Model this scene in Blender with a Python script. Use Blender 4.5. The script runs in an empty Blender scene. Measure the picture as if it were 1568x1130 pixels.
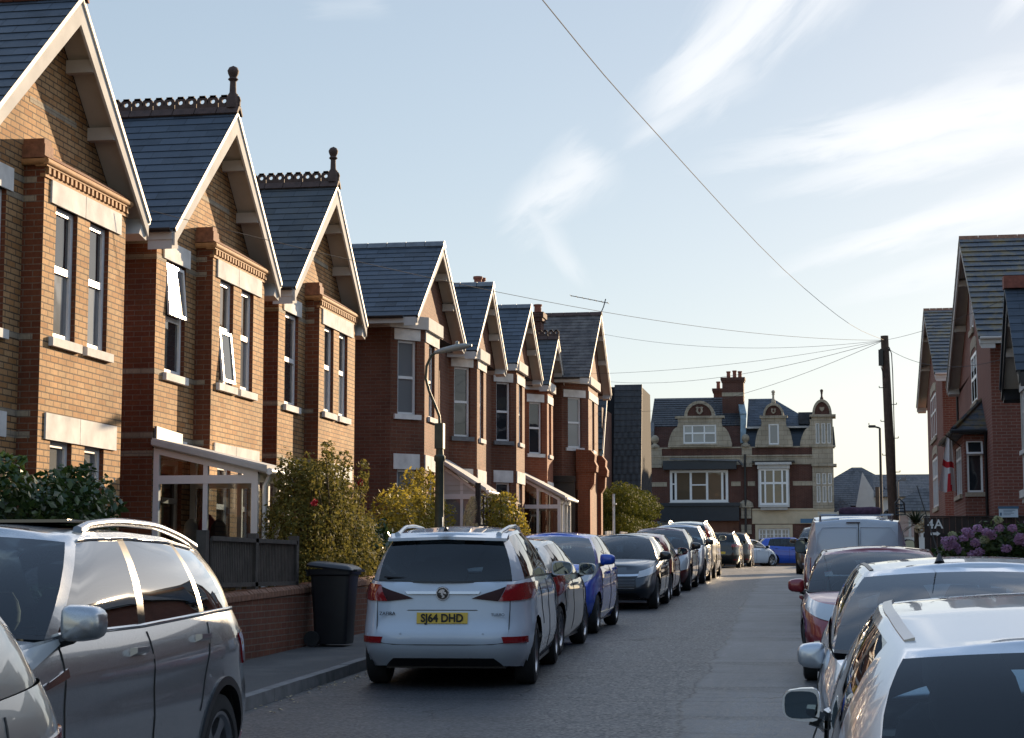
import bpy, bmesh, math, random
import numpy as np
from mathutils import Vector, Matrix
R_ = math.radians
random.seed(7); RNG = np.random.default_rng(7)
SC = bpy.context.scene
COL = SC.collection

# ---------------------------------------------------------------- camera
CAM_H = 1.65
cd = bpy.data.cameras.new('camera'); cam = bpy.data.objects.new('camera', cd); COL.objects.link(cam)
cd.sensor_width = 36.0; cd.lens = 36.0 * 2800.0 / 1568.0
cd.clip_start = 0.1; cd.clip_end = 3000
cam.location = (0, 0, CAM_H)
cam.rotation_euler = (R_(90 + 6.257), 0, R_(9.789))
SC.camera = cam

# ---------------------------------------------------------------- sky, sun, exposure
SUN_AZ, SUN_EL = 20.5, 12.5          # azimuth from +Y towards +X
SKY_STRENGTH = 0.10; SKY_GAMMA, SKY_SAT, SKY_VAL = .5, 1.06, 1.46; CLOUD_LO, CLOUD_HI = 1.1, 4.7
W = bpy.data.worlds.new("World"); SC.world = W; W.use_nodes = True
nt = W.node_tree; nt.nodes.clear()
def wn(t, **k):
    n = nt.nodes.new(t)
    for a, b in k.items(): setattr(n, a, b)
    return n
def wmath(op, a, b=None, c=None):
    n = wn('ShaderNodeMath', operation=op)
    for i, v in enumerate((a, b, c)):
        if v is None: continue
        if isinstance(v, (int, float)): n.inputs[i].default_value = v
        else: nt.links.new(v, n.inputs[i])
    return n.outputs[0]
def wramp(x, lo, hi):
    n = wn('ShaderNodeMapRange', interpolation_type='SMOOTHSTEP')
    nt.links.new(x, n.inputs[0]); n.inputs[1].default_value = lo; n.inputs[2].default_value = hi
    return n.outputs[0]
sky = wn('ShaderNodeTexSky', sky_type='NISHITA', sun_disc=False)
sky.sun_elevation = R_(SUN_EL); sky.sun_rotation = R_(SUN_AZ)
sky.altitude = 20; sky.air_density = 1.0; sky.dust_density = 0.25; sky.ozone_density = 2.0
tc = wn('ShaderNodeTexCoord'); sx = wn('ShaderNodeSeparateXYZ'); nt.links.new(tc.outputs['Generated'], sx.inputs[0])
az = wmath('MULTIPLY', wmath('ARCTAN2', sx.outputs[0], sx.outputs[1]), 57.2958)
el = wmath('MULTIPLY', wmath('ARCSINE', sx.outputs[2]), 57.2958)
def cloud(a0, e0, a1, e1, w0, w1, dens, sx_=.16, sy_=1.6, seed=0.0):
    """A cirrus streak from (a0,e0) to (a1,e1) degrees on the sky, half-width w0 -> w1 degrees."""
    L = math.hypot(a1 - a0, e1 - e0); ux, uy = (a1 - a0) / L, (e1 - e0) / L
    da = wmath('SUBTRACT', az, a0); de = wmath('SUBTRACT', el, e0)
    s = wmath('ADD', wmath('MULTIPLY', da, ux), wmath('MULTIPLY', de, uy))
    t = wmath('ADD', wmath('MULTIPLY', da, -uy), wmath('MULTIPLY', de, ux))
    cb = wn('ShaderNodeCombineXYZ')
    nt.links.new(wmath('MULTIPLY', s, sx_), cb.inputs[0]); nt.links.new(wmath('MULTIPLY', t, sy_), cb.inputs[1]); cb.inputs[2].default_value = seed
    no = wn('ShaderNodeTexNoise'); no.inputs['Scale'].default_value = 1.0; no.inputs['Detail'].default_value = 6; no.inputs['Roughness'].default_value = .6; no.inputs['Distortion'].default_value = .35
    nt.links.new(cb.outputs[0], no.inputs['Vector'])
    nf = wmath('SUBTRACT', no.outputs[0], .5)
    sw = wmath('ADD', s, wmath('MULTIPLY', nf, 3.0))
    tw = wmath('ADD', t, wmath('MULTIPLY', nf, 1.2 * max(w0, w1)))
    wd = wmath('MAXIMUM', wmath('ADD', wmath('MULTIPLY', s, (w1 - w0) / L), w0), .05)
    q = wmath('DIVIDE', wmath('ABSOLUTE', tw), wd)
    m = wmath('SUBTRACT', 1.0, wramp(q, .0, 1.3))
    m = wmath('MULTIPLY', m, wmath('MULTIPLY', wramp(sw, -.12 * L, .3 * L), wmath('SUBTRACT', 1.0, wramp(sw, .8 * L, 1.12 * L))))
    m = wmath('MULTIPLY', m, wramp(no.outputs[0], .12, .52))
    return wmath('MULTIPLY', m, dens * .86)
masks = [
    cloud(-5.7, 13.7, .6, 19.6, .8, 2.3, .95, .22, .9, seed=1.3),
    cloud(-6.2, 13.2, -2.0, 15.6, .35, .9, .5, .2, 1.0, seed=9.7),
    cloud(-2.9, 12.75, 14.5, 15.2, .35, 2.1, 1.0, .2, 1.1, seed=2.2),
    cloud(-1.2, 11.9, 12.0, 14.3, .4, 1.3, .9, .2, 1.2, seed=3.4),
    cloud(-1.0, 9.4, 12.0, 12.6, .3, 1.2, .95, .2, 1.2, seed=4.1),
    cloud(.6, 8.4, 10.0, 10.6, .3, .9, .6, .2, 1.2, seed=5.9),
    cloud(-9.9, 10.6, -7.0, 12.9, .75, 1.2, .75, .3, .9, seed=6.6),
    cloud(-9.6, 11.6, -7.6, 9.0, .8, .3, .4, .3, .8, seed=6.9),
    cloud(-16.6, 17.2, -13.9, 17.5, .3, .5, .2, seed=7.7),
    cloud(5.4, 16.4, 8.5, 19.5, .4, .8, .6, seed=8.8),
]
dens = masks[0]
for m in masks[1:]: dens = wmath('MAXIMUM', dens, m)
# streaky cirrus over the rest of the sky (behind and beside the camera: seen in the car windows)
cb = wn('ShaderNodeCombineXYZ'); nt.links.new(wmath('MULTIPLY', az, .03), cb.inputs[0]); nt.links.new(wmath('MULTIPLY', el, .14), cb.inputs[1])
no = wn('ShaderNodeTexNoise'); no.inputs['Scale'].default_value = 1.0; no.inputs['Detail'].default_value = 6; no.inputs['Distortion'].default_value = .6
nt.links.new(cb.outputs[0], no.inputs['Vector'])
sdb = wn('ShaderNodeVectorMath', operation='DOT_PRODUCT'); nt.links.new(tc.outputs['Generated'], sdb.inputs[0]); sdb.inputs[1].default_value = (math.sin(R_(SUN_AZ)), math.cos(R_(SUN_AZ)), 0); sdot_b = sdb.outputs['Value']
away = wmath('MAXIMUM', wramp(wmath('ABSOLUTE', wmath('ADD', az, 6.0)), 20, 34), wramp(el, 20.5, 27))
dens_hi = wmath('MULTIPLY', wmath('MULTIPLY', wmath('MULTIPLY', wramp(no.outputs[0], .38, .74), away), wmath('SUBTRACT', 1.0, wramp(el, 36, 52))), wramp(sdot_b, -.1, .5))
mixc = wn('ShaderNodeMix', data_type='RGBA'); nt.links.new(dens, mixc.inputs[0])
# the sky colour itself: Nishita, with the thin bright veil an evening sky has
gam = wn('ShaderNodeGamma'); gam.inputs[1].default_value = SKY_GAMMA; nt.links.new(sky.outputs[0], gam.inputs[0])
hsv = wn('ShaderNodeHueSaturation'); hsv.inputs['Saturation'].default_value = SKY_SAT; hsv.inputs['Value'].default_value = SKY_VAL
nt.links.new(gam.outputs[0], hsv.inputs['Color'])
tnt = wn('ShaderNodeMix', data_type='RGBA', blend_type='MULTIPLY'); tnt.inputs[0].default_value = 1.0; nt.links.new(hsv.outputs[0], tnt.inputs[6]); tnt.inputs[7].default_value = (1.03, 1.0, 1.0, 1)
nt.links.new(tnt.outputs[2], mixc.inputs[6])
# cirrus: bright and white towards the sun, greyer away from it
sdot = wn('ShaderNodeVectorMath', operation='DOT_PRODUCT'); nt.links.new(tc.outputs['Generated'], sdot.inputs[0]); sdot.inputs[1].default_value = (math.sin(R_(SUN_AZ)), math.cos(R_(SUN_AZ)), .17)
cval = wmath('ADD', wmath('MULTIPLY', wramp(sdot.outputs['Value'], -.6, .95), CLOUD_HI - CLOUD_LO), CLOUD_LO)
cc_ = wn('ShaderNodeCombineColor'); nt.links.new(wmath('MULTIPLY', cval, .985), cc_.inputs[0]); nt.links.new(cval, cc_.inputs[1]); nt.links.new(wmath('MULTIPLY', cval, 1.02), cc_.inputs[2]); nt.links.new(cc_.outputs[0], mixc.inputs[7])
up_ = wn('ShaderNodeMix', data_type='RGBA', blend_type='MULTIPLY'); nt.links.new(wramp(el, 21, 42), up_.inputs[0]); nt.links.new(mixc.outputs[2], up_.inputs[6]); up_.inputs[7].default_value = (1.35, 1.5, 1.7, 1)  # sky above the frame brightened and blued, added as fill for the shade
mix2 = wn('ShaderNodeMix', data_type='RGBA'); nt.links.new(dens_hi, mix2.inputs[0]); nt.links.new(up_.outputs[2], mix2.inputs[6]); mix2.inputs[7].default_value = (11.0, 10.8, 10.6, 1)  # cirrus outside the frame made extra bright, for reflections and added fill
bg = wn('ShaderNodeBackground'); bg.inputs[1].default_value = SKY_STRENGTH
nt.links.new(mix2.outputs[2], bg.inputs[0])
wo = wn('ShaderNodeOutputWorld'); nt.links.new(bg.outputs[0], wo.inputs[0])

S_DIR = Vector((math.sin(R_(SUN_AZ)) * math.cos(R_(SUN_EL)), math.cos(R_(SUN_AZ)) * math.cos(R_(SUN_EL)), math.sin(R_(SUN_EL))))
ld = bpy.data.lights.new('sun', 'SUN'); ld.energy = 5.0; ld.angle = R_(.6); ld.color = (1.0, .75, .48)
sun = bpy.data.objects.new('sun', ld); COL.objects.link(sun)
sun.rotation_euler = (-S_DIR).to_track_quat('-Z', 'Y').to_euler()

SC.view_settings.view_transform = 'Standard'; SC.view_settings.look = 'None'
SC.view_settings.exposure = 1.2; SC.view_settings.gamma = 1.0; SC.view_settings.use_curve_mapping = False
SC.render.engine = 'CYCLES'
SC.cycles.max_bounces = 8; SC.cycles.glossy_bounces = 4; SC.cycles.diffuse_bounces = 3; SC.cycles.transparent_max_bounces = 12
SC.cycles.use_denoising = True

# ---------------------------------------------------------------- materials
MATS = {}
class NT:
    """Small node-tree helper."""
    def __init__(s, name):
        s.m = bpy.data.materials.new(name); s.m.use_nodes = True; s.t = s.m.node_tree
        s.b = s.t.nodes['Principled BSDF']; MATS[name] = s.m
    def n(s, t, **k):
        x = s.t.nodes.new(t)
        for a, b in k.items(): setattr(x, a, b)
        return x
    def l(s, a, b): s.t.links.new(a, b)
    def math(s, op, a, b=None, c=None):
        n = s.n('ShaderNodeMath', operation=op)
        for i, v in enumerate((a, b, c)):
            if v is None: continue
            if isinstance(v, (int, float)): n.inputs[i].default_value = v
            else: s.l(v, n.inputs[i])
        return n.outputs[0]
    def noise(s, scale, detail=4, rough=.55, vec=None, dist=0):
        n = s.n('ShaderNodeTexNoise'); n.inputs['Scale'].default_value = scale; n.inputs['Detail'].default_value = detail
        n.inputs['Roughness'].default_value = rough; n.inputs['Distortion'].default_value = dist
        s.l(vec if vec is not None else s.pos(), n.inputs['Vector']); return n.outputs[0]
    def pos(s):
        if not hasattr(s, '_g'): s._g = s.n('ShaderNodeNewGeometry')
        return s._g.outputs['Position']
    def geo(s): s.pos(); return s._g
    def ramp(s, x, lo, hi, a=0., b=1.):
        n = s.n('ShaderNodeMapRange'); s.l(x, n.inputs[0])
        for i, v in enumerate((lo, hi, a, b)): n.inputs[i + 1].default_value = v
        return n.outputs[0]
    def mix(s, f, a, b, mode='MIX'):
        n = s.n('ShaderNodeMix', data_type='RGBA', blend_type=mode)
        for i, v in ((0, f), (6, a), (7, b)):
            if isinstance(v, (int, float)): n.inputs[i].default_value = v
            elif isinstance(v, (tuple, list)): n.inputs[i].default_value = (*v[:3], 1)
            else: s.l(v, n.inputs[i])
        return n.outputs[2]
    def bump(s, h, strength=.3, dist=.01):
        n = s.n('ShaderNodeBump'); n.inputs['Strength'].default_value = strength; n.inputs['Distance'].default_value = dist
        s.l(h, n.inputs['Height']); s.l(n.outputs[0], s.b.inputs['Normal'])
    def set(s, **k):
        for a, v in k.items():
            i = s.b.inputs[a.replace('_', ' ')]
            if hasattr(v, 'is_output'): s.l(v, i)
            elif isinstance(v, (tuple, list)): i.default_value = (*v[:3], 1)
            else: i.default_value = v

def plain(name, c, rough=.6, metal=0., var=.12, scale=3., bump=0., coat=0., spec=.5, bscale=60):
    k = NT(name)
    f = k.noise(scale, 5)
    lo = tuple(x * (1 - var) for x in c); hi = tuple(min(1, x * (1 + var)) for x in c)
    k.set(Base_Color=k.mix(k.ramp(f, .3, .7), lo, hi), Roughness=rough, Metallic=metal)
    k.b.inputs['Coat Weight'].default_value = coat; k.b.inputs['Coat Roughness'].default_value = .03
    k.b.inputs['Specular IOR Level'].default_value = spec
    if bump: k.bump(k.noise(bscale, 4), bump, .01)
    return k.m

def brick(name, c1, c2, mortar, bw=.235, rh=.077, ms=.007, dark=.35, stain=.3):
    k = NT(name); g = k.geo()
    sn = k.n('ShaderNodeSeparateXYZ'); k.l(g.outputs['True Normal'], sn.inputs[0])
    sp = k.n('ShaderNodeSeparateXYZ'); k.l(g.outputs['Position'], sp.inputs[0])
    u = k.math('SUBTRACT', k.math('MULTIPLY', sn.outputs[0], sp.outputs[1]), k.math('MULTIPLY', sn.outputs[1], sp.outputs[0]))
    cbx = k.n('ShaderNodeCombineXYZ'); k.l(u, cbx.inputs[0]); k.l(sp.outputs[2], cbx.inputs[1])
    b = k.n('ShaderNodeTexBrick'); k.l(cbx.outputs[0], b.inputs['Vector'])
    b.inputs['Scale'].default_value = 1.0; b.inputs['Brick Width'].default_value = bw; b.inputs['Row Height'].default_value = rh
    b.inputs['Mortar Size'].default_value = ms; b.inputs['Mortar Smooth'].default_value = .15; b.inputs['Bias'].default_value = -.1
    b.inputs['Color1'].default_value = (*c1, 1); b.inputs['Color2'].default_value = (*c2, 1); b.inputs['Mortar'].default_value = (*mortar, 1)
    # a second brick lattice picks out the odd burnt brick
    b2 = k.n('ShaderNodeTexBrick'); k.l(cbx.outputs[0], b2.inputs['Vector'])
    for i, v in (('Scale', 1.0), ('Brick Width', bw), ('Row Height', rh), ('Mortar Size', 0.0), ('Bias', -.55)): b2.inputs[i].default_value = v
    b2.inputs['Color1'].default_value = (1, 1, 1, 1); b2.inputs['Color2'].default_value = (1 - dark,) * 3 + (1,)
    c = k.mix(1.0, b.outputs[0], b2.outputs[0], 'MULTIPLY')
    big = k.ramp(k.noise(.9, 5), .3, .75, 1 - stain, 1.08)
    fine = k.ramp(k.noise(38, 3), .25, .75, .8, 1.15)
    mp = k.n('ShaderNodeMapping'); mp.inputs['Scale'].default_value = (3.2, 3.2, .35); k.l(g.outputs['Position'], mp.inputs['Vector'])
    streak = k.ramp(k.noise(1.0, 5, .6, mp.outputs[0]), .35, .7, 1 - stain * .7, 1.06)
    v = k.math('MULTIPLY', k.math('MULTIPLY', big, fine), streak)
    cc = k.n('ShaderNodeCombineColor'); [k.l(v, cc.inputs[i]) for i in range(3)]
    c = k.mix(1.0, c, cc.outputs[0], 'MULTIPLY')
    k.set(Base_Color=c, Roughness=.85); k.b.inputs['Specular IOR Level'].default_value = .25
    h = k.math('ADD', k.math('MULTIPLY', b.outputs['Fac'], -1.0), k.math('MULTIPLY', k.noise(45, 3), .35))
    k.bump(h, .55, .009)
    return k.m

def slate(name, c, lw=.46, rh=.21, moss=0., mosscol=(.16, .11, .03), var=.5, wave=0.):
    k = NT(name)
    uv = k.n('ShaderNodeUVMap'); uv.uv_map = 'UVMap'
    b = k.n('ShaderNodeTexBrick'); k.l(uv.outputs[0], b.inputs['Vector'])
    for i, v in (('Scale', 1.0), ('Brick Width', lw), ('Row Height', rh), ('Mortar Size', .009), ('Mortar Smooth', .1), ('Bias', 0.)): b.inputs[i].default_value = v
    lo = tuple(x * (1 - var) for x in c); hi = tuple(x * (1 + var) for x in c)
    b.inputs['Color1'].default_value = (*lo, 1); b.inputs['Color2'].default_value = (*hi, 1); b.inputs['Mortar'].default_value = (c[0] * .3, c[1] * .3, c[2] * .3, 1)
    c0 = k.mix(k.ramp(k.noise(1.3, 6), .35, .8), b.outputs[0], tuple(x * 1.5 for x in c))
    if moss:
        sp = k.n('ShaderNodeSeparateXYZ'); k.l(uv.outputs[0], sp.inputs[0])
        f = k.math('MULTIPLY', k.ramp(k.noise(2.6, 7, .7), .47, .62), moss)
        c0 = k.mix(f, c0, mosscol)
    k.set(Base_Color=c0, Roughness=.55); k.b.inputs['Specular IOR Level'].default_value = .4
    h = k.math('ADD', k.math('MULTIPLY', b.outputs['Fac'], -.8), k.math('MULTIPLY', k.noise(22, 4), .3))
    if wave:
        sp2 = k.n('ShaderNodeSeparateXYZ'); k.l(uv.outputs[0], sp2.inputs[0])
        h = k.math('ADD', h, k.math('MULTIPLY', k.math('SINE', k.math('MULTIPLY', sp2.outputs[0], 2 * math.pi / lw)), wave))
    k.bump(h, .6, .012)
    return k.m

brick('buff_brick', (.42, .215, .085), (.64, .41, .21), (.12, .085, .058), dark=.55, stain=.32, ms=.009)
brick('red_dressing_brick', (.17, .055, .028), (.24, .085, .04), (.22, .15, .11), dark=.4)
brick('red_brick', (.165, .062, .038), (.25, .102, .06), (.20, .14, .105), dark=.55)
brick('orange_red_brick', (.24, .072, .034), (.30, .095, .048), (.27, .15, .10), dark=.3, ms=.005)
brick('new_red_brick', (.185, .07, .052), (.25, .10, .075), (.27, .20, .17), dark=.35, stain=.15)
brick('brown_brick', (.11, .044, .034), (.15, .062, .045), (.16, .12, .10), dark=.4)
brick('garden_wall_brick', (.20, .072, .045), (.28, .105, .062), (.25, .19, .15), dark=.45, stain=.45)
brick('pale_band_brick', (.34, .29, .22), (.42, .36, .27), (.25, .21, .17), dark=.2)
brick('stone_block', (.45, .385, .29), (.54, .465, .36), (.24, .20, .15), bw=.55, rh=.3, ms=.01, dark=.18, stain=.3)
slate('roof_slate', (.04, .052, .07), moss=.12, mosscol=(.09, .09, .085))
slate('old_roof_slate', (.05, .055, .06), moss=.35, mosscol=(.07, .06, .045))
slate('mossy_tile', (.04, .048, .06), lw=.45, rh=.33, moss=.8, var=.12)
slate('brown_pantile', (.062, .048, .042), lw=.3, rh=.3, moss=.7, mosscol=(.15, .13, .11), wave=1.2)
slate('black_pantile', (.035, .037, .042), lw=.3, rh=.33, moss=.15, mosscol=(.1, .09, .08), wave=1.4, var=.15)
slate('hip_tile', (.06, .06, .064), lw=.3, rh=.3, moss=.2, mosscol=(.12, .11, .09), wave=.8)
plain('white_board', (.52, .51, .49), .9, var=.12, scale=2.5, spec=.1)
plain('white_plastic', (.74, .75, .76), .28, var=.03)
plain('painted_stone', (.66, .655, .64), .9, var=.22, scale=2.6, bump=.15, spec=.12)
plain('cream_render', (.52, .43, .30), .8, var=.08)
plain('white_render', (.60, .60, .58), .8, var=.06)
plain('soffit_board', (.42, .39, .35), .9, var=.08, spec=.15)
plain('terracotta', (.22, .07, .045), .8, var=.3, scale=9, bump=.3)
plain('dark_terracotta', (.07, .04, .032), .8, var=.3, scale=9, bump=.3)
plain('coping_brick', (.21, .10, .06), .85, var=.35, scale=14, bump=.4)
plain('roll_brick', (.34, .18, .075), .8, var=.25, scale=12, bump=.3)
plain('black_plastic', (.014, .015, .017), .45, var=.1)
plain('black_board', (.02, .02, .022), .4, var=.1)
plain('dark_trim', (.012, .012, .013), .35, var=.1)
plain('lead', (.13, .14, .155), .5, var=.25, scale=6)
plain('tyre_rubber', (.016, .016, .017), .85, var=.2, scale=12)
plain('chrome', (.62, .63, .65), .12, metal=1.0, var=.02)
plain('alloy', (.36, .37, .39), .3, metal=.9, var=.05)
plain('green_post', (.045, .055, .038), .55, var=.25, scale=8)
plain('lamp_grey', (.26, .28, .27), .5, var=.1)
plain('lamp_black', (.02, .022, .025), .45, var=.1)
plain('pole_wood', (.085, .055, .038), .85, var=.3, scale=7, bump=.4)
plain('fence_wood', (.06, .05, .043), .85, var=.35, scale=6, bump=.4)
plain('dark_fence_wood', (.028, .020, .017), .8, var=.35, scale=4, bump=.3)
plain('dark_cladding', (.028, .029, .033), .95, spec=.08)
plain('wire_rubber', (.02, .02, .023), .8)
plain('white_letters', (.72, .72, .70), .5, var=.03)
plain('kerb_stone', (.19, .185, .18), .85, var=.25, scale=5, bump=.35)
plain('bin_plastic', (.012, .013, .016), .38, var=.15, scale=10, bump=.06)
plain('flag_white', (.72, .70, .70), .8, var=.05)
plain('flag_red', (.55, .02, .03), .8, var=.05)
plain('sign_blue', (.05, .14, .24), .4); plain('sign_pale', (.55, .68, .78), .4, var=.04)
plain('boarding', (.34, .19, .10), .8, var=.3, scale=4)
plain('blue_lead', (.20, .27, .31), .55, var=.25, scale=3)
plain('mauve_net', (.07, .035, .06), .9, var=.5, scale=16, bump=.6, bscale=25)
plain('shop_fascia', (.018, .026, .036), .35, var=.1)
plain('pampas', (.62, .50, .31), .9, var=.2, scale=20)
plain('twig', (.07, .05, .032), .9, var=.3)
plain('cloth_white', (.22, .22, .2), .9); plain('cloth_red', (.22, .03, .03), .9); plain('cloth_dark', (.02, .02, .03), .9)
plain('curtain', (.42, .41, .39), .9, var=.1); plain('blind', (.58, .58, .56), .8, var=.05)
plain('red_flower', (.55, .02, .03), .5, var=.2)
plain('interior_wall', (.12, .10, .085), .9)

def leaf(name, a, b, c, rough=.5, spec=.4, trans=.25):
    k = NT(name); g = k.geo()
    r = k.n('ShaderNodeValToRGB'); k.l(g.outputs['Random Per Island'], r.inputs[0])
    r.color_ramp.elements[0].color = (*a, 1); r.color_ramp.elements[1].color = (*c, 1)
    e = r.color_ramp.elements.new(.55); e.color = (*b, 1)
    col = k.mix(k.ramp(k.noise(1.6, 3), .35, .7), r.outputs[0], tuple((x + y) / 2 for x, y in zip(a, b)))
    k.set(Base_Color=col, Roughness=rough); k.b.inputs['Specular IOR Level'].default_value = spec
    if trans:
        tr = k.n('ShaderNodeBsdfTranslucent'); k.l(col, tr.inputs[0])
        mx = k.n('ShaderNodeMixShader'); mx.inputs[0].default_value = trans
        k.l(k.b.outputs[0], mx.inputs[1]); k.l(tr.outputs[0], mx.inputs[2])
        k.l(mx.outputs[0], k.t.nodes['Material Output'].inputs[0])
    return k.m
leaf('laurel_leaf', (.025, .052, .012), (.042, .08, .02), (.13, .17, .04), .3, .5)
leaf('shiny_leaf', (.01, .024, .008), (.018, .04, .013), (.035, .06, .02), .3, .5)
leaf('olive_leaf', (.085, .085, .02), (.17, .15, .04), (.24, .2, .055), .75, .15, .35)
leaf('golden_leaf', (.12, .105, .018), (.30, .24, .03), (.42, .32, .05), .5, .3, .5)
leaf('privet_leaf', (.04, .05, .01), (.10, .105, .018), (.18, .175, .03), .8, .1, .2)
leaf('hydrangea_leaf', (.03, .055, .012), (.055, .09, .02), (.10, .12, .03), .5, .3)
leaf('palm_leaf', (.03, .04, .02), (.05, .065, .03), (.09, .09, .05), .5, .3)
leaf('pink_petal', (.42, .27, .46), (.58, .32, .50), (.66, .46, .58), .7, .2, .3)
leaf('pale_petal', (.38, .42, .22), (.48, .5, .3), (.55, .52, .38), .7, .2, .3)

# window glass of the houses: a dark room behind a clear reflecting pane
def pane_glass(name, c, rough=.02, bow=.004):
    k = NT(name); k.set(Base_Color=c, Roughness=rough)
    k.b.inputs['Specular IOR Level'].default_value = .8
    k.bump(k.noise(1.7, 1), .25, bow * 6)
    return k.m
pane_glass('pane_dark', (.022, .026, .032)); pane_glass('pane_blind', (.28, .29, .29), .12); pane_glass('pane_net', (.17, .18, .19), .05); pane_glass('pane_warm', (.10, .075, .05), .04)
pane_glass('pane_mirror', (.03, .035, .04), .01)
def clear_glass(name, tint, refl=1.0, gain=1.15):
    k = NT(name); t = k.t; k.t.nodes.remove(k.b)
    tr = k.n('ShaderNodeBsdfTransparent'); tr.inputs[0].default_value = (*tint, 1)
    gl = k.n('ShaderNodeBsdfGlossy'); gl.inputs['Roughness'].default_value = .015; gl.inputs[0].default_value = (refl,) * 3 + (1,)
    fr = k.n('ShaderNodeFresnel'); fr.inputs[0].default_value = 1.52
    mx = k.n('ShaderNodeMixShader'); k.l(k.math('MINIMUM', k.math('MULTIPLY', fr.outputs[0], gain), 1.0), mx.inputs[0]); k.l(tr.outputs[0], mx.inputs[1]); k.l(gl.outputs[0], mx.inputs[2])
    k.l(mx.outputs[0], t.nodes['Material Output'].inputs[0]); return k.m
clear_glass('porch_glass', (.42, .46, .48)); clear_glass('car_glass', (.55, .66, .70)); clear_glass('car_glass_dark', (.16, .20, .215)); clear_glass('car_glass_coated', (.10, .12, .13), gain=2.6); clear_glass('lamp_lens', (.75, .78, .8))

def car_paint(name, c, metal=.0, rough=.35, coat=1.0):
    k = NT(name)
    k.set(Base_Color=k.mix(k.ramp(k.noise(2.2, 4), .35, .75), c, tuple(x * .93 for x in c)), Metallic=metal, Roughness=rough)
    k.b.inputs['Coat Weight'].default_value = coat; k.b.inputs['Coat Roughness'].default_value = .025
    fl = k.noise(900, 2)
    if metal:
        k.set(Roughness=k.ramp(fl, .3, .7, rough - .06, rough + .06))
    return k.m
car_paint('silver_paint', (.44, .46, .49), .75, .34); car_paint('tungsten_paint', (.40, .42, .44), .75, .28)
car_paint('white_paint', (.50, .565, .65), 0, .4); car_paint('blue_paint', (.01, .075, .48), .15, .35)
car_paint('navy_paint', (.007, .013, .021), .1, .35); car_paint('red_paint', (.22, .012, .02), .2, .35)
car_paint('maroon_paint', (.10, .012, .016), .3, .35); car_paint('beige_silver_paint', (.40, .41, .40), .7, .35)
car_paint('black_paint', (.012, .012, .013), .1, .3); car_paint('graphite_paint', (.07, .065, .06), .5, .35)
car_paint('van_paint', (.47, .53, .61), 0, .4); car_paint('pale_silver_paint', (.56, .59, .63), .6, .32)
def lens(name, c, e=0):
    k = NT(name); k.set(Base_Color=c, Roughness=.12); k.b.inputs['Coat Weight'].default_value = 1.0
    k.b.inputs['Specular IOR Level'].default_value = .6
    n = k.noise(30, 1); k.bump(n, .15, .01); return k.m
lens('red_lens', (.24, .006, .01)); lens('dark_red_lens', (.03, .004, .006)); MATS['dark_red_lens'].node_tree.nodes['Principled BSDF'].inputs['Coat Weight'].default_value = 0; MATS['dark_red_lens'].node_tree.nodes['Principled BSDF'].inputs['Roughness'].default_value = .5; MATS['dark_red_lens'].node_tree.nodes['Principled BSDF'].inputs['Specular IOR Level'].default_value = .3; lens('orange_lens', (.5, .14, .02)); lens('clear_lens', (.45, .48, .5))
plain('plate_yellow', (.62, .40, .03), .35, var=.02); plain('plate_white', (.68, .68, .66), .35, var=.02); plain('plate_black', (.01, .01, .01), .5)
plain('seat_cloth', (.035, .037, .042), .9, var=.2); plain('seat_grey', (.07, .072, .078), .9, var=.2)
plain('dashboard_plastic', (.02, .02, .022), .6)
pane_glass('mirror_glass', (.13, .17, .2), .02); MATS['mirror_glass'].node_tree.nodes['Principled BSDF'].inputs['Metallic'].default_value = 1.0

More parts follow.
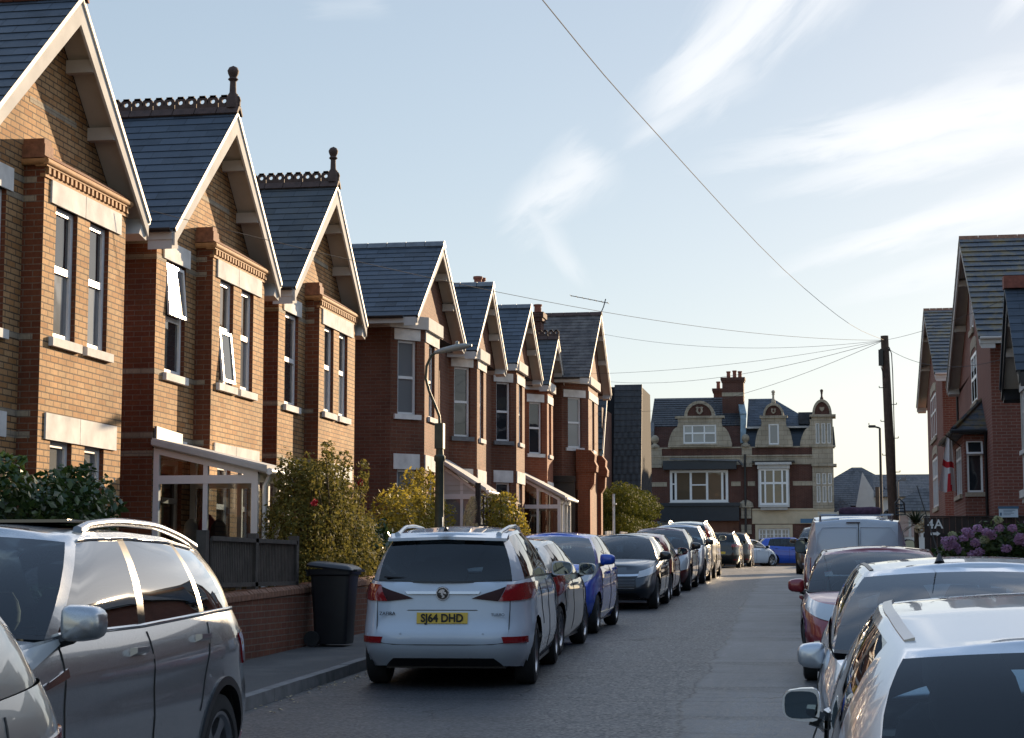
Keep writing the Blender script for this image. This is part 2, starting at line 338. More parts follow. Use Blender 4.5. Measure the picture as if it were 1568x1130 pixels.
# asphalt with a lighter gravelly half, patches, seams and cracks
def asphalt():
    k = NT('asphalt'); p = k.pos(); sp = k.n('ShaderNodeSeparateXYZ'); k.l(p, sp.inputs[0])
    x, y = sp.outputs[0], sp.outputs[1]
    # centre seam: x = -0.95 - 0.0225*y, wandering
    wob = k.math('MULTIPLY', k.math('SUBTRACT', k.noise(.55, 3), .5), .55)
    sd = k.math('ADD', k.math('ADD', k.math('ADD', x, k.math('MULTIPLY', y, .0205)), .98), wob)
    gritty = k.ramp(sd, -.12, .12)
    vo = k.n('ShaderNodeTexVoronoi'); vo.inputs['Scale'].default_value = 40; k.l(p, vo.inputs['Vector'])
    vo2 = k.n('ShaderNodeTexVoronoi'); vo2.inputs['Scale'].default_value = 68; k.l(p, vo2.inputs['Vector'])
    chip = k.ramp(vo.outputs['Color'], .15, .95); chip2 = k.ramp(vo2.outputs['Color'], .1, .95)
    c_s = k.mix(chip2, (.014, .016, .019), (.07, .074, .080))
    c_g = k.mix(chip, (.010, .012, .014), (.27, .275, .28))
    c = k.mix(gritty, c_s, c_g)
    st = k.n('ShaderNodeMapping'); st.inputs['Scale'].default_value = (1.0, .18, 1.0); k.l(p, st.inputs['Vector'])
    c = k.mix(k.ramp(k.noise(1.6, 6, .65, st.outputs[0]), .35, .7, 0, .7), c, (.06, .062, .066))
    st2 = k.n('ShaderNodeMapping'); st2.inputs['Scale'].default_value = (.22, 1.3, 1.0); k.l(p, st2.inputs['Vector'])
    c = k.mix(k.ramp(k.noise(1.1, 6, .65, st2.outputs[0]), .5, .66, 0, .75), c, (.022, .022, .024))
    # seams / cracks
    crack = k.n('ShaderNodeTexVoronoi', feature='DISTANCE_TO_EDGE'); crack.inputs['Scale'].default_value = .33
    wv = k.n('ShaderNodeVectorMath', operation='ADD'); k.l(p, wv.inputs[0])
    nz = k.n('ShaderNodeTexNoise'); nz.inputs['Scale'].default_value = 1.4; nz.inputs['Detail'].default_value = 5; k.l(p, nz.inputs['Vector'])
    sc = k.n('ShaderNodeVectorMath', operation='SCALE'); k.l(nz.outputs['Color'], sc.inputs[0]); sc.inputs['Scale'].default_value = 1.0; k.l(sc.outputs[0], wv.inputs[1]); k.l(wv.outputs[0], crack.inputs['Vector'])
    line = k.math('MULTIPLY', k.ramp(crack.outputs['Distance'], .0, .012, 1, 0), k.ramp(k.noise(.35, 2), .48, .6))
    seam = k.math('MULTIPLY', k.ramp(k.math('ABSOLUTE', sd), .0, .035, 1, 0), .75)
    joints = k.math('ABSOLUTE', k.math('SUBTRACT', k.math('FRACT', k.math('ADD', k.math('MULTIPLY', y, .085), k.math('MULTIPLY', k.noise(.8, 4), .04))), .5))
    jl = k.math('MULTIPLY', k.ramp(joints, .0, .0035, 1, 0), .8)
    dk = k.math('MAXIMUM', k.math('MAXIMUM', line, seam), jl)
    c = k.mix(dk, c, (.012, .012, .013))
    k.set(Base_Color=c, Roughness=k.ramp(chip, 0, 1, .42, .75)); k.b.inputs['Specular IOR Level'].default_value = .4
    h = k.math('ADD', k.math('MULTIPLY', k.math('SUBTRACT', 1.0, vo.outputs['Distance']), k.math('ADD', k.math('MULTIPLY', gritty, .7), .3)), k.math('MULTIPLY', dk, -2.0))
    k.bump(h, .45, .006); return k.m
asphalt()
def paving():
    k = NT('pavement_asphalt'); p = k.pos()
    vo = k.n('ShaderNodeTexVoronoi'); vo.inputs['Scale'].default_value = 110; k.l(p, vo.inputs['Vector'])
    c = k.mix(k.ramp(vo.outputs['Color'], .1, .9), (.05, .05, .05), (.10, .098, .095))
    c = k.mix(k.ramp(k.noise(1.2, 6), .5, .75), c, (.14, .13, .12))
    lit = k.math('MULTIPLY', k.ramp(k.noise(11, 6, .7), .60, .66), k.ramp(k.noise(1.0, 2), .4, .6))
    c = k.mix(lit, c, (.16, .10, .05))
    k.set(Base_Color=c, Roughness=.85); k.bump(vo.outputs['Distance'], .5, .006); return k.m
paving()
def earth():
    k = NT('soil'); c = k.mix(k.ramp(k.noise(3, 6), .3, .7), (.045, .035, .02), (.06, .065, .025)); k.set(Base_Color=c, Roughness=.95); k.bump(k.noise(25, 4), .6, .03); return k.m
earth()

# ---------------------------------------------------------------- mesh helpers
class MB:
    def __init__(s): s.v = []; s.f = []; s.m = []; s.uv = []
    def add(s, vs, fs, mi=0, uvs=None):
        o = len(s.v); s.v.extend([tuple(float(c) for c in p) for p in vs])
        for i, f in enumerate(fs):
            s.f.append(tuple(j + o for j in f)); s.m.append(mi)
            s.uv.append(uvs[i] if uvs else None)
    def quad(s, a, b, c, d, mi=0, uv=None): s.add([a, b, c, d], [(0, 1, 2, 3)], mi, [uv] if uv else None)
    def poly(s, pts, mi=0): s.add(pts, [tuple(range(len(pts)))], mi)
    def box(s, x0, x1, y0, y1, z0, z1, mi=0):
        s.hexa([(x0, y0, z0), (x1, y0, z0), (x1, y1, z0), (x0, y1, z0)], [(x0, y0, z1), (x1, y0, z1), (x1, y1, z1), (x0, y1, z1)], mi)
    def hexa(s, bot, top, mi=0):
        n = len(bot)
        s.add(list(bot) + list(top), [tuple(reversed(range(n))), tuple(range(n, 2 * n))] + [(i, (i + 1) % n, n + (i + 1) % n, n + i) for i in range(n)], mi)
    def obox(s, P, U, u0, u1, z0, z1, n0, n1, mi=0):
        N = (U[1], -U[0])
        def q(u, n, z): return (P[0] + U[0] * u + N[0] * n, P[1] + U[1] * u + N[1] * n, z)
        s.hexa([q(u0, n1, z0), q(u1, n1, z0), q(u1, n0, z0), q(u0, n0, z0)], [q(u0, n1, z1), q(u1, n1, z1), q(u1, n0, z1), q(u0, n0, z1)], mi)
    def beam(s, a, b, w, h, mi=0, up=(0, 0, 1)):
        """Rectangular bar from a to b, w across, h along up."""
        a, b = Vector(a), Vector(b); d = (b - a).normalized(); u = Vector(up); x = d.cross(u).normalized() * (w / 2); y = x.cross(d).normalized() * (h / 2)
        s.hexa([a - x - y, a + x - y, a + x + y, a - x + y], [b - x - y, b + x - y, b + x + y, b - x + y], mi)
    def tube(s, pts, r, n=8, mi=0, cap=True):
        pts = [Vector(p) for p in pts]; rs = r if isinstance(r, (list, tuple)) else [r] * len(pts)
        vs, fs = [], []; prev = None
        for i, p in enumerate(pts):
            d = (pts[min(i + 1, len(pts) - 1)] - pts[max(i - 1, 0)]).normalized()
            if prev is None:
                x = d.orthogonal().normalized()
            else:
                x = (prev - d * prev.dot(d)).normalized()
            prev = x; y = d.cross(x)
            for k in range(n):
                a = 2 * math.pi * k / n; vs.append(p + (x * math.cos(a) + y * math.sin(a)) * rs[i])
        for i in range(len(pts) - 1):
            for k in range(n): fs.append((i * n + k, i * n + (k + 1) % n, (i + 1) * n + (k + 1) % n, (i + 1) * n + k))
        if cap: fs += [tuple(reversed(range(n))), tuple(range((len(pts) - 1) * n, len(pts) * n))]
        s.add(vs, fs, mi)
    def lathe(s, prof, n=16, M=None, mi=0):
        """prof: list of (r, z); about z unless M given."""
        vs = []; fs = []
        for r, z in prof:
            for k in range(n):
                a = 2 * math.pi * k / n; p = Vector((r * math.cos(a), r * math.sin(a), z)); vs.append(M @ p if M else p)
        for i in range(len(prof) - 1):
            for k in range(n): fs.append((i * n + k, i * n + (k + 1) % n, (i + 1) * n + (k + 1) % n, (i + 1) * n + k))
        s.add(vs, fs, mi)
    def prism(s, poly, a, b, axis='x', mi=0):
        """Polygon of 2-D points extruded between a and b along an axis (x: points are (y,z); y: (x,z))."""
        f = (lambda p, t: (t, p[0], p[1])) if axis == 'x' else (lambda p, t: (p[0], t, p[1])) if axis == 'y' else (lambda p, t: (p[0], p[1], t))
        s.hexa([f(p, a) for p in poly], [f(p, b) for p in poly], mi)
    def build(s, name, mats, parent=None, smooth=None, weld=False):
        me = bpy.data.meshes.new(name); me.from_pydata(s.v, [], s.f)
        if isinstance(mats, str): mats = [mats]
        for m in mats: me.materials.append(MATS[m])
        if len(mats) > 1: me.polygons.foreach_set('material_index', s.m)
        if any(u is not None for u in s.uv):
            ul = me.uv_layers.new(name='UVMap'); li = 0
            for f, u in zip(s.f, s.uv):
                for j in range(len(f)):
                    ul.data[li].uv = u[j] if u is not None else (0, 0); li += 1
        bm = bmesh.new(); bm.from_mesh(me)
        if weld: bmesh.ops.remove_doubles(bm, verts=bm.verts, dist=.0008)
        bmesh.ops.recalc_face_normals(bm, faces=bm.faces); bm.to_mesh(me); bm.free()
        if smooth is not None:
            me.shade_smooth(); me.set_sharp_from_angle(angle=R_(smooth))
        me.update()
        o = bpy.data.objects.new(name, me); COL.objects.link(o)
        if parent is not None: o.parent = parent; o.matrix_parent_inverse = parent.matrix_basis.inverted() if parent.get('_world') else Matrix.Identity(4)
        return o

def empty(name, label, cat, loc=(0, 0, 0), group=None, world=True):
    """world: parts are given in world metres and the Empty stands at the thing's base."""
    o = bpy.data.objects.new(name, None); COL.objects.link(o); o.location = loc; o.empty_display_size = .2
    o['label'] = label; o['category'] = cat
    if group: o['group'] = group
    if world: o['_world'] = 1
    return o
def tag(o, label=None, cat=None, group=None, kind=None):
    for k, v in (('label', label), ('category', cat), ('group', group), ('kind', kind)):
        if v: o[k] = v
    return o
def text_mesh(body, size, name, material, parent, M, align='CENTER', extrude=.002, bold=0.0, spacing=1.0):
    c = bpy.data.curves.new(name, 'FONT'); c.body = body; c.size = size; c.align_x = align; c.align_y = 'CENTER'; c.extrude = extrude; c.offset = bold; c.space_character = spacing; c.resolution_u = 4
    t = bpy.data.objects.new(name + '_src', c); COL.objects.link(t)
    dg = bpy.context.evaluated_depsgraph_get(); me = bpy.data.meshes.new_from_object(t.evaluated_get(dg))
    bpy.data.objects.remove(t); bpy.data.curves.remove(c)
    me.transform(M); me.materials.clear(); me.materials.append(MATS[material])
    o = bpy.data.objects.new(name, me); COL.objects.link(o)
    if parent is not None: o.parent = parent; o.matrix_parent_inverse = parent.matrix_basis.inverted() if parent.get('_world') else Matrix.Identity(4)
    return o

def G(y):
    """Height of the street at distance y: it climbs away from the camera and flattens at the far junction."""
    if y < 60: return .024 * y
    if y < 95: return 1.44 + .0106 * (y - 60)
    return 1.81
# ================================================================ ground, road, pavements
YS = [-60, -30, -10, 0, 5, 10, 13, 14, 15, 16, 18, 20, 25, 30, 35, 40, 45, 50, 55, 60, 65, 70, 75, 80, 85, 90, 95]
def KL(y):                                    # left kerb line
    if y < 13: return -5.95
    if y < 16: return -5.95 + .75 * (y - 13) / 3
    return -5.2 - min(.2, (y - 16) * .02) - max(0, y - 60) * .03
def KR(y): return 1.95 - max(0, y - 30) * .008
def strip(name, xa, xb, ys, za, zb, mat, nx=1, kind='structure'):
    m = MB()
    for i in range(len(ys) - 1):
        y0, y1 = ys[i], ys[i + 1]
        for j in range(nx):
            t0, t1 = j / nx, (j + 1) / nx
            def p(y, t): return (xa(y) + (xb(y) - xa(y)) * t, y, G(y) + za + (zb - za) * t)
            m.quad(p(y0, t0), p(y0, t1), p(y1, t1), p(y1, t0))
    o = m.build(name, mat); tag(o, kind=kind); return o
m = MB()
gy = YS + [130, 200, 400, 900, 1500]
gx = [-900, -200, -40, -10, 0, 8, 40, 200, 900]
for i in range(len(gy) - 1):
    for j in range(len(gx) - 1):
        m.quad((gx[j], gy[i], G(gy[i]) - .012), (gx[j + 1], gy[i], G(gy[i]) - .012), (gx[j + 1], gy[i + 1], G(gy[i + 1]) - .012), (gx[j], gy[i + 1], G(gy[i + 1]) - .012))
tag(m.build('ground', 'soil'), kind='structure')
strip('road', KL, KR, YS, 0, 0, 'asphalt')
m = MB(); m.box(-70, 70, 95, 113.5, G(99) - .3, G(99)); tag(m.build('cross_road', 'asphalt'), kind='structure')
KERB = .115
def kerbs(name, f, side, ys):
    m = MB()
    for i in range(len(ys) - 1):
        y0, y1 = ys[i], ys[i + 1]; n = max(1, int(round((y1 - y0) / .915)))
        for k in range(n):
            a = y0 + (y1 - y0) * k / n + .006; b = y0 + (y1 - y0) * (k + 1) / n - .006
            xa, xb = f(a), f(b); w = .13 * side
            h = KERB + random.uniform(-.004, .004)
            m.hexa([(xa, a, G(a) - .05), (xb, b, G(b) - .05), (xb + w, b, G(b) - .05), (xa + w, a, G(a) - .05)], [(xa + .012 * side, a, G(a) + h), (xb + .012 * side, b, G(b) + h), (xb + w, b, G(b) + h), (xa + w, a, G(a) + h)])
    tag(m.build(name, 'kerb_stone'), kind='structure')
YK = [y for y in YS if y >= 0]
kerbs('kerb', KL, -1, YK); kerbs('kerb', KR, 1, YK)
strip('pavement', lambda y: -6.95, lambda y: KL(y) - .13, YS, KERB - .004, KERB - .004, 'pavement_asphalt')
strip('pavement', lambda y: KR(y) + .13, lambda y: 3.4, YS, KERB - .004, KERB - .004, 'pavement_asphalt')
m = MB(); m.box(-60, 60, 113.5, 118.3, G(99) - .2, G(99) + .12); tag(m.build('pavement', 'pavement_asphalt'), kind='structure')

# ================================================================ building helpers
Zv = Vector((0, 0, 1))
def wall_panel(mb, P, U, u0, u1, z0, z1, openings=(), mi=0, reveal=.11, rmi=None):
    """Vertical wall in the plane through P along U (outside is U x Z); openings (u0,u1,z0,z1) get reveals."""
    rmi = mi if rmi is None else rmi; N = (U[1], -U[0])
    def q(u, z, n=0.): return (P[0] + U[0] * u + N[0] * n, P[1] + U[1] * u + N[1] * n, z)
    us = sorted({u0, u1, *[o[0] for o in openings], *[o[1] for o in openings]}); zs = sorted({z0, z1, *[o[2] for o in openings], *[o[3] for o in openings]})
    for a, b in zip(us, us[1:]):
        for c, d in zip(zs, zs[1:]):
            um, zm = (a + b) / 2, (c + d) / 2
            if any(o[0] < um < o[1] and o[2] < zm < o[3] for o in openings): continue
            mb.quad(q(a, c), q(b, c), q(b, d), q(a, d), mi)
    for a, b, c, d in openings:
        r = -reveal
        mb.quad(q(a, c), q(a, d), q(a, d, r), q(a, c, r), rmi); mb.quad(q(b, d), q(b, c), q(b, c, r), q(b, d, r), rmi)
        mb.quad(q(a, d), q(b, d), q(b, d, r), q(a, d, r), rmi); mb.quad(q(b, c), q(a, c), q(a, c, r), q(b, c, r), rmi)
def unit(a, b):
    L = math.hypot(b[0] - a[0], b[1] - a[1]); return ((b[0] - a[0]) / L, (b[1] - a[1]) / L), L
def window(parent, P, U, u0, u1, z0, z1, split=(.5,), mull=(), glass='pane_dark', fw=.075, depth=.06, frame='white_plastic', sill='painted_stone', sillover=.06, lintel=None, sill_h=.11, blind=None, name='window', lint_mat='painted_stone', bars=()):
    """Frame with transoms at fractions `split`, mullions at fractions `mull`; panes, sill and lintel are its sub-parts."""
    m = MB(); d0, d1 = -depth - .05, -depth
    m.obox(P, U, u0, u0 + fw, z0, z1, d0, d1); m.obox(P, U, u1 - fw, u1, z0, z1, d0, d1)
    m.obox(P, U, u0 + fw, u1 - fw, z0, z0 + fw, d0, d1); m.obox(P, U, u0 + fw, u1 - fw, z1 - fw, z1, d0, d1)
    zz = [z0 + fw] + [z0 + (z1 - z0) * s for s in split] + [z1 - fw]
    uu = [u0 + fw] + [u0 + (u1 - u0) * s for s in mull] + [u1 - fw]
    for s in zz[1:-1]: m.obox(P, U, u0 + fw, u1 - fw, s - fw * .55, s + fw * .55, d0, d1 + .006)
    for s in uu[1:-1]: m.obox(P, U, s - fw * .45, s + fw * .45, z0 + fw, z1 - fw, d0 + .003, d1 + .003)
    for (a, b, c, d) in bars: m.obox(P, U, u0 + (u1 - u0) * a, u0 + (u1 - u0) * b, z0 + (z1 - z0) * c, z0 + (z1 - z0) * d, d0 + .01, d1 - .002)
    w = m.build(name, frame, parent)
    for i in range(len(zz) - 1):
        for j in range(len(uu) - 1):
            g = MB(); gl = glass if isinstance(glass, str) else glass[(i * (len(uu) - 1) + j) % len(glass)]
            N = (U[1], -U[0]); n = -depth - .03
            def q(u, z): return (P[0] + U[0] * u + N[0] * n, P[1] + U[1] * u + N[1] * n, z)
            g.quad(q(uu[j], zz[i]), q(uu[j + 1], zz[i]), q(uu[j + 1], zz[i + 1]), q(uu[j], zz[i + 1]))
            o = g.build('pane', gl, w)
            if parent.get('_world'): o.matrix_parent_inverse = Matrix.Identity(4)
    def sub(nm, mat, args):
        g = MB()
        for a in args: g.obox(P, U, *a)
        o = g.build(nm, mat, w)
        return o
    if sill: sub('sill', sill, [(u0 - sillover, u1 + sillover, z0 - sill_h, z0, -depth, .06)])
    if lintel: sub('lintel', lint_mat, [(lintel[0], lintel[1], lintel[2], lintel[3], -.05, .025)])
    return w
def open_sash(w, P, U, u0, u1, z0, z1, ang, hinge='top', glass='pane_mirror'):
    """A top-hung light pushed open."""
    N = (U[1], -U[0]); s = MB(); fw = .045; c, sn = math.cos(R_(ang)), math.sin(R_(ang)); H = z1 - z0
    def q(u, t, n=0.):
        out = t * sn + n * c - .05; z = z1 - t * c + n * sn
        return (P[0] + U[0] * u + N[0] * out, P[1] + U[1] * u + N[1] * out, z)
    def bar(a, b, t0, t1): s.hexa([q(a, t1, 0), q(b, t1, 0), q(b, t1, .04), q(a, t1, .04)], [q(a, t0, 0), q(b, t0, 0), q(b, t0, .04), q(a, t0, .04)])
    bar(u0, u0 + fw, 0, H); bar(u1 - fw, u1, 0, H); bar(u0 + fw, u1 - fw, 0, fw); bar(u0 + fw, u1 - fw, H - fw, H)
    o = s.build('sash', 'white_plastic', w)
    g = MB(); g.quad(q(u0 + fw, H - fw, .02), q(u1 - fw, H - fw, .02), q(u1 - fw, fw, .02), q(u0 + fw, fw, .02)); g.build('sash_glass', glass, w)
def slope(mb, E0, E1, R0, R1, course=.21, mi=0, lift=.014, under=True):
    """Roof slope laid in courses from the eave E0-E1 up to the ridge R0-R1."""
    E0, E1, R0, R1 = map(Vector, (E0, E1, R0, R1)); L = ((R0 + R1) / 2 - (E0 + E1) / 2).length; n = max(2, int(round(L / course)))
    U = (E1 - E0).normalized(); N = U.cross(((R0 + R1) - (E0 + E1)).normalized()).normalized()
    if N.z < 0: N = -N
    for k in range(n):
        t0, t1 = k / n, (k + 1) / n
        a, b = E0.lerp(R0, t0), E1.lerp(R1, t0); d, c = E0.lerp(R0, t1), E1.lerp(R1, t1)
        ua, ub, uc, ud = [(p - E0).dot(U) for p in (a, b, c, d)]; sh = (k % 2) * 0
        v0, v1 = k * course + .002, (k + 1) * course - .002
        mb.quad(a + N * lift, b + N * lift, c + N * .004, d + N * .004, mi, [(ua, v0), (ub, v0), (uc, v1), (ud, v1)])
        mb.quad(a, b, b + N * lift, a + N * lift, mi, [(ua, v0), (ub, v0), (ub, v0), (ua, v0)])
    if under: mb.quad(E0 - N * .05, R0 - N * .05, R1 - N * .05, E1 - N * .05, mi, [(0, 0)] * 4)
    mb.quad(E0 - N * .05, E1 - N * .05, E1 + N * lift, E0 + N * lift, mi, [(0, 0)] * 4)
    for e, r in ((E0, R0), (E1, R1)): mb.quad(e - N * .05, e + N * lift * .8, r + N * .004, r - N * .05, mi, [(0, 0)] * 4)
def ridge_tiles(x0, x1, y, z, parent, crest=False, mat='terracotta', axis='x'):
    m = MB(); n = max(1, int(abs(x1 - x0) / (.36 if crest else .45))); st = (x1 - x0) / n
    for i in range(n):
        a, b = x0 + st * i + .006, x0 + st * (i + 1) - .006
        pr = [(y + dx, z + dz) for dx, dz in ((-.15, -.10), (-.06, .015), (0, .035), (.06, .015), (.15, -.10), (.12, -.12), (0, -.0), (-.12, -.12))]
        if axis == 'x': m.prism(pr, a, b, 'x')
        else: m.prism(pr, a, b, 'y')
        if crest:
            for j in range(2):
                cx = a + (b - a) * (.25 + .5 * j); r0, r1, k = .036, .098, 10
                for side in (0,):
                    outer = []; inner = []
                    for q in range(k):
                        t = 2 * math.pi * q / k; outer.append((cx + r1 * math.cos(t), z + .125 + r1 * math.sin(t))); inner.append((cx + r0 * math.cos(t), z + .125 + r0 * math.sin(t)))
                    for q in range(k):
                        p = (q + 1) % k; m.prism([outer[q], outer[p], inner[p], inner[q]], y - .018, y + .018, 'y')
                m.box(cx - (b - a) * .25, cx + (b - a) * .25, y - .022, y + .022, z + .02, z + .085); m.box(cx - .05, cx + .05, y - .018, y + .018, z + .185, z + .225)
    return m.build('ridge_tiles', mat, parent)
def finial(x, y, z, parent, h=.55, mat='dark_terracotta', name='finial'):
    m = MB(); s = h / .55
    m.lathe([(.0, z - .12), (.10 * s, z - .1), (.085 * s, z + .08 * s), (.05 * s, z + .14 * s), (.045 * s, z + .3 * s), (.075 * s, z + .33 * s), (.05 * s, z + .36 * s), (.075 * s, z + .41 * s), (.085 * s, z + .45 * s), (.06 * s, z + .5 * s), (.0, z + .53 * s)], 12, Matrix.Translation((x, y, 0)))
    return m.build(name, mat, parent, 40)
def barge(parent, x, ya, za, ye, ze, d=.27, t=.035, drop=.30, side=1, mat='white_board', soff=None, foot=True):
    """Bargeboard down one slope of a gable facing +x or -x, with the boxed soffit behind it and its foot."""
    m = MB(); L = math.hypot(ye - ya, ze - za); dy, dz = (ye - ya) / L, (ze - za) / L
    def v(y, z, xx): return (xx, y, z)
    x1 = x - t * side
    m.hexa([v(ya, za - d * 1.35, x), v(ye, ze - d * .95, x), v(ye, ze - d * .95, x1), v(ya, za - d * 1.35, x1)], [v(ya, za, x), v(ye, ze, x), v(ye, ze, x1), v(ya, za, x1)])
    # a thin capping fillet along the top of the board
    m.hexa([v(ya, za - .07, x + .018 * side), v(ye, ze - .07, x + .018 * side), v(ye, ze - .07, x + .001 * side), v(ya, za - .07, x + .001 * side)], [v(ya, za - .005, x + .018 * side), v(ye, ze - .005, x + .018 * side), v(ye, ze - .005, x + .001 * side), v(ya, za - .005, x + .001 * side)])
    if soff:
        xs = soff; off = .10
        m.hexa([v(ya, za - off - .02, x1 - .001 * side), v(ye, ze - off - .02, x1 - .001 * side), v(ye, ze - off - .02, xs), v(ya, za - off - .02, xs)], [v(ya, za - off, x1 - .001 * side), v(ye, ze - off, x1 - .001 * side), v(ye, ze - off, xs), v(ya, za - off, xs)], 1)
        for f in (.52, .22):
            yc, zc = ya + (ye - ya) * f, za + (ze - za) * f
            m.box(min(x1 - .002 * side, xs), max(x1 - .002 * side, xs), yc - .06, yc + .06, zc - off - .22, zc - off - .05, 1)
    if foot and soff:
        s = 1 if ye > ya else -1
        m.prism([(ye - s * .26, ze - d * .95 - .0), (ye + s * .012, ze - d * .95 - .05), (ye + s * .012, ze - .03), (ye - s * .1, ze - .02)], min(x1 - .003 * side, soff), max(x1 - .003 * side, soff), 'x', 0)
    return m.build('bargeboard', [mat, 'soffit_board'], parent)
def gutter(parent, x0, x1, y, z, side, mat='black_plastic', fascia='white_board'):
    m = MB(); m.box(x0, x1, min(y, y + .03 * side), max(y, y + .03 * side), z - .17, z - .01); m.build('fascia', fascia, parent)
    g = MB(); k = [(y + side * (.085 + .055 * math.cos(t)), z - .02 + .055 * math.sin(t)) for t in np.linspace(math.pi, 2 * math.pi, 7)]
    k += [(a, b + .004) for a, b in reversed([(y + side * (.085 + .05 * math.cos(t)), z - .02 + .05 * math.sin(t)) for t in np.linspace(math.pi, 2 * math.pi, 7)])]
    for i in range(6):
        j = len(k) - 1 - i; g.prism([k[i], k[i + 1], k[j - 1], k[j]], x0, x1, 'x')
    g.build('gutter', mat, parent, 40)
def downpipe(parent, pts, mat='black_plastic', r=.035): m = MB(); m.tube(pts, r, 8); return m.build('downpipe', mat, parent, 60)
def chimney(parent, x0, x1, y0, y1, z0, z1, pots, mat='brown_brick', band=None):
    m = MB(); m.box(x0, x1, y0, y1, z0, z1 - .3); m.box(x0 - .06, x1 + .06, y0 - .06, y1 + .06, z1 - .3, z1 - .18); m.box(x0 - .1, x1 + .1, y0 - .1, y1 + .1, z1 - .18, z1)
    c = m.build('chimney', mat, parent)
    for (px, py, h) in pots:
        q = MB(); q.lathe([(.13, z1 - .02), (.12, z1 + h * .8), (.15, z1 + h * .82), (.15, z1 + h), (.1, z1 + h), (.09, z1)], 12, Matrix.Translation((px, py, 0))); q.build('chimney_pot', 'terracotta', c, 40)
    if band:
        q = MB(); q.box(x0 - .015, x1 + .015, y0 - .015, y1 + .015, band, band + .25); q.build('band', 'stone_block', c)
    return c

# ================================================================ the three buff-brick gabled houses (nearest, on the left)
XG, XW, XB = -9.15, -9.55, -9.28
def buff_house(y0, dz, label, crest, glasses, wind_open=None, mossy=False, yspan=5.16, yap=2.7):
    h = empty('gabled_house', label, 'house', (XW, y0 + 2.6, G(y0)), 'buff brick gabled houses')
    a, b = y0 + .35, y0 + yspan - .36; zE, zA = 6.46 + dz, 8.83 + dz; zg = G(y0) - .1; ya = y0 + yap
    P = (XW, 0, 0); U = (0, 1)
    upL = (y0 + .75, y0 + 1.58, 4.46 + dz, 6.14 + dz); loL = (y0 + .75, y0 + 1.58, 1.2 + dz, 3.2 + dz)
    bw = [(y0 + 2.40, y0 + 3.05), (y0 + 3.45, y0 + 4.08)]
    up = [(p, q, 4.46 + dz, 6.10 + dz) for p, q in bw]; lo = [(p, q, 1.5 + dz, 3.21 + dz) for p, q in bw]
    w = MB(); c0, c1 = y0 + 2.04, y0 + 4.65; zt = 6.58 + dz
    wall_panel(w, P, U, a, b, zg, zE - .12, [upL, loL, (c0 + .03, c1 - .03, zg, zt - .2)], 0, .13, 1)
    zpk = lambda y: zE - .14 + (zA - zE) * (1 - abs(y - ya) / ((ya - y0) if y < ya else (y0 + yspan - ya)))
    w.poly([(XW, a, zE - .12), (XW, b, zE - .12), (XW, b, zpk(b)), (XW, ya, zA - .16), (XW, a, zpk(a))], 0)
    wall_panel(w, (XB, 0, 0), U, c0, c1, zg, zt, up + lo, 0, .13, 1)
    wall_panel(w, (XW, c0, 0), (1, 0), 0, XB - XW, zg, zt + .1, (), 1); wall_panel(w, (XB, c1, 0), (-1, 0), 0, XB - XW, zg, zt, (), 1)
    w.quad((XW, c0, zt), (XB, c0, zt), (XB, c1, zt), (XW, c1, zt), 0)
    wall_panel(w, (-18, a, 0), (1, 0), 0, 18 + XW, zg, zE, (), 1); wall_panel(w, (XW, b, 0), (-1, 0), 0, 18 + XW, zg, zE, (), 1)
    # pale string courses, proud of the red brick
    for z0, z1 in ((3.21, 3.29), (3.47, 3.55), (4.40, 4.475), (6.08, 6.155), (6.31, 6.385)):
        z0 += dz; z1 += dz
        w.obox((-18, a, 0), (1, 0), .5, 18 + XW + .003, z0, z1, -.05, .004, 2)
        if z0 < 6.2 or True: w.obox((XW, c0, 0), (1, 0), .0, XB - XW - .10, z0, z1, -.03, .004, 2)
        for s0, s1 in ((a + .003, upL[0] - .003), (upL[1] + .003, c0 - .006), (c1 + .006, b)):
            if z0 > 4.4 + dz + .1 and z0 < 6.2 + dz: pass
            w.obox(P, U, s0, s1, z0, z1, -.03, .004, 2)
    wz = 7.35 + dz; hw = .9
    w.obox(P, U, ya - hw * .62, ya + hw * .95, wz, wz + .075, -.03, .004, 2)
    w.build('wall', ['buff_brick', 'red_dressing_brick', 'pale_band_brick'], h)
    # bay cornice: dentils, brick roll and tumbled coping
    m = MB(); ov = .055
    m.box(XB - .05, XB + .02, c0 - .02, c1 + .02, zt - .20, zt - .155, 0); n = 20
    for i in range(n):
        yy = c0 + .02 + (c1 - c0 - .1) * i / (n - 1); m.box(XB + .001, XB + .045, yy, yy + .062, zt - .155, zt - .075, 0)
    m.box(XB - .1, XB + .05, c0 - .05, c1 + .05, zt - .075, zt - .055, 0)
    m.tube([(XB + .035, c0 - .07, zt - .015), (XB + .035, c1 + .07, zt - .015)], .045, 10, 1)
    m.tube([(XW + .0, c0 - .035, zt - .015), (XB + .035, c0 - .035, zt - .015)], .045, 10, 1)
    m.prism([(XB + .06, zt + .03), (XB - .14, zt + .17), (XW - .02, zt + .17), (XW - .02, zt + .03)], c0 - .07, c1 + .07, 'y', 2)
    m.box(XW, XB + .02, c0 - .06, c0 + .19, zt + .05, zt + .2, 2); m.box(XW, XB + .0, c0 - .035, c0 + .16, zt + .2, zt + .27, 2)
    m.build('cornice', ['roll_brick', 'roll_brick', 'coping_brick'], h, 50)
    # windows
    lt = (6.10 + dz, 6.38 + dz)
    w1 = window(h, P, U, *upL, split=() if wind_open else (.5,), glass=glasses[0], lintel=(upL[0] - .14, upL[1] + .14, 6.14 + dz, 6.42 + dz))
    if wind_open:
        pass
    lh = [(c0 + .18, (bw[0][1] + bw[1][0]) / 2 - .008), ((bw[0][1] + bw[1][0]) / 2 + .008, c1 - .2)]
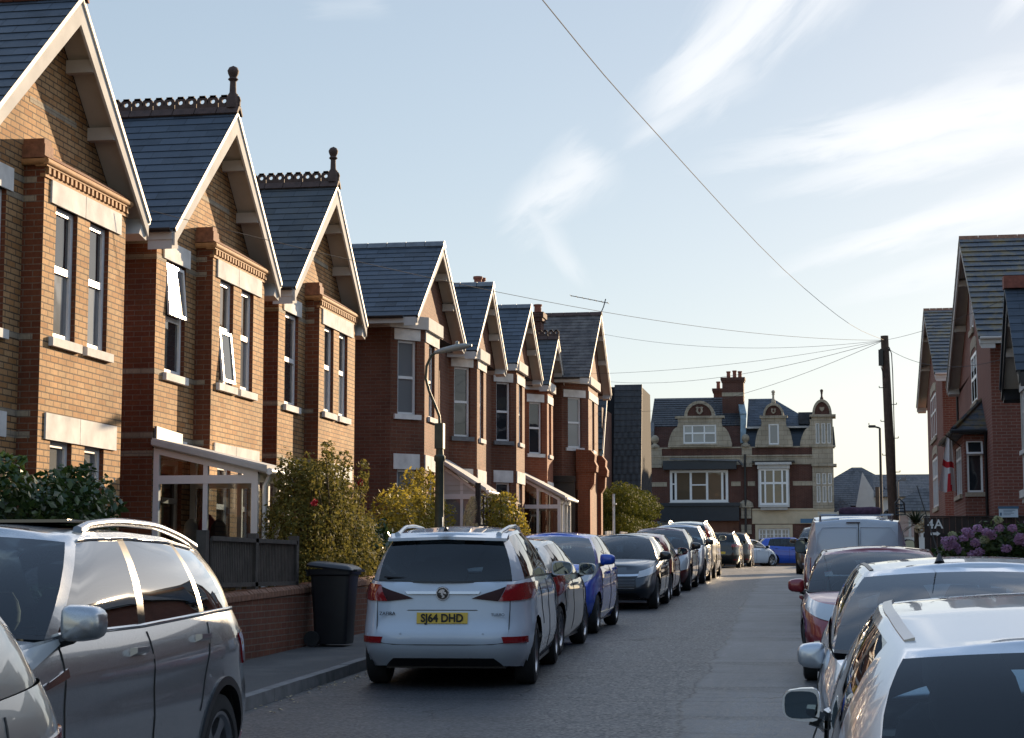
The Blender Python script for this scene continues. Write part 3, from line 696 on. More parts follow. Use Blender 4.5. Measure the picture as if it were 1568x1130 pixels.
    for i, (o, l) in enumerate(zip(up, lh)):
        window(h, (XB, 0, 0), U, *o, split=(.53,), glass=glasses[1 + i], lintel=(l[0], l[1], lt[0], lt[1]), sillover=.12)
    for i, (o, l) in enumerate(zip(lo, lh)):
        window(h, (XB, 0, 0), U, *o, split=(.62,), glass=glasses[3 + i], lintel=(l[0], l[1], 3.21 + dz, 3.53 + dz), sillover=.12)
    window(h, P, U, *loL, split=(.7,), glass='pane_dark', lintel=(loL[0] - .14, loL[1] + .14, 3.2 + dz, 3.5 + dz))
    # roof
    r = MB(); xb = -18.2; rf = 'old_roof_slate' if mossy else 'roof_slate'
    slope(r, (xb, y0 - .03, zE - .02), (XG + .022, y0 - .03, zE - .02), (xb, ya, zA + .02), (XG + .022, ya, zA + .02))
    slope(r, (XG + .022, y0 + yspan + .03, zE - .02), (xb, y0 + yspan + .03, zE - .02), (XG + .022, ya, zA + .02), (xb, ya, zA + .02))
    roof = r.build('roof', rf, h)
    ridge_tiles(xb, XG + .05, ya, zA + .06, roof, crest, 'terracotta' if not crest else 'dark_terracotta')
    if crest: finial(XG - .08, ya, zA + .16, roof, .62)
    barge(h, XG, ya, zA, y0, zE, soff=XW); barge(h, XG, ya, zA, y0 + yspan, zE, soff=XW)
    gutter(h, xb, XG - .03, y0, zE, -1); gutter(h, xb, XG - .03, y0 + yspan, zE, 1)
    return h, upL
h1, _ = buff_house(18.45, 0.0, 'buff brick gabled house nearest the camera, with plain red ridge tiles and white stone lintels', False, ['pane_dark', ['pane_net', 'pane_dark'], ['pane_net', 'pane_dark'], 'pane_net', 'pane_net'])
h2, u2 = buff_house(24.63, .06, 'buff brick gabled house with a white glazed lean-to porch and crested ridge', True, ['pane_dark', ['pane_dark', 'pane_warm'], ['pane_net', 'pane_warm'], 'pane_dark', 'pane_dark'], wind_open=True)
h3, u3 = buff_house(30.64, .13, 'buff brick gabled house with patched slates and crested ridge, behind the big flowering bush', True, ['pane_mirror', ['pane_net', 'pane_dark'], ['pane_blind', 'pane_dark'], 'pane_dark', 'pane_dark'], mossy=True, yspan=5.09)
# the open lights of the second house
wo_ = [o for o in h2.children if o.name.startswith('window')]
open_sash(wo_[0], (XW, 0, 0), (0, 1), u2[0] + .05, u2[1] - .05, u2[2] + .86, u2[3] - .05, 5, glass='pane_net')
mb_ = MB(); mb_.obox((XW, 0, 0), (0, 1), u2[0] + .06, u2[1] - .06, u2[2] + .8, u2[2] + .87, -.13, -.075); mb_.build('transom', 'white_plastic', wo_[0])
open_sash(wo_[1], (XB, 0, 0), (0, 1), 24.63 + 2.44, 24.63 + 3.01, 4.55, 5.36, 6, glass='pane_mirror')

# ---- glazed lean-to porch of the second house
def lean_to(parent, xa, xb, y0, y1, zg, za, zb, mid=.5, rail=None, mats=('white_plastic', 'porch_glass'), solid_top=False, fw=.085, contents=False, lead=False):
    p = MB()
    zr = (rail if rail else zb - .38); xm = xa + (xb - xa) * mid
    zat = lambda x: za + (zb - za) * (x - xa) / (xb - xa)
    for y in (y0, y1):
        for x, w in ((xa, fw), (xb - fw, fw)): p.hexa([(x, y, zg), (x + w, y, zg), (x + w, y + fw, zg), (x, y + fw, zg)], [(x, y, zat(x) - .16), (x + w, y, zat(x + w) - .16), (x + w, y + fw, zat(x + w) - .16), (x, y + fw, zat(x) - .16)])
        x, w = xm - fw * .4, fw * .8
        p.hexa([(x, y + .01, zg), (x + w, y + .01, zg), (x + w, y + fw - .01, zg), (x, y + fw - .01, zg)], [(x, y + .01, zat(x) - .16), (x + w, y + .01, zat(x + w) - .16), (x + w, y + fw - .01, zat(x + w) - .16), (x, y + fw - .01, zat(x) - .16)])
        p.box(xa + fw, xb - fw, y + .004, y + fw - .004, zr - .06, zr + .06); p.box(xa + fw, xb - fw, y + .004, y + fw - .004, zg + .5, zg + .6)
        p.hexa([(xa, y + .002, za - .25), (xb, y + .002, zb - .25), (xb, y + fw - .002, zb - .25), (xa, y + fw - .002, za - .25)], [(xa, y + .002, za - .16), (xb, y + .002, zb - .16), (xb, y + fw - .002, zb - .16), (xa, y + fw - .002, za - .16)])
    n = 3
    for i in range(n + 1):
        y = y0 + (y1 - y0) * i / n; p.box(xb - fw - .006, xb + .006, y - .02 if i else y0 - .004, y + .05, zg, zb - .2)
    p.box(xb - fw, xb + .004, y0 + fw, y1, zb - .30, zb - .18); p.box(xb - fw, xb + .004, y0 + fw, y1, zg + .6, zg + .7)
    po = p.build('porch', mats[0], parent)
    r = MB(); r.hexa([(xa, y0 - .08, za - .15), (xb + .16, y0 - .08, zb - .2), (xb + .16, y1 + .08, zb - .2), (xa, y1 + .08, za - .15)], [(xa, y0 - .08, za - .03), (xb + .16, y0 - .08, zb - .08), (xb + .16, y1 + .08, zb - .08), (xa, y1 + .08, za - .03)])
    r.hexa([(xa, y0 - .115, za - .13), (xb + .17, y0 - .115, zb - .18), (xb + .17, y0 - .082, zb - .18), (xa, y0 - .082, za - .13)], [(xa, y0 - .115, za - .06), (xb + .17, y0 - .115, zb - .11), (xb + .17, y0 - .082, zb - .11), (xa, y0 - .082, za - .06)])
    r.build('porch_roof', 'white_board', po)
    g = MB(); y = y0 + fw / 2
    def pane(pts):
        q = MB(); q.poly(pts); q.build('pane', mats[1], po)
    xl, xr = xa + fw, xb - fw
    if solid_top:
        q = MB(); q.prism([(xl, zr + .06), (xr, zr + .06), (xr, zat(xr) - .25), (xl, zat(xl) - .25)], y0 + .015, y0 + .05, 'y')
        z = zr + .16
        while z < zat(xl) - .25: q.box(xl, xl + (xr - xl) * min(1., max(.1, (za - .25 - z) / max(.01, za - zb))), y0 + .002, y0 + .014, z - .012, z); z += .13
        q.build('boarding', 'white_board', po)
    else:
        pane([(xl, y, zr + .06), (xm, y, zr + .06), (xm, y, zat(xm) - .25), (xl, y, zat(xl) - .25)])
        if zat(xr) - .25 > zr + .07: pane([(xm, y, zr + .06), (xr, y, zr + .06), (xr, y, zat(xr) - .25), (xm, y, zat(xm) - .25)])
    pane([(xl, y, zg + .6), (xm, y, zg + .6), (xm, y, zr - .06), (xl, y, zr - .06)]); pane([(xm, y, zg + .6), (xr, y, zg + .6), (xr, y, zr - .06), (xm, y, zr - .06)])
    x = xb - fw / 2
    for i in range(n):
        ya_, yb_ = y0 + (y1 - y0) * i / n + .05, y0 + (y1 - y0) * (i + 1) / n - .02
        pane([(x, ya_, zg + .7), (x, yb_, zg + .7), (x, yb_, zb - .3), (x, ya_, zb - .3)])
    y = y1 + fw / 2; pane([(xl, y, zg + .6), (xr, y, zg + .6), (xr, y, zr - .06), (xl, y, zr - .06)])
    q = MB(); q.box(xa, xb - .01, y0 + .01, y1, zg, zg + .5); q.build('dwarf_wall', 'red_brick' if not solid_top else 'white_board', po)
    q = MB(); q.tube([(xb + .2, y0 - .1, zb - .17), (xb + .2, y1 + .1, zb - .17)], .05, 8); q.tube([(xb + .15, y0 + .12, zb - .2), (xb + .07, y0 + .12, zb - .36), (xb + .07, y0 + .12, zg)], .035, 8); q.build('porch_gutter', 'white_plastic', po, 50)
    if lead:
        q = MB(); q.prism([(y0 - .02, za - .05), (y1 - .5, za - .05), (y1 - .5, za + .10), (y0 - .02, za + .14)], xa + .012, xa + .05, 'x'); q.build('flashing', 'lead', po)
    return po
po2 = lean_to(h2, XW + .01, -7.98, 25.0, 26.55, .5, 3.56, 3.2, mid=.5, rail=2.93, lead=True)
for (x, y, z, sx_, sz_, mt) in ((-9.1, 25.4, 2.2, .13, .36, 'cloth_white'), (-8.87, 25.45, 2.2, .17, .5, 'cloth_red'), (-8.68, 25.4, 2.15, .15, .45, 'cloth_dark'), (-8.95, 25.5, 1.9, .3, .25, 'cloth_dark')):
    m = MB(); m.lathe([(0, z - sz_), (sx_ * .9, z - sz_ * .9), (sx_, z - sz_ * .3), (sx_ * .75, z + sz_ * .3), (sx_ * .3, z + sz_ * .48), (0, z + sz_ * .5)], 9, Matrix.Translation((x, y, 0)) @ Matrix.Diagonal((1, .6, 1, 1)))
    tag(m.build('hanging_coat', mt, None, 60), {'cloth_white': 'pale coat hanging inside the glazed porch', 'cloth_red': 'dark red coat hanging inside the glazed porch'}.get(mt, 'dark coat low down inside the glazed porch' if z < 2 else 'dark coat beside the red one inside the glazed porch'), 'coat', 'coats hung in the porch')

# ================================================================ red-brick houses with canted bays, further along
def red_house(name, label, yb0, yb1, ys, ye, yl, ya, yr, zE, zA, xw=-9.42, xb=-8.8, xg=-8.66, win=(5.05, 6.70), low=(2.1, 3.84), sillc='painted_stone', gl=('pane_blind', 'pane_dark', 'pane_dark', 'pane_dark'), roof='roof_slate', brickm='red_brick', shop=False, lint=True, crest=False, group='red brick houses with canted bays'):
    h = empty(name, label, 'house', (xw, (ys + ye) / 2, G(ys)), group); zg = G(ys) - .1
    dp = xb - xw; c0 = yb0 - dp; c1 = yb1 + dp
    pl = [(-18., ys), (xw, ys)] + ([(xw, c0)] if c0 > ys + .02 else []) + [(xb, yb0), (xb, yb1), (xw, c1), (xw, ye), (-18., ye)]
    if c0 <= ys + .02: pl[0] = (-18., c0); pl[1] = (xw, c0)
    w = MB(); wins = []
    for A, B in zip(pl, pl[1:]):
        U, L = unit(A, B); ops = []
        if abs(A[0] - B[0]) > .2 and A[0] < -8.0 - 0 and A[0] > -12 and B[0] > A[0] and A[0] == xw:          # near canted face
            ww = min(.56, L * .56); u0 = L * .5 - ww / 2 - .02
            ops = [(u0, u0 + ww, *win)] + ([] if shop else [(u0, u0 + ww, *low)]); wins.append((A, U, L, ops))
        elif A[0] == xb and B[0] == xb:
            ww = min(.62, L * .42); u0 = L / 2 - ww / 2
            ops = [(u0, u0 + ww, *win)] + ([] if shop else [(u0, u0 + ww, *low)]); wins.append((A, U, L, ops))
        wall_panel(w, (A[0], A[1], 0), U, 0, L, zg, zE - .05, ops, 0, .10)
    xq = xg - .3
    hl, hr = (ya - yl), (yr - ya)
    # gable wall over the bay, set back under the barge
    w.poly([(xq, yl + .2, zE - .04), (xq, yr - .2, zE - .04), (xq, ya, zA - .2)], 0)
    w.build('wall', brickm, h)
    # soffit and the white fascia that follows the bay
    s = MB(); out = .10
    pf = [(xw, c0 - out * 1.2), (xb + out, yb0 - out * .45), (xb + out, yb1 + out * .45), (xw, c1 + out * 1.2)]
    s.hexa([(xw - .5, c0 - .1, zE - .16)] + [(x, y, zE - .16) for x, y in pf] + [(xw - .5, c1 + .1, zE - .16)], [(xw - .5, c0 - .1, zE - .13)] + [(x, y, zE - .13) for x, y in pf] + [(xw - .5, c1 + .1, zE - .13)])
    for A, B in zip(pf, pf[1:]):
        U, L = unit(A, B); s.obox((A[0], A[1], 0), U, 0, L, zE - .13, zE + .1, -.04, 0)
    s.hexa([(xw - .5, c0 - .1, zE + .1)] + [(x, y, zE + .1) for x, y in pf] + [(xw - .5, c1 + .1, zE + .1)], [(xw - .5, c0 - .1, zE + .12)] + [(x, y, zE + .12) for x, y in pf] + [(xw - .5, c1 + .1, zE + .12)])
    s.box(xw - 6, xw + .02, ys - .2, ys - .1, zE - .14, zE + .02)
    s.build('fascia', 'white_board', h)
    for A, U, L, ops in wins:
        narrow = A[0] == xb; side = (0.0 + .03, L - .03)
        for i, o in enumerate(ops):
            lz = (o[3], o[3] + (.25 if i == 0 else .34))
            window(h, (A[0], A[1], 0), U, *o, split=(.5,), glass=gl[min(i * 2 + (1 if narrow else 0), 3)], depth=.07, fw=.055, sill=sillc if (i == 0 and not narrow) else 'painted_stone', lintel=(side[0] + (.04 if not narrow else 0), side[1] - (.1 if not narrow else 0), *lz) if lint else None, sillover=.1)
    r = MB(); xr = -18.2
    slope(r, (xr, yl - .03, zE - .02), (xg + .022, yl - .03, zE - .02), (xr, ya, zA + .02), (xg + .022, ya, zA + .02))
    slope(r, (xg + .022, yr + .03, zE - .02), (xr, yr + .03, zE - .02), (xg + .022, ya, zA + .02), (xr, ya, zA + .02))
    ro = r.build('roof', roof, h); ridge_tiles(xr, xg + .04, ya, zA + .05, ro, crest, 'lead' if roof == 'roof_slate' and not crest else 'dark_terracotta')
    barge(h, xg, ya, zA, yl, zE, d=.19, soff=xq); barge(h, xg, ya, zA, yr, zE, d=.19, soff=xq)
    gutter(h, xr, xg - .3, yl, zE, -1); gutter(h, xr, xg - .3, yr, zE, 1)
    return h
h4 = red_house('bay_house', 'red brick bay house beside the swan-neck street lamp, with two-storey canted bay', 39.57, 41.05, 38.9, 43.5, 38.2, 40.85, 43.55, 7.12, 9.12, gl=('pane_net', 'pane_dark', 'pane_net', 'pane_dark'))
downpipe(h4, [(-9.33, 43.2, 6.9), (-9.33, 43.2, 1)], 'black_plastic')
h5 = red_house('bay_house', 'red brick bay house with a white boarded porch and warm sunlit gable edge', 45.75, 47.0, 44.0, 49.3, 44.95, 47.2, 49.35, 7.16, 9.16, win=(5.0, 6.78), low=(2.2, 3.85), sillc='lead', gl=('pane_mirror', 'pane_dark', 'pane_dark', 'pane_dark'))
h6 = red_house('bay_house', 'red brick bay house with a chimney, behind the trellised climber', 51.75, 53.2, 50.2, 55.4, 51.05, 53.45, 55.8, 7.52, 9.46, win=(5.3, 7.0), low=(2.5, 4.12), sillc='lead', gl=('pane_dark', 'pane_dark', 'pane_dark', 'pane_dark'))
h7 = red_house('bay_house', 'orange-red bay house under a low slate roof, with white glazed porch', 57.6, 58.85, 56.2, 61.0, 57.05, 59.1, 61.2, 7.5, 9.22, win=(5.3, 6.95), low=(2.6, 4.1), brickm='orange_red_brick', roof='old_roof_slate', gl=('pane_dark', 'pane_dark', 'pane_dark', 'pane_dark'), crest=True)
h8 = red_house('bay_house', 'taller red brick corner house under brown pantiles with television aerial and dark shopfront', 61.3, 63.9, 60.5, 66.4, 60.2, 63.6, 66.55, 8.05, 10.62, xw=-8.75, xb=-7.95, xg=-7.78, win=(5.72, 7.42), gl=('pane_net', 'pane_dark', 'pane_dark', 'pane_dark'), roof='brown_pantile', shop=True)
lean_to(h5, -9.40, -8.36, 43.9, 45.2, 1.0, 4.42, 3.7, mid=.55, rail=3.42, mats=('white_plastic', 'pane_net'), solid_top=True)
lean_to(h7, -9.40, -8.0, 55.0, 57.2, 1.3, 4.72, 3.95, mid=.5, rail=3.55)
chimney(h6, -10.9, -10.25, 55.0, 55.7, 7.2, 10.25, [(-10.6, 55.2, .45), (-10.55, 55.5, .45)], 'brown_brick')
chimney(h7, -10.35, -9.45, 60.5, 61.15, 7.6, 10.3, [(-9.6, 60.8, .3)], 'brown_brick')
# shopfront of the corner house: dark panels between red pilasters with scrolled heads
def shopfront():
    m = MB(); zg = G(61) - .05
    m.box(-9.4, -8.3, 60.42, 60.50, zg, 4.6); m.build('shop_panel', 'black_board', h8)
    m = MB(); m.box(-9.15, -8.45, 60.38, 60.415, 2.6, 4.0); m.build('shop_window', 'pane_net', h8)
    m = MB(); m.box(-9.5, -8.28, 60.33, 60.5, 4.55, 4.75); m.build('shop_cornice', 'dark_trim', h8)
    for y in (61.0, 64.0):
        p = MB(); p.box(-8.25, -7.83, y - .25, y + .2, zg, 4.9); p.box(-8.3, -7.78, y - .3, y + .25, zg, zg + .5)
        p.prism([(-8.3, 4.9), (-7.62, 4.9), (-7.60, 5.1), (-7.68, 5.25), (-7.66, 5.45), (-7.8, 5.62), (-8.3, 5.66)], y - .28, y + .23, 'y'); p.prism([(-8.3, 4.3), (-7.83, 4.3), (-7.7, 4.5), (-7.68, 4.9), (-8.3, 4.9)], y - .2, y + .15, 'y')
        p.build('pilaster', 'orange_red_brick', h8)
    m = MB(); m.box(-8.2, -7.9, 61.25, 63.75, zg, zg + .7); m.build('stall_riser', 'painted_stone', h8)
    m = MB(); m.box(-8.2, -7.96, 61.3, 63.7, zg + .7, 4.7); m.build('shop_window', 'pane_dark', h8)
shopfront()
# television aerial on the corner house
m = MB(); m.tube([(-7.9, 63.6, 10.4), (-7.75, 64.1, 10.95), (-7.7, 64.3, 11.25)], .02, 6); m.tube([(-8.9, 63.9, 11.35), (-7.6, 64.25, 11.1)], .014, 5)
for i in range(7):
    t = i / 6; p = Vector((-8.9, 63.9, 11.35)).lerp(Vector((-7.6, 64.25, 11.1)), t); m.tube([p + Vector((0, -.22, 0)), p + Vector((0, .22, 0))], .009, 4)
m.build('aerial', 'wire_rubber', h8)
# ================================================================ right-hand side: two modern gabled brick houses, and the near house at the edge
def modern_house(label, xw, xbg, yn, yf, yl, ya, yr, zE, zA, wins, xback=12.5, name='modern_house'):
    h = empty(name, label, 'house', (xw, (yn + yf) / 2, G(yn)), 'modern red brick gabled houses'); zg = G(yn) - .1
    w = MB(); U = (0, -1); P = (xw, 0, 0)
    ops = [(-b, -a, c, d) for a, b, c, d, *_ in wins]
    wall_panel(w, P, U, -yf, -yn, zg, zE - .1, [o for o in ops if o[3] < zE - .1], 0, .1)
    hw = lambda y: zE - .1 + (zA - zE - .1) * (1 - abs(y - ya) / ((ya - yl) if y < ya else (yr - ya)))
    at = [o for o in ops if o[3] > zE - .1]
    if at:
        o = at[0]; a, b = -o[1], -o[0]
        w.poly([(xw, yf, zE - .1), (xw, b, zE - .1), (xw, b, hw(b)), (xw, yf, hw(yf))]); w.poly([(xw, a, zE - .1), (xw, yn, zE - .1), (xw, yn, hw(yn)), (xw, a, hw(a))])
        w.poly([(xw, b, zE - .1), (xw, a, zE - .1), (xw, a, o[2]), (xw, b, o[2])])
        w.poly([(xw, b, o[3]), (xw, a, o[3]), (xw, a, hw(a)), (xw, ya, hw(ya)), (xw, b, hw(b))] if a < ya < b else [(xw, b, o[3]), (xw, a, o[3]), (xw, a, hw(a)), (xw, b, hw(b))])
    else:
        w.poly([(xw, yf, zE - .1), (xw, yn, zE - .1), (xw, yn, hw(yn)), (xw, ya, hw(ya)), (xw, yf, hw(yf))])
    wall_panel(w, (xback, yn, 0), (1, 0), xw - xback, 0, zg, zE - .05); wall_panel(w, (xw, yf, 0), (-1, 0), xw - xback, 0, zg, zE - .05)
    w.build('wall', 'new_red_brick', h)
    for (a, b, c, d, sp, mu, arch, bars) in wins:
        win = window(h, P, U, -b, -a, c, d, split=sp, mull=mu, glass='pane_net', fw=.08, depth=-.015, sill='stone_block', sillover=.12, sill_h=.15)
        if arch:
            m = MB(); n = 10; R0 = (b - a) / 2 + .08; cy = (a + b) / 2
            lo = [(cy + R0 * math.cos(t), d + .0 + .16 * math.sin(t)) for t in np.linspace(0, math.pi, n)]; hi = [(cy + (R0 + .03) * math.cos(t), d + .26 + .2 * math.sin(t)) for t in np.linspace(0, math.pi, n)]
            for i in range(n - 1): m.prism([lo[i], hi[i], hi[i + 1], lo[i + 1]], xw - .02, xw + .04, 'x')
            m.build('arch_lintel', 'stone_block', win)
    r = MB(); x0 = xbg - .03
    slope(r, (x0, yl - .03, zE - .02), (xback, yl - .03, zE - .02), (x0, ya, zA + .02), (xback, ya, zA + .02), course=.33, lift=.03)
    slope(r, (xback, yr + .03, zE - .02), (x0, yr + .03, zE - .02), (xback, ya, zA + .02), (x0, ya, zA + .02), course=.33, lift=.03)
    ro = r.build('roof', 'mossy_tile', h)
    m = MB()
    n = 18
    for i in range(n): a = x0 + (xback - x0) * i / n; m.prism([(ya - .15, zA - .09), (ya, zA + .09), (ya + .15, zA - .09)], a + .005, a + (xback - x0) / n - .005, 'x')
    m.build('ridge_tiles', 'coping_brick', ro)
    barge(h, xbg, ya, zA, yl, zE, d=.24, side=-1, soff=xw); barge(h, xbg, ya, zA, yr, zE, d=.24, side=-1, soff=xw)
    gutter(h, xbg, xback, yl, zE, -1, 'white_plastic'); gutter(h, xbg, xback, yr, zE, 1)
    return h
rh = modern_house('tall modern red brick gabled house with mossy roof tiles, tiled bay and flag', 3.9, 3.55, 44.9, 56.0, 43.5, 48.85, 55.7, 7.05, 10.3,
    [(48.9, 50.7, 6.05, 7.35, (.5,), (.5,), True, ()), (49.6, 50.6, 8.05, 9.15, (), (.5,), False, ())])
rw = modern_house('farther modern red brick gabled house, lower, beside the telegraph pole', 3.9, 3.55, 63.5, 73.2, 61.4, 67.1, 74.2, 8.1, 10.95,
    [(67.2, 70.6, 6.45, 8.0, (.6,), (.33, .66), True, ()), (67.2, 70.2, 3.9, 5.7, (.6,), (.33, .66), True, ())], xback=7.6)
for a in (2.9,): pass
# square bay of the near modern house with its hipped roof, window, downpipe
w = MB(); zg = G(46) - .1; bx = 3.35; by0, by1 = 46.6, 50.9; zt = 5.05
cw = (.21, .50, 3.55, 4.85); UU, LL = unit((3.35 + .0, by0), (3.9, by0))
nearop = [(.06, .44, 3.55, 4.82)]
wall_panel(w, (bx, by0, 0), (1, 0), 0, .55, zg, zt, nearop, 0, .07)
wall_panel(w, (bx, by1, 0), (0, -1), 0, by1 - by0, zg, zt, [(1.0, 3.3, 3.55, 4.82)], 0, .07); wall_panel(w, (3.9, by1, 0), (-1, 0), 0, .55, zg, zt)
bay = w.build('bay', 'new_red_brick', rh)
bw_ = window(rh, (bx, by0, 0), (1, 0), *nearop[0], split=(.74,), glass='pane_dark', fw=.05, depth=.03, sill='stone_block')
open_sash(bw_, (bx, by0, 0), (1, 0), .05, .45, 4.45, 4.82, 24, glass='pane_dark')
window(rh, (bx, by1, 0), (0, -1), 1.0, 3.3, 3.55, 4.82, split=(.74,), mull=(.33, .66), glass='pane_dark', fw=.06, depth=.03, sill='stone_block')
r = MB(); e = .28
A, B, C_, D = (3.92, by0 - e, zt), (bx - e, by0 - e, zt), (bx - e, by1 + e, zt), (3.92, by1 + e, zt); T0, T1 = (3.92, by0 + 1.2, 5.95), (3.92, by1 - 1.2, 5.95)
slope(r, B, A, T0, T0, .3); slope(r, C_, B, T1, T0, .3); slope(r, D, C_, T1, T1, .3)
r.box(bx - e + .02, 3.9, by0 - e + .02, by1 + e - .02, zt - .07, zt - .01)
r.tube([(bx - e, by0 - e, zt + .05), T0], .06, 6); r.tube([(bx - e, by1 + e, zt + .05), T1], .06, 6)
r.build('bay_roof', 'mossy_tile', rh)
m = MB(); m.tube([(bx - e - .04, by0 - e - .04, zt - .0), (bx - e - .04, by1 + e + .04, zt - .0)], .05, 6); m.tube([(bx - e - .04, by0 - e - .04, zt - .0), (3.86, by0 - e - .04, zt - .0)], .05, 6); m.build('bay_gutter', 'black_plastic', rh)
downpipe(rh, [(3.86, by0 - e - .02, zt), (3.86, by0 - .08, zt - .35), (3.86, by0 - .08, zg)]); downpipe(rh, [(3.86, 55.95, 7.0), (3.86, 55.95, zg)])
# flag of St George on a short staff from the bay
fl = empty('flag', 'white flag with a red cross hanging from the brick bay', 'flag', (3.33, 47.6, 4.9))
m = MB(); m.tube([(3.36, 47.7, 4.75), (2.95, 47.5, 5.05)], .014, 6); m.build('staff', 'pole_wood', fl)
m = MB(); nu, nv = 14, 18; pts = {}
for i in range(nu + 1):
    for j in range(nv + 1):
        u, v = i / nu, j / nv
        wdt = .18 + .55 * v
        x = 3.12 - .0 - wdt * (u - .05) * .62 + .05 * v; y = 47.6 + .07 * math.sin(u * 9 + v * 2) * (0.4 + v) - .25 * u * v
        z = 4.93 - 1.32 * v + .12 * (u) * (1 - v) + .02 * math.sin(u * 8)
        pts[i, j] = (x, y, z)
for i in range(nu):
    for j in range(nv):
        # cross of the flag, read along the cloth: one arm across, one arm down the hanging fold
        cu, cv = (i + .5) / nu, (j + .5) / nv
        red = (abs(cv - .50) < .075) or (cv > .56 and abs(cu - (.42 - .1 * (cv - .5))) < .13 and cv > .66)
        m.quad(pts[i, j], pts[i + 1, j], pts[i + 1, j + 1], pts[i, j + 1], 1 if red else 0)
m.build('cloth', ['flag_white', 'flag_red'], fl, 60, weld=True)

# near house on the right, cut by the picture's edge: gable with black bargeboards over a white bay
rn = empty('edge_house', 'house at the picture edge with black bargeboards, grey soffit and white bay window', 'house', (4.3, 30, G(30))); zg = G(14) - .1
w = MB(); wall_panel(w, (4.35, 37.7, 0), (0, -1), 0, 37.7 - 10, zg, 5.6); wall_panel(w, (11, 37.7, 0), (-1, 0), 0, 6.65, zg, 5.6); wall_panel(w, (4.35, 10, 0), (1, 0), 0, 6.65, zg, 5.6)
w.poly([(4.0, 35.0, 5.2), (4.0, 37.7, 5.2), (4.0, 36.35, 6.9)]); w.build('wall', 'new_red_brick', rn)
r = MB(); slope(r, (4.0, 9.7, 5.55), (4.0, 37.9, 5.55), (7.7, 9.7, 8.9), (7.7, 37.9, 8.9), .25); slope(r, (11.4, 37.9, 5.55), (11.4, 9.7, 5.55), (7.7, 37.9, 8.9), (7.7, 9.7, 8.9), .25)
slope(r, (3.46, 34.6, 5.3), (6.2, 34.6, 5.3), (3.46, 36.35, 7.12), (6.2, 36.35, 7.12), .22); slope(r, (6.2, 38.1, 5.3), (3.46, 38.1, 5.3), (6.2, 36.35, 7.12), (3.46, 36.35, 7.12), .22)
ro = r.build('roof', 'roof_slate', rn)
m = MB(); m.box(3.44, 6.0, 36.2, 36.5, 7.08, 7.32); m.build('ridge_tiles', 'terracotta', ro)
barge(rn, 3.5, 36.35, 7.1, 34.6, 5.3, d=.26, side=-1, mat='black_board', soff=4.0); barge(rn, 3.5, 36.35, 7.1, 38.1, 5.3, d=.26, side=-1, mat='black_board', soff=4.0)
m = MB(); bp = [(4.35, 35.0), (3.82, 35.25), (3.82, 37.45), (4.35, 37.7)][::-1]
for A, B in zip(bp, bp[1:]):
    U, L = unit(A, B); P = (A[0], A[1], 0)
    m.obox(P, U, 0, L, 3.2, 3.9, -.08, 0); m.obox(P, U, 0, L, 5.15, 5.3, -.08, .03); m.obox(P, U, -.02, L + .02, 3.9, 3.98, -.1, .06); m.obox(P, U, 0, L, 4.72, 4.78, -.07, -.01)
    n = 2 if L < 1 else 4
    for i in range(n + 1): u = L * i / n; m.obox(P, U, max(0, u - .04), min(L, u + .04), 3.98, 5.15, -.08, .01)
    m.obox(P, U, -.05, L + .05, 3.05, 3.2, -.08, .08); m.obox(P, U, -.02, L + .02, 2.95, 3.05, -.08, .03)
by = m.build('bay', 'white_board', rn)
for A, B in zip(bp, bp[1:]):
    U, L = unit(A, B); q = MB(); q.obox((A[0], A[1], 0), U, .04, L - .04, 3.98, 5.15, -.05, -.045); q.build('pane', 'pane_dark', by)

# ================================================================ fence, sign, hydrangea, palm on the right
fe = empty('timber_fence', 'dark stained timber fence with a white 4A and arrow', 'fence', (3.5, 44.2, G(44)))
m = MB(); x = 2.22; k = 0
while x < 5.4:
    h = 2.87 + random.uniform(-.012, .012); m.box(x, x + .138, 44.2 + (k % 2) * .012, 44.225 + (k % 2) * .012, G(44), h); x += .145; k += 1
m.box(2.2, 5.4, 44.24, 44.29, 2.4, 2.5); m.box(2.2, 5.4, 44.24, 44.29, 1.5, 1.6); m.box(2.2, 5.4, 44.18, 44.26, 2.87, 2.90)
m.build('boards', 'dark_fence_wood', fe)
MX = lambda x, y, z: Matrix.Translation((x, y, z)) @ Matrix.Rotation(R_(90), 4, 'X')
text_mesh('4A', .30, 'lettering', 'white_letters', fe, MX(2.47, 44.185, 2.70), bold=.004, spacing=1.05)
m = MB(); m.prism([(2.36, 2.455), (2.50, 2.455), (2.50, 2.425), (2.585, 2.485), (2.50, 2.545), (2.50, 2.515), (2.36, 2.515)], 44.17, 44.185, 'y'); m.build('arrow', 'white_letters', fe)
sg = empty('notice_board', 'small pale notice board with blue heading on the fence top', 'sign', (4.15, 44.15, 2.9))
m = MB(); m.box(3.93, 4.36, 44.13, 44.16, 2.86, 3.06); m.build('board', 'sign_pale', sg)
m = MB(); m.box(3.91, 4.38, 44.12, 44.165, 3.06, 3.115); m.build('heading', 'sign_blue', sg)
m = MB()
for i in range(4): m.box(4.03, 4.03 + (.27, .2, .24, .16)[i], 44.124, 44.13, 3.02 - i * .035, 3.03 - i * .035)
m.box(3.95, 3.99, 44.124, 44.13, 2.9, 2.97); m.build('lettering', 'sign_blue', sg)
m = MB(); m.tube([(4.0, 44.17, 2.88), (4.0, 44.17, 2.5)], .02, 6); m.tube([(4.3, 44.17, 2.88), (4.3, 44.17, 2.5)], .02, 6); m.build('stake', 'pole_wood', sg)

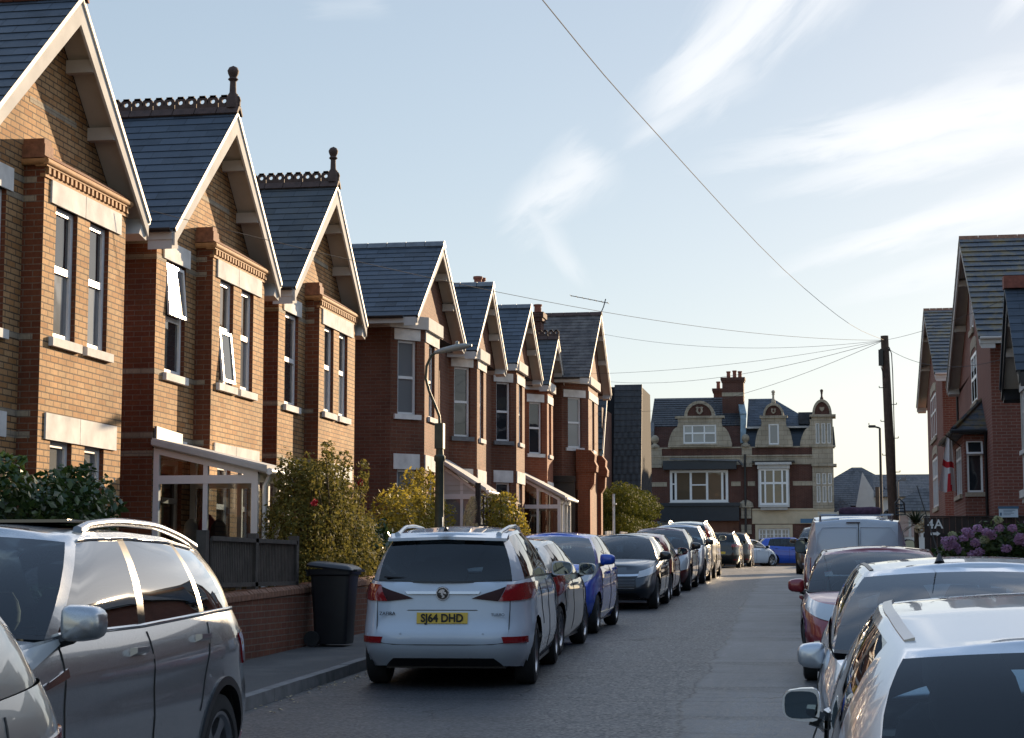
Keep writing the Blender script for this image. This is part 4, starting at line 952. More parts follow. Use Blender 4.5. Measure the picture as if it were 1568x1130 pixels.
# ---------------------------------------------------------------- leaves
def leaves(mb, blobs, n, size, flat=.35, aspect=.5, edge=.55, mi=0, droop=0.0, rng=RNG):
    """n folded leaves scattered through ellipsoids (cx,cy,cz,rx,ry,rz), denser towards their skins."""
    vol = np.array([b[3] * b[4] * b[5] for b in blobs]) ** .75; vol /= vol.sum()
    cnt = rng.multinomial(n, vol)
    for b, c in zip(blobs, cnt):
        d = rng.normal(size=(c, 3)); d /= np.linalg.norm(d, axis=1)[:, None]
        rr = rng.random(c) ** (1 / 3) ; rr = np.where(rng.random(c) < edge, .82 + .26 * rng.random(c), rr)
        # lumpy skin
        lump = 1 + .12 * np.sin(d[:, 0] * 7 + b[0] * 5) * np.sin(d[:, 1] * 6 + b[1]) + .1 * np.sin(d[:, 2] * 9 + b[2] * 3)
        p = np.array(b[:3]) + d * (rr * lump)[:, None] * np.array(b[3:6])
        nrm = d + rng.normal(size=(c, 3)) * .8; nrm[:, 2] += flat; nrm /= np.linalg.norm(nrm, axis=1)[:, None]
        t = np.cross(nrm, rng.normal(size=(c, 3))); t /= np.linalg.norm(t, axis=1)[:, None]; t[:, 2] -= droop; bi = np.cross(nrm, t)
        s = size * (.6 + .8 * rng.random(c))
        for k in range(c):
            L = s[k]; w_ = L * aspect * .5; q = p[k]; tt = t[k]; bb = bi[k]; nn = nrm[k]
            o = len(mb.v)
            mb.v.extend([tuple(q - tt * L * .5), tuple(q + bb * w_ - nn * w_ * .3), tuple(q + tt * L * .5 - nn * L * .12), tuple(q - bb * w_ - nn * w_ * .3)])
            mb.f.append((o, o + 1, o + 2, o + 3)); mb.m.append(mi); mb.uv.append(None)
def box_blobs(x0, x1, y0, y1, z0, z1, r, jit=.12):
    out = []; nx = max(1, int((x1 - x0) / r)); ny = max(1, int((y1 - y0) / r)); nz = max(1, int((z1 - z0) / r))
    for i in range(nx):
        for j in range(ny):
            for k in range(nz):
                out.append((x0 + (x1 - x0) * (i + .5) / nx + random.uniform(-jit, jit), y0 + (y1 - y0) * (j + .5) / ny + random.uniform(-jit, jit), z0 + (z1 - z0) * (k + .5) / nz + random.uniform(-jit, jit), r * .7, r * .7, r * .7))
    return out
def stems(mb, base, tips, r=.02, mi=0):
    for t in tips:
        b = Vector(base) + Vector((random.uniform(-.15, .15), random.uniform(-.15, .15), 0)); t = Vector(t); mid = b.lerp(t, .5) + Vector((random.uniform(-.1, .1), random.uniform(-.1, .1), .1))
        mb.tube([b, mid, t], [r, r * .7, r * .3], 5, mi)
def shrub(name, label, cat, base, blobs, n, size, mat, group=None, stem_r=.03, ntips=14, **kw):
    o = empty(name, label, cat, base, group)
    m = MB(); leaves(m, blobs, n, size, **kw); m.build('foliage', mat, o)
    m = MB(); stems(m, base, [(b[0] + random.uniform(-.3, .3) * b[3], b[1] + random.uniform(-.3, .3) * b[4], b[2] + b[5] * random.uniform(-.2, .6)) for b in random.choices(blobs, k=ntips)], stem_r)
    m.build('stem', 'twig', o); return o
# laurel hedge in front of the first house
shrub('laurel_hedge', 'dense dark laurel hedge below the nearest brick house', 'hedge', (-7.35, 15.6, G(15)), box_blobs(-7.75, -7.0, 12.2, 18.1, .6, 2.52, .42), 26000, .095, 'laurel_leaf', flat=.5, aspect=.55, ntips=30)
# big flowering bush over the garden wall
bb = [(-7.0 + .15 * math.sin(k * 2.3), 22.9 + .28 * k, 2.95 + .3 * math.sin(k * 1.7), .1, .14, .22) for k in range(12)] + [(-7.3, 24.1, 2.35, .5, 1.2, .75), (-7.35, 23.4, 2.1, .45, .8, 1.0), (-7.3, 25.6, 2.15, .5, 1.1, .7), (-7.25, 26.6, 1.8, .45, .9, .65), (-7.3, 24.6, 1.4, .45, 1.9, .7), (-7.25, 27.0, 1.35, .4, .8, .5), (-7.4, 23.3, 2.9, .25, .35, .35), (-7.3, 24.7, 2.95, .3, .4, .3), (-7.15, 25.3, 1.6, .5, 1.2, .6)]
bb = [(b[0], b[1] * .82 + 5.75, b[2], b[3], b[4] * .85, b[5] * 1.06) for b in bb]
sb = shrub('flowering_bush', 'large olive-green climbing rose bush above the brick garden wall', 'bush', (-7.3, 26.0, G(26)), bb, 34000, .062, 'olive_leaf', ntips=40, stem_r=.02, edge=.7)
for (x, y, z) in ((-6.85, 24.0, 2.55), (-6.9, 26.6, 2.95)):
    m = MB(); leaves(m, [(x, y, z, .04, .045, .04)], 60, .05, aspect=.9); m.build('rose', 'red_flower', sb)
shrub('laurel_bush', 'glossy dark green laurel bush between the rose bush and the golden shrub', 'bush', (-7.2, 28.5, G(28)), [(-7.15, 28.3, 1.7, .45, .8, .65), (-7.2, 29.0, 1.55, .4, .8, .7), (-7.1, 28.0, 1.3, .35, .7, .5)], 5200, .13, 'shiny_leaf', flat=.3, aspect=.35, droop=.4)
gsb = shrub('golden_shrub', 'golden-leaved shrub behind the green street lamp column', 'shrub', (-7.5, 33, G(33)), [(-7.5, 31.2, 2.3, .5, .8, .65), (-7.5, 32.5, 2.4, .5, .9, .75), (-7.55, 33.7, 2.85, .4, .6, .75), (-7.5, 33.0, 1.7, .5, 1.6, .7), (-7.4, 34.9, 2.1, .35, .7, .8), (-7.5, 30.6, 1.9, .4, .5, .5)], 17000, .075, 'golden_leaf')
# pampas plumes
pg = empty('pampas_grass', 'two cream pampas plumes beside the lamp column', 'grass', (-7.0, 35.2, G(35)))
for (x, y, z0, z1, lean) in ((-7.0, 35.3, 2.35, 3.05, .12), (-6.95, 35.0, 1.9, 2.5, .18)):
    m = MB(); rng = np.random.default_rng(int(z1 * 100)); n = 900
    for k in range(n):
        t = rng.random(); r = .13 * math.sin(math.pi * min(1, t * .9 + .08)) ** .8; a = rng.random() * 6.28; p = Vector((x + lean * t + r * math.cos(a) * .8, y + r * math.sin(a), z0 + (z1 - z0) * t)); d = Vector((math.cos(a) * .035 + .02, math.sin(a) * .035, .05)); s = Vector((-math.sin(a), math.cos(a), 0)) * .006
        m.quad(p - s, p + s, p + d + s * .3, p + d - s * .3)
    m.tube([(x - .05, y, G(35)), (x, y, z0), (x + lean, y, z1)], .008, 5); m.build('plume', 'pampas', pg)
m = MB(); leaves(m, [(-7.0, 35.1, 1.5, .35, .35, .5)], 500, .35, aspect=.05, droop=.3); m.build('blades', 'olive_leaf', pg)
# climber on a dark trellis
tr = empty('trellis_climber', 'yellow-green climber on a dark square trellis between two porches', 'climber', (-7.3, 41.5, G(41)))
m = MB()
for y in np.arange(38.8, 44.0, .42): m.box(-7.42, -7.39, y, y + .035, G(40), 3.25)
for z in np.arange(1.3, 3.3, .32): m.box(-7.39, -7.37, 38.8, 44.0, z, z + .035)
m.box(-7.46, -7.36, 38.6, 38.72, G(40), 3.5); m.build('trellis', 'dark_fence_wood', tr)
m = MB(); leaves(m, [(-7.3, 39.9, 2.9, .28, .7, .5), (-7.3, 41.2, 2.95, .3, .9, .5), (-7.3, 42.6, 2.6, .3, .9, .55), (-7.3, 43.6, 2.2, .3, .7, .6), (-7.3, 40.2, 2.1, .25, .9, .6), (-7.3, 42.0, 1.9, .28, 1.2, .6), (-7.2, 44.4, 1.8, .25, .5, .4)], 5200, .09, edge=.4); m.build('foliage', 'golden_leaf', tr)
m = MB(); stems(m, (-7.3, 41.5, G(41)), [(-7.3 + random.uniform(-.2, .3), random.uniform(39, 45), random.uniform(2, 3.5)) for _ in range(26)], .015); m.build('stem', 'twig', tr)
# far clipped hedge
shrub('privet_hedge', 'big clipped hedge beyond the corner house, sunlit along its right edge', 'hedge', (-8, 71, G(71)), box_blobs(-9.4, -7.05, 67.0, 80, 1.6, 4.8, .8, .06), 60000, .095, 'privet_leaf', flat=.3, aspect=.65, ntips=10, edge=.75)
# low bushes by the far fascia
shrub('low_bush', 'low rounded bush beyond the clipped hedge, before the brick shopfront', 'bush', (-9, 100, G(99)), [(-10.0, 113.0, 2.8, 1.2, .8, 1.2), (-9.0, 112.9, 2.4, .8, .7, .7)], 2200, .22, 'privet_leaf')
# hydrangea
hb = [(2.75, 40.2, 1.75, .6, .7, .6), (3.4, 40.3, 1.95, .6, .7, .62), (4.0, 40.3, 1.95, .6, .7, .6), (4.7, 40.3, 1.8, .6, .7, .65), (3.2, 39.8, 1.5, .9, .5, .5), (4.3, 39.8, 1.5, .8, .5, .5)]
hy = shrub('hydrangea_bush', 'hydrangea bush covered in pink and pale flower heads before the dark fence', 'bush', (3.4, 40.2, G(40)), hb, 9000, .12, 'hydrangea_leaf', aspect=.6)
heads = [(1446, 828), (1440, 838), (1450, 838), (1466, 816), (1470, 820), (1492, 817), (1500, 819), (1501, 823), (1462, 826), (1446, 822), (1436, 830), (1540, 825), (1546, 831), (1550, 835), (1538, 831), (1553, 803), (1483, 847), (1482, 812), (1565, 812), (1491, 829), (1510, 800), (1512, 812), (1478, 833), (1473, 850), (1562, 845), (1520, 842), (1530, 812), (1456, 845)]
for i, (px, py) in enumerate(heads):
    u = (px - 1270) / 2800; x = u * 39.55 * 1.03; z = 1.65 + (872 - py) * 39.55 / 2800 * 1.015; y = 39.45 + .25 * ((i * 7) % 5) / 5
    m = MB(); pale = i in (9, 20, 24, 19) ; rr = .085 + .03 * ((i * 5) % 3) / 3
    leaves(m, [(x, y, z, rr, rr, rr * .8)], 130, .045, aspect=.95, edge=.9); m.build('flower_head', 'pale_petal' if pale else 'pink_petal', hy)
# spiky palm in the corner
pm = empty('cordyline_palm', 'small spiky palm by the end of the dark fence', 'plant', (2.3, 50, G(50)))
m = MB(); m.tube([(2.3, 50, G(50)), (2.3, 50, 2.75)], [.08, .06], 7); m.build('trunk', 'twig', pm)
m = MB(); rng = np.random.default_rng(3)
for k in range(85):
    a = rng.random() * 6.28; e = rng.uniform(-.5, 1.4); L = rng.uniform(.4, .7); d = Vector((math.cos(a) * math.cos(e), math.sin(a) * math.cos(e), math.sin(e))); s = Vector((-math.sin(a), math.cos(a), 0)) * .018; b = Vector((2.3, 50, 2.85)); t = b + d * L - Vector((0, 0, .18 * L * math.cos(e))); mm = b + d * L * .55
    m.add([b - s, b + s, mm + s, mm - s, t], [(0, 1, 2, 3), (3, 2, 4)])
m.build('frond', 'palm_leaf', pm)
m = MB(); leaves(m, [(2.38, 49.7, 2.75, .16, .16, .14), (2.52, 49.6, 2.9, .12, .1, .1)], 260, .06, aspect=.8); tag(m.build('pale_blossom', 'pampas'), 'pale blossom catching the light beside the spiky palm', 'flowers')

# ================================================================ garden wall, slatted fence, bin on the left
gw = empty('garden_wall', 'low red brick garden wall with rounded coping along the left pavement', 'wall', (-6.8, 25, G(25)))
m = MB(); c = MB(); ys = [10, 14, 18, 19.87, 22.9, 26.9, 30, 36, 42, 47]
for a, b in zip(ys, ys[1:]):
    h0, h1 = (.80, .80)
    m.hexa([(-6.90, a, G(a) - .1), (-6.68, a, G(a) - .1), (-6.68, b, G(b) - .1), (-6.90, b, G(b) - .1)], [(-6.90, a, G(a) + h0), (-6.68, a, G(a) + h0), (-6.68, b, G(b) + h1), (-6.90, b, G(b) + h1)])
    n = int((b - a) / .115)
    for i in range(n):
        y = a + (b - a) * i / n; z = G(y) + h0; hh = .11 + random.uniform(-.008, .008)
        pr = [(-6.92, z), (-6.92, z + hh * .6), (-6.87, z + hh), (-6.71, z + hh), (-6.66, z + hh * .6), (-6.66, z)]; c.prism(pr, y + .004, y + (b - a) / n - .004, 'y')
m.build('brickwork', 'garden_wall_brick', gw); c.build('coping', 'coping_brick', gw)
sf = empty('slatted_fence', 'weathered vertical-slat fence panels standing on the brick garden wall', 'fence', (-6.78, 21, 1.4))
m = MB()
for y in np.arange(19.6, 22.85, .062):
    m.box(-6.80, -6.775, y, y + .034, G(y) + .95, 2.0 + .0)
m.box(-6.77, -6.74, 19.55, 22.85, 1.97, 2.02); m.box(-6.77, -6.74, 19.55, 22.85, 1.45, 1.5); m.build('slats', 'fence_wood', sf)
for y in (19.35, 21.15, 22.85): m = MB(); m.box(-6.85, -6.74, y - .055, y + .055, .5, 2.08); m.build('post', 'fence_wood', sf)
# wheelie bin
wb = empty('wheelie_bin', 'black wheeled rubbish bin standing against the brick garden wall', 'bin', (-6.33, 23.15, G(23) + KERB)); bz = G(23.15) + KERB - .004
def ring(cx, cy, hx, hy, z, r=.05, n=4):
    out = []
    for sx_, sy_, a0 in ((1, 1, 0), (-1, 1, 90), (-1, -1, 180), (1, -1, 270)):
        for k in range(n):
            a = R_(a0 + 90 * k / (n - 1)); out.append((cx + sx_ * (hx - r) + r * math.cos(a), cy + sy_ * (hy - r) + r * math.sin(a), z))
    return out
m = MB(); prof = [(-.0, .205, .215, .03), (0, .215, .22, .06), (.0, .235, .235, .5), (.0, .262, .262, .9), (.0, .27, .27, .905), (0, .29, .285, .92), (0, .295, .29, .99)]
rs = [ring(-6.33, 23.15, hx, hy, bz + z) for _, hx, hy, z in prof]
for a, b in zip(rs, rs[1:]):
    n = len(a)
    m.add(a + b, [(i, (i + 1) % n, n + (i + 1) % n, n + i) for i in range(n)])
m.poly(rs[0][::-1]); m.build('body', 'bin_plastic', wb, 35, weld=True)
m = MB(); L_ = [ring(-6.33, 23.15, .305, .30, bz + .985), ring(-6.33, 23.15, .31, .305, bz + 1.01), ring(-6.33, 23.15, .28, .275, bz + 1.045), ring(-6.33, 23.15, .2, .2, bz + 1.07)]
L_ = [[(x, y, z + (.035 * (-(x + 6.33)) / .3)) for x, y, z in r_] for r_ in L_]
for a, b in zip(L_, L_[1:]): n = len(a); m.add(a + b, [(i, (i + 1) % n, n + (i + 1) % n, n + i) for i in range(n)])
m.poly(L_[-1]); m.box(-6.06, -5.98, 22.95, 23.35, bz + .955, bz + .985); m.build('lid', 'bin_plastic', wb, 40, weld=True)
for y in (22.88, 23.42): m = MB(); m.lathe([(0, -.03), (.10, -.03), (.10, .03), (0, .03)], 16, Matrix.Translation((-6.55, y, bz + .1)) @ Matrix.Rotation(R_(90), 4, 'X')); m.build('wheel', 'tyre_rubber', wb, 40)
m = MB(); m.tube([(-6.64, 22.9, bz + .97), (-6.64, 23.4, bz + .97)], .016, 6); m.box(-6.64, -6.6, 22.9, 22.95, bz + .9, bz + .98); m.box(-6.64, -6.6, 23.35, 23.4, bz + .9, bz + .98); m.build('handle', 'bin_plastic', wb)

# ================================================================ street lamps, poles, wires
lp = empty('street_lamp', 'old green swan-neck street lamp in front of the red brick houses', 'street lamp', (-6.6, 30.9, G(31)))
m = MB(); X, Y = -6.6, 30.9; zb = G(31)
m.lathe([(.11, zb), (.11, zb + 1.1), (.085, zb + 1.15), (.075, zb + 2.75), (.10, zb + 2.78), (.10, zb + 2.85), (.07, zb + 2.88), (.065, zb + 2.98), (.0, zb + 2.98)], 12, Matrix.Translation((X, Y, 0)))
m.build('column', 'green_post', lp, 40)
m = MB(); m.box(X - .075, X + .075, Y - .08, Y + .08, zb + 2.98, zb + 3.42); m.build('switch_box', 'green_post', lp)
m = MB(); m.tube([(X, Y, zb + 3.4), (X - .01, Y, zb + 3.55), (X - .09, Y, zb + 3.75), (X - .19, Y, zb + 3.98), (X - .25, Y, zb + 4.2), (X - .24, Y, zb + 4.42), (X - .16, Y, zb + 4.6), (X - .06, Y, zb + 4.67)], .024, 8); m.build('swan_neck', 'green_post', lp, 60)
m = MB()
for i, (t, w_, hh) in enumerate([(0, .05, .03), (.12, .08, .05), (.4, .1, .055), (.55, .07, .035)]): pass
sec = [(-.10, .035, .03, 4.655), (.05, .06, .05, 4.69), (.28, .085, .06, 4.735), (.45, .075, .05, 4.76), (.56, .03, .02, 4.77)]
vs = []; n = 10
for (dx, ry, rz, z) in sec:
    for k in range(n): a = 2 * math.pi * k / n; vs.append((X + dx, Y + ry * math.cos(a), zb + z + rz * math.sin(a)))
m.add(vs, [(i * n + k, i * n + (k + 1) % n, (i + 1) * n + (k + 1) % n, (i + 1) * n + k) for i in range(len(sec) - 1) for k in range(n)] + [tuple(range(n)), tuple(range((len(sec) - 1) * n, len(sec) * n))]); m.build('lantern', 'lamp_grey', lp, 50)
m = MB(); m.lathe([(.035, 0), (.035, .05), (0, .065)], 10, Matrix.Translation((X + .3, Y, zb + 4.79))); m.build('photocell', 'lamp_grey', lp, 40)
m = MB(); m.box(X + .07, X + .075, Y - .10, Y - .03, zb + 1.55, zb + 1.8); m.build('label_plate', 'sign_pale', lp)
def modern_lamp(x, y, z, arm, label, mat='lamp_black', r=.07):
    o = empty('tall_street_lamp', label, 'street lamp', (x, y, G(y)), 'tall far street lamps'); m = MB(); m.tube([(x, y, G(y)), (x, y, z)], [r, r * .7], 8); m.build('column', mat, o, 50)
    m = MB(); m.tube([(x, y, z), (x + arm * .5, y, z + .06)], .04, 6); m.prism([(x + arm * .4, z + .02), (x + arm, z + .02), (x + arm * 1.1, z + .07), (x + arm, z + .12), (x + arm * .4, z + .12)], y - .12, y + .12, 'y'); m.box(x + arm * .98, x + arm * 1.05, y - .03, y + .03, z + .12, z + .22); m.build('lantern', mat, o); return o
modern_lamp(2.25, 80, 7.7, -.45, 'thin black street lamp left of the telegraph pole, head turned left')
modern_lamp(2.58, 70, 4.95, .30, 'short street lamp right of the telegraph pole, level with the far white house', 'lamp_grey', .05)
tp = empty('telegraph_pole', 'leaning wooden telegraph pole with climbing steps and many wires', 'telegraph pole', (1.93, 55, G(55)))
m = MB(); m.tube([(1.95, 55, G(55) - .1), (1.83, 55, 5), (1.74, 55, 8.55)], [.16, .14, .115], 12); m.build('pole', 'pole_wood', tp, 50)
m = MB(); m.tube([(1.86, 54.87, 8.2), (1.93, 54.87, 8.0), (1.95, 54.86, 7.4), (1.97, 54.86, 3.2)], .015, 5); m.tube([(1.62, 54.88, 8.1), (1.62, 54.88, 7.6), (1.7, 54.88, 7.3)], .012, 5); m.build('cable', 'wire_rubber', tp)
m = MB(); m.box(1.55, 1.68, 54.8, 54.95, 7.65, 8.12); m.build('junction_box', 'dark_trim', tp)
for i in range(9):
    z = 3.0 + i * .5; s = 1 if i % 2 else -1; x = 1.95 - .2 * (z - 1.3) / 7.3; m = MB(); m.tube([(x, 54.95, z), (x + s * .24, 54.95, z)], .012, 5); m.tube([(x + s * .24, 54.95, z), (x + s * .24, 54.95, z + .05)], .012, 5); m.build('step', 'lamp_black', tp)
m = MB(); m.box(1.6, 1.9, 54.93, 55.07, 8.1, 8.16); m.build('crossarm', 'pole_wood', tp)
m = MB(); m.tube([(2.35, 90, G(90)), (2.35, 90, 5.6)], [.13, .1], 10); tag(m.build('far_pole', 'pole_wood'), 'stubby dark pole behind the telegraph pole', 'pole')
def wire(a, b, sag, label, r=.011, n=24, group='overhead wires'):
    a, b = Vector(a), Vector(b); pts = [a.lerp(b, i / n) - Vector((0, 0, sag * 4 * (i / n) * (1 - i / n))) for i in range(n + 1)]
    m = MB(); m.tube(pts, r, 5); o = m.build('overhead_wire', 'wire_rubber'); tag(o, label, 'wire', group); return o
T = Vector((1.74, 55, 8.42))
m = MB(); pts = []
P4 = [(1.74, 55, 8.42), (.6, 43.7, 7.42), (-.68, 31, 6.72), (-1.82, 20, 6.5), (-2.35, 15, 6.52), (-3.4, 5, 6.8), (-4.4, -5, 7.4)]
for i in range(len(P4) - 1):
    for t in (0, .25, .5, .75):
        p0, p1, p2, p3 = [Vector(P4[max(0, min(len(P4) - 1, i + d))]) for d in (-1, 0, 1, 2)]
        pts.append(.5 * ((2 * p1) + (p2 - p0) * t + (2 * p0 - 5 * p1 + 4 * p2 - p3) * t * t + (3 * p1 - p0 - 3 * p2 + p3) * t ** 3))
m.tube(pts, .005, 5); tag(m.build('overhead_wire', 'wire_rubber'), 'long wire crossing the sky diagonally from pole top to upper frame edge', 'wire', 'overhead wires')
wire(T, (-9.0, 23.3, 6.5), .45, 'faint wire from the pole sweeping past all the left gables to the first house', .005)
wire(T, (-7.7, 63.6, 9.9), .35, 'wire from the pole to the top of the aerial house gable', .005)
wire(T, (-7.8, 60.8, 8.2), .2, 'wire from the pole to the eaves of the aerial house', .005)
wire(T, (-10.6, 88.5, 10.8), .5, 'wire from the pole towards the black tiled houses, upper one', .007)
wire(T, (-9.4, 92, 9.6), .5, 'wire from the pole towards the black tiled houses, lower one', .007)
wire(T, (3.52, 36.3, 6.9), .1, 'wire from the pole to the ridge of the house at the right edge', .005)
wire((1.78, 55, 8.2), (3.6, 37.9, 5.9), .35, 'lower sagging wire from the pole past the flag house', .006)
m = MB(); m.tube([(-6.9, 59.5, G(59)), (-6.9, 59.5, 4.1)], .045, 8); m.box(-6.93, -6.8, 59.4, 59.5, 3.75, 3.8); tag(m.build('sign_post', 'painted_stone'), 'thin pale post by the clipped hedge', 'post')
pf = empty('picket_fence', 'white picket fence on a low wall before the corner shopfront', 'fence', (-7.0, 61, G(61)))
m = MB()
for y in np.arange(56, 66, .42): m.box(-7.02, -6.95, y, y + .09, G(y) + .55, G(y) + 1.35 + .12 * ((int(y * 10)) % 2))
m.box(-7.04, -6.93, 56, 66, G(61) + .9, G(61) + .97); m.build('pickets', 'painted_stone', pf)
m = MB(); m.box(-7.1, -6.88, 56, 66, G(56) - .1, G(61) + .55); m.build('low_wall', 'garden_wall_brick', pf)

# ================================================================ black-tiled houses beyond the corner
bt = empty('tiled_house', 'dark pantiled house with boarded side wall, just right of the corner house', 'house', (-13, 87, G(87)), 'black tiled houses'); zg = G(87)
m = MB(); wall_panel(m, (-20, 88, 0), (1, 0), 0, 9.25, zg, 6.3, (), 0); wall_panel(m, (-10.75, 88, 0), (0, 1), 0, 4, zg, 9.5, (), 0); m.build('wall', 'brown_brick', bt)
m = MB(); m.box(-20, -10.80, 87.93, 88.0, 6.1, 7.6); m.build('boarded_wall', 'boarding', bt)
m = MB(); slope(m, (-20, 87.6, 7.4), (-10.7, 87.6, 7.4), (-20, 90.2, 11.6), (-10.7, 90.2, 11.6), .32, lift=.035); m.build('roof', 'black_pantile', bt)
m = MB(); m.beam((-10.66, 87.6, 7.2), (-10.66, 90.2, 11.55), .05, .12); m.build('verge', 'blue_lead', bt); m = MB(); m.box(-10.85, -10.7, 87.85, 87.95, 5.4, 7.4); m.build('corner_lead', 'blue_lead', bt)
m = MB(); slope(m, (-20, 87.7, 3.6), (-10.7, 87.7, 3.6), (-20, 88.0, 6.1), (-10.7, 88.0, 6.1), .32, lift=.035); m.build('tile_hanging', 'black_pantile', bt)
bt2 = empty('tiled_house', 'tall steep black pantiled roof wall standing beside the stone shop gables', 'house', (-12, 92, G(92)), 'black tiled houses')
m = MB(); slope(m, (-10.72, 92.0, 4.0), (-9.3, 92.0, 4.0), (-10.72, 93.2, 11.1), (-9.3, 93.2, 11.1), .32, lift=.035); m.build('tile_hanging', 'black_pantile', bt2)
m = MB(); m.hexa([(-16, 92.1, 1.8), (-9.35, 92.1, 1.8), (-9.35, 99, 1.8), (-16, 99, 1.8)], [(-16, 93.3, 11), (-9.35, 93.3, 11), (-9.35, 98, 11), (-16, 98, 11)]); m.build('wall', 'dark_cladding', bt2)

# ================================================================ the stone-dressed shop building facing down the street
FY = 118.3; FZ = 1.85
def arc(cx, cz, r, a0, a1, n=14, rz=None): return [(cx + r * math.cos(R_(t)), cz + (rz or r) * math.sin(R_(t))) for t in np.linspace(a0, a1, n)]
def volute(xl, xr, zb, zs, top, cx, sgn):
    """Outline points of one curly flank, from the foot up to the shoulder."""
    W_ = abs(xr - xl); pts = []
    for t in np.linspace(0, 1, 8): pts.append((xl + (xr - xl) * (1 - math.cos(t * math.pi / 2)) * .78 * 1.0, zb + (zs - zb) * (.08 + .62 * math.sin(t * math.pi / 2) ** 1.6 * 1.0)))
    pts += [(xr - (xr - xl) * .2, zb + (zs - zb) * .72), (xr - (xr - xl) * .12, zb + (zs - zb) * .86), (xr - (xr - xl) * .16, zs)]
    return [(xl, zb)] + pts
def dormer(parent, cx, wb_, ws, zb, zs, arch_r, arch_rz, win, fin=False, mull=(), split=(), crest=True):
    L = volute(cx - wb_, cx - ws * .80, zb, zs, 0, cx, 1); Rr = [(2 * cx - x, z) for x, z in reversed(L)]
    body = L + Rr
    m = MB()
    # stone front with a window opening: left flank, right flank, pier above and below
    x0, x1, z0, z1 = win
    for A in (L, Rr):
        edge = x0 if A is L else x1
        pts = A + ([(edge, zs), (edge, zb)] if A is L else [(edge, zb), (edge, zs)])
        m.hexa([(x, FY - .22, z) for x, z in pts], [(x, FY + .12, z) for x, z in pts])
    m.box(x0, x1, FY - .22, FY + .12, zb, z0); m.box(x0, x1, FY - .22, FY + .12, z1, zs)
    m.box(cx - ws * .98, cx + ws * .98, FY - .3, FY + .2, zs, zs + .16)
    ro, ri = arch_r, arch_r * .80; zc = zs + .16
    o_, i_ = arc(cx, zc, ro, 0, 180, 18, arch_rz), arc(cx, zc, ri, 0, 180, 18, arch_rz * .80)
    for k in range(17): m.prism([o_[k], o_[k + 1], i_[k + 1], i_[k]], FY - .3, FY + .5, 'y')
    g = m.build('gable', 'stone_block', parent)
    m = MB(); m.poly([(x, FY - .2, z) for x, z in [(cx - ri, zc)] + i_[::-1]]); m.build('tympanum', 'brown_brick', g)
    if crest:
        m = MB(); s = arch_r * .24; zz = zc + arch_rz * .36
        sh = [(-1, .9), (-.55, 1.05), (0, .85), (.55, 1.05), (1, .9), (.8, .35), (.95, -.2), (.5, -.85), (0, -1.1), (-.5, -.85), (-.95, -.2), (-.8, .35)]
        m.prism([(cx + a * s, zz + b * s) for a, b in sh], FY - .28, FY - .2, 'y'); sh_ = m.build('shield', 'stone_block', g)
        m = MB(); m.prism([(cx + .38 * s * math.cos(t), zz + .02 + .6 * s * math.sin(t)) for t in np.linspace(0, 6.28, 11)[:-1]], FY - .29, FY - .279, 'y'); m.build('boss', 'brown_brick', g)
    # lead roof running back from the arch, then the window
    m = MB(); oo = arc(cx, zc, ro * .98, 0, 180, 14, arch_rz * .98)
    for k in range(13): m.quad((oo[k][0], FY + .5, oo[k][1]), (oo[k + 1][0], FY + .5, oo[k + 1][1]), (oo[k + 1][0], FY + 3.5, oo[k + 1][1]), (oo[k][0], FY + 3.5, oo[k][1]))
    m.build('dormer_roof', 'blue_lead', g, 60)
    window(parent, (0, FY - .2, 0), (1, 0), x0, x1, z0, z1, split=split, mull=mull, glass=['pane_net', 'pane_blind'], fw=.10, depth=.03, sill='stone_block')
    if fin: finial(cx, FY - .05, zc + arch_rz + .08, parent, .8, 'stone_block')
sh = empty('shop_building', 'two stone-dressed brick shops with curly gables, facing down the street', 'building', (-5.5, FY, FZ))
XL, XM, XR = -11.3, -5.31, .34
lw = (-10.05, -6.31, 5.95, 8.02); rwn = (-4.30, -2.50, 5.75, 8.05); rg = (-4.42, -2.46, 2.45, 4.25)
w = MB(); wall_panel(w, (0, FY, 0), (1, 0), XL, XM, FZ, 9.0, [lw], 0, .1); wall_panel(w, (0, FY, 0), (1, 0), XM, -.9, FZ, 9.0, [rwn, rg], 0, .1); wall_panel(w, (XR, FY, 0), (0, 1), 0, 14, FZ, 9.0); wall_panel(w, (XL, FY + 14, 0), (0, -1), 0, 14, FZ, 10)
w.build('wall', 'brown_brick', sh)
m = MB()
for x0, x1 in ((XL, lw[0] - .2), (lw[1] + .2, XM - .2), (XM + .25, -4.6), (-2.2, -.9)): m.box(x0, x1, FY - .03, FY + .02, 6.98, 7.26)
m.box(XL, -.9, FY - .06, FY + .05, 8.34, 8.88); m.box(XL, -.9, FY - .14, FY + .05, 8.86, 8.95); m.box(XL, -.9, FY - .05, FY + .25, 9.42, 9.50)
m.box(XL, XL + .75, FY - .1, FY + .1, 8.2, 9.5); m.box(XM - .1, XM + .55, FY - .1, FY + .1, 8.2, 9.5); m.build('stone_band', 'stone_block', sh)
m = MB(); m.box(XL, -.9, FY - .02, FY + .22, 8.95, 9.42); m.build('parapet', 'brown_brick', sh)
for x in (XL + .3, XM + .15): m = MB(); m.lathe([(.0, 9.45), (.3, 9.5), (.3, 9.62), (.16, 9.7), (.12, 9.78), (.22, 9.9), (.26, 10.05), (.22, 10.2), (.1, 10.3), (0, 10.32)], 14, Matrix.Translation((x, FY + .05, 0))); m.build('ball_finial', 'stone_block', sh, 50)
dormer(sh, -8.08, 2.05, 1.62, 9.5, 11.35, .98, .98, (-9.15, -7.02, 9.72, 10.95), split=(.55,), mull=(.28, .64))
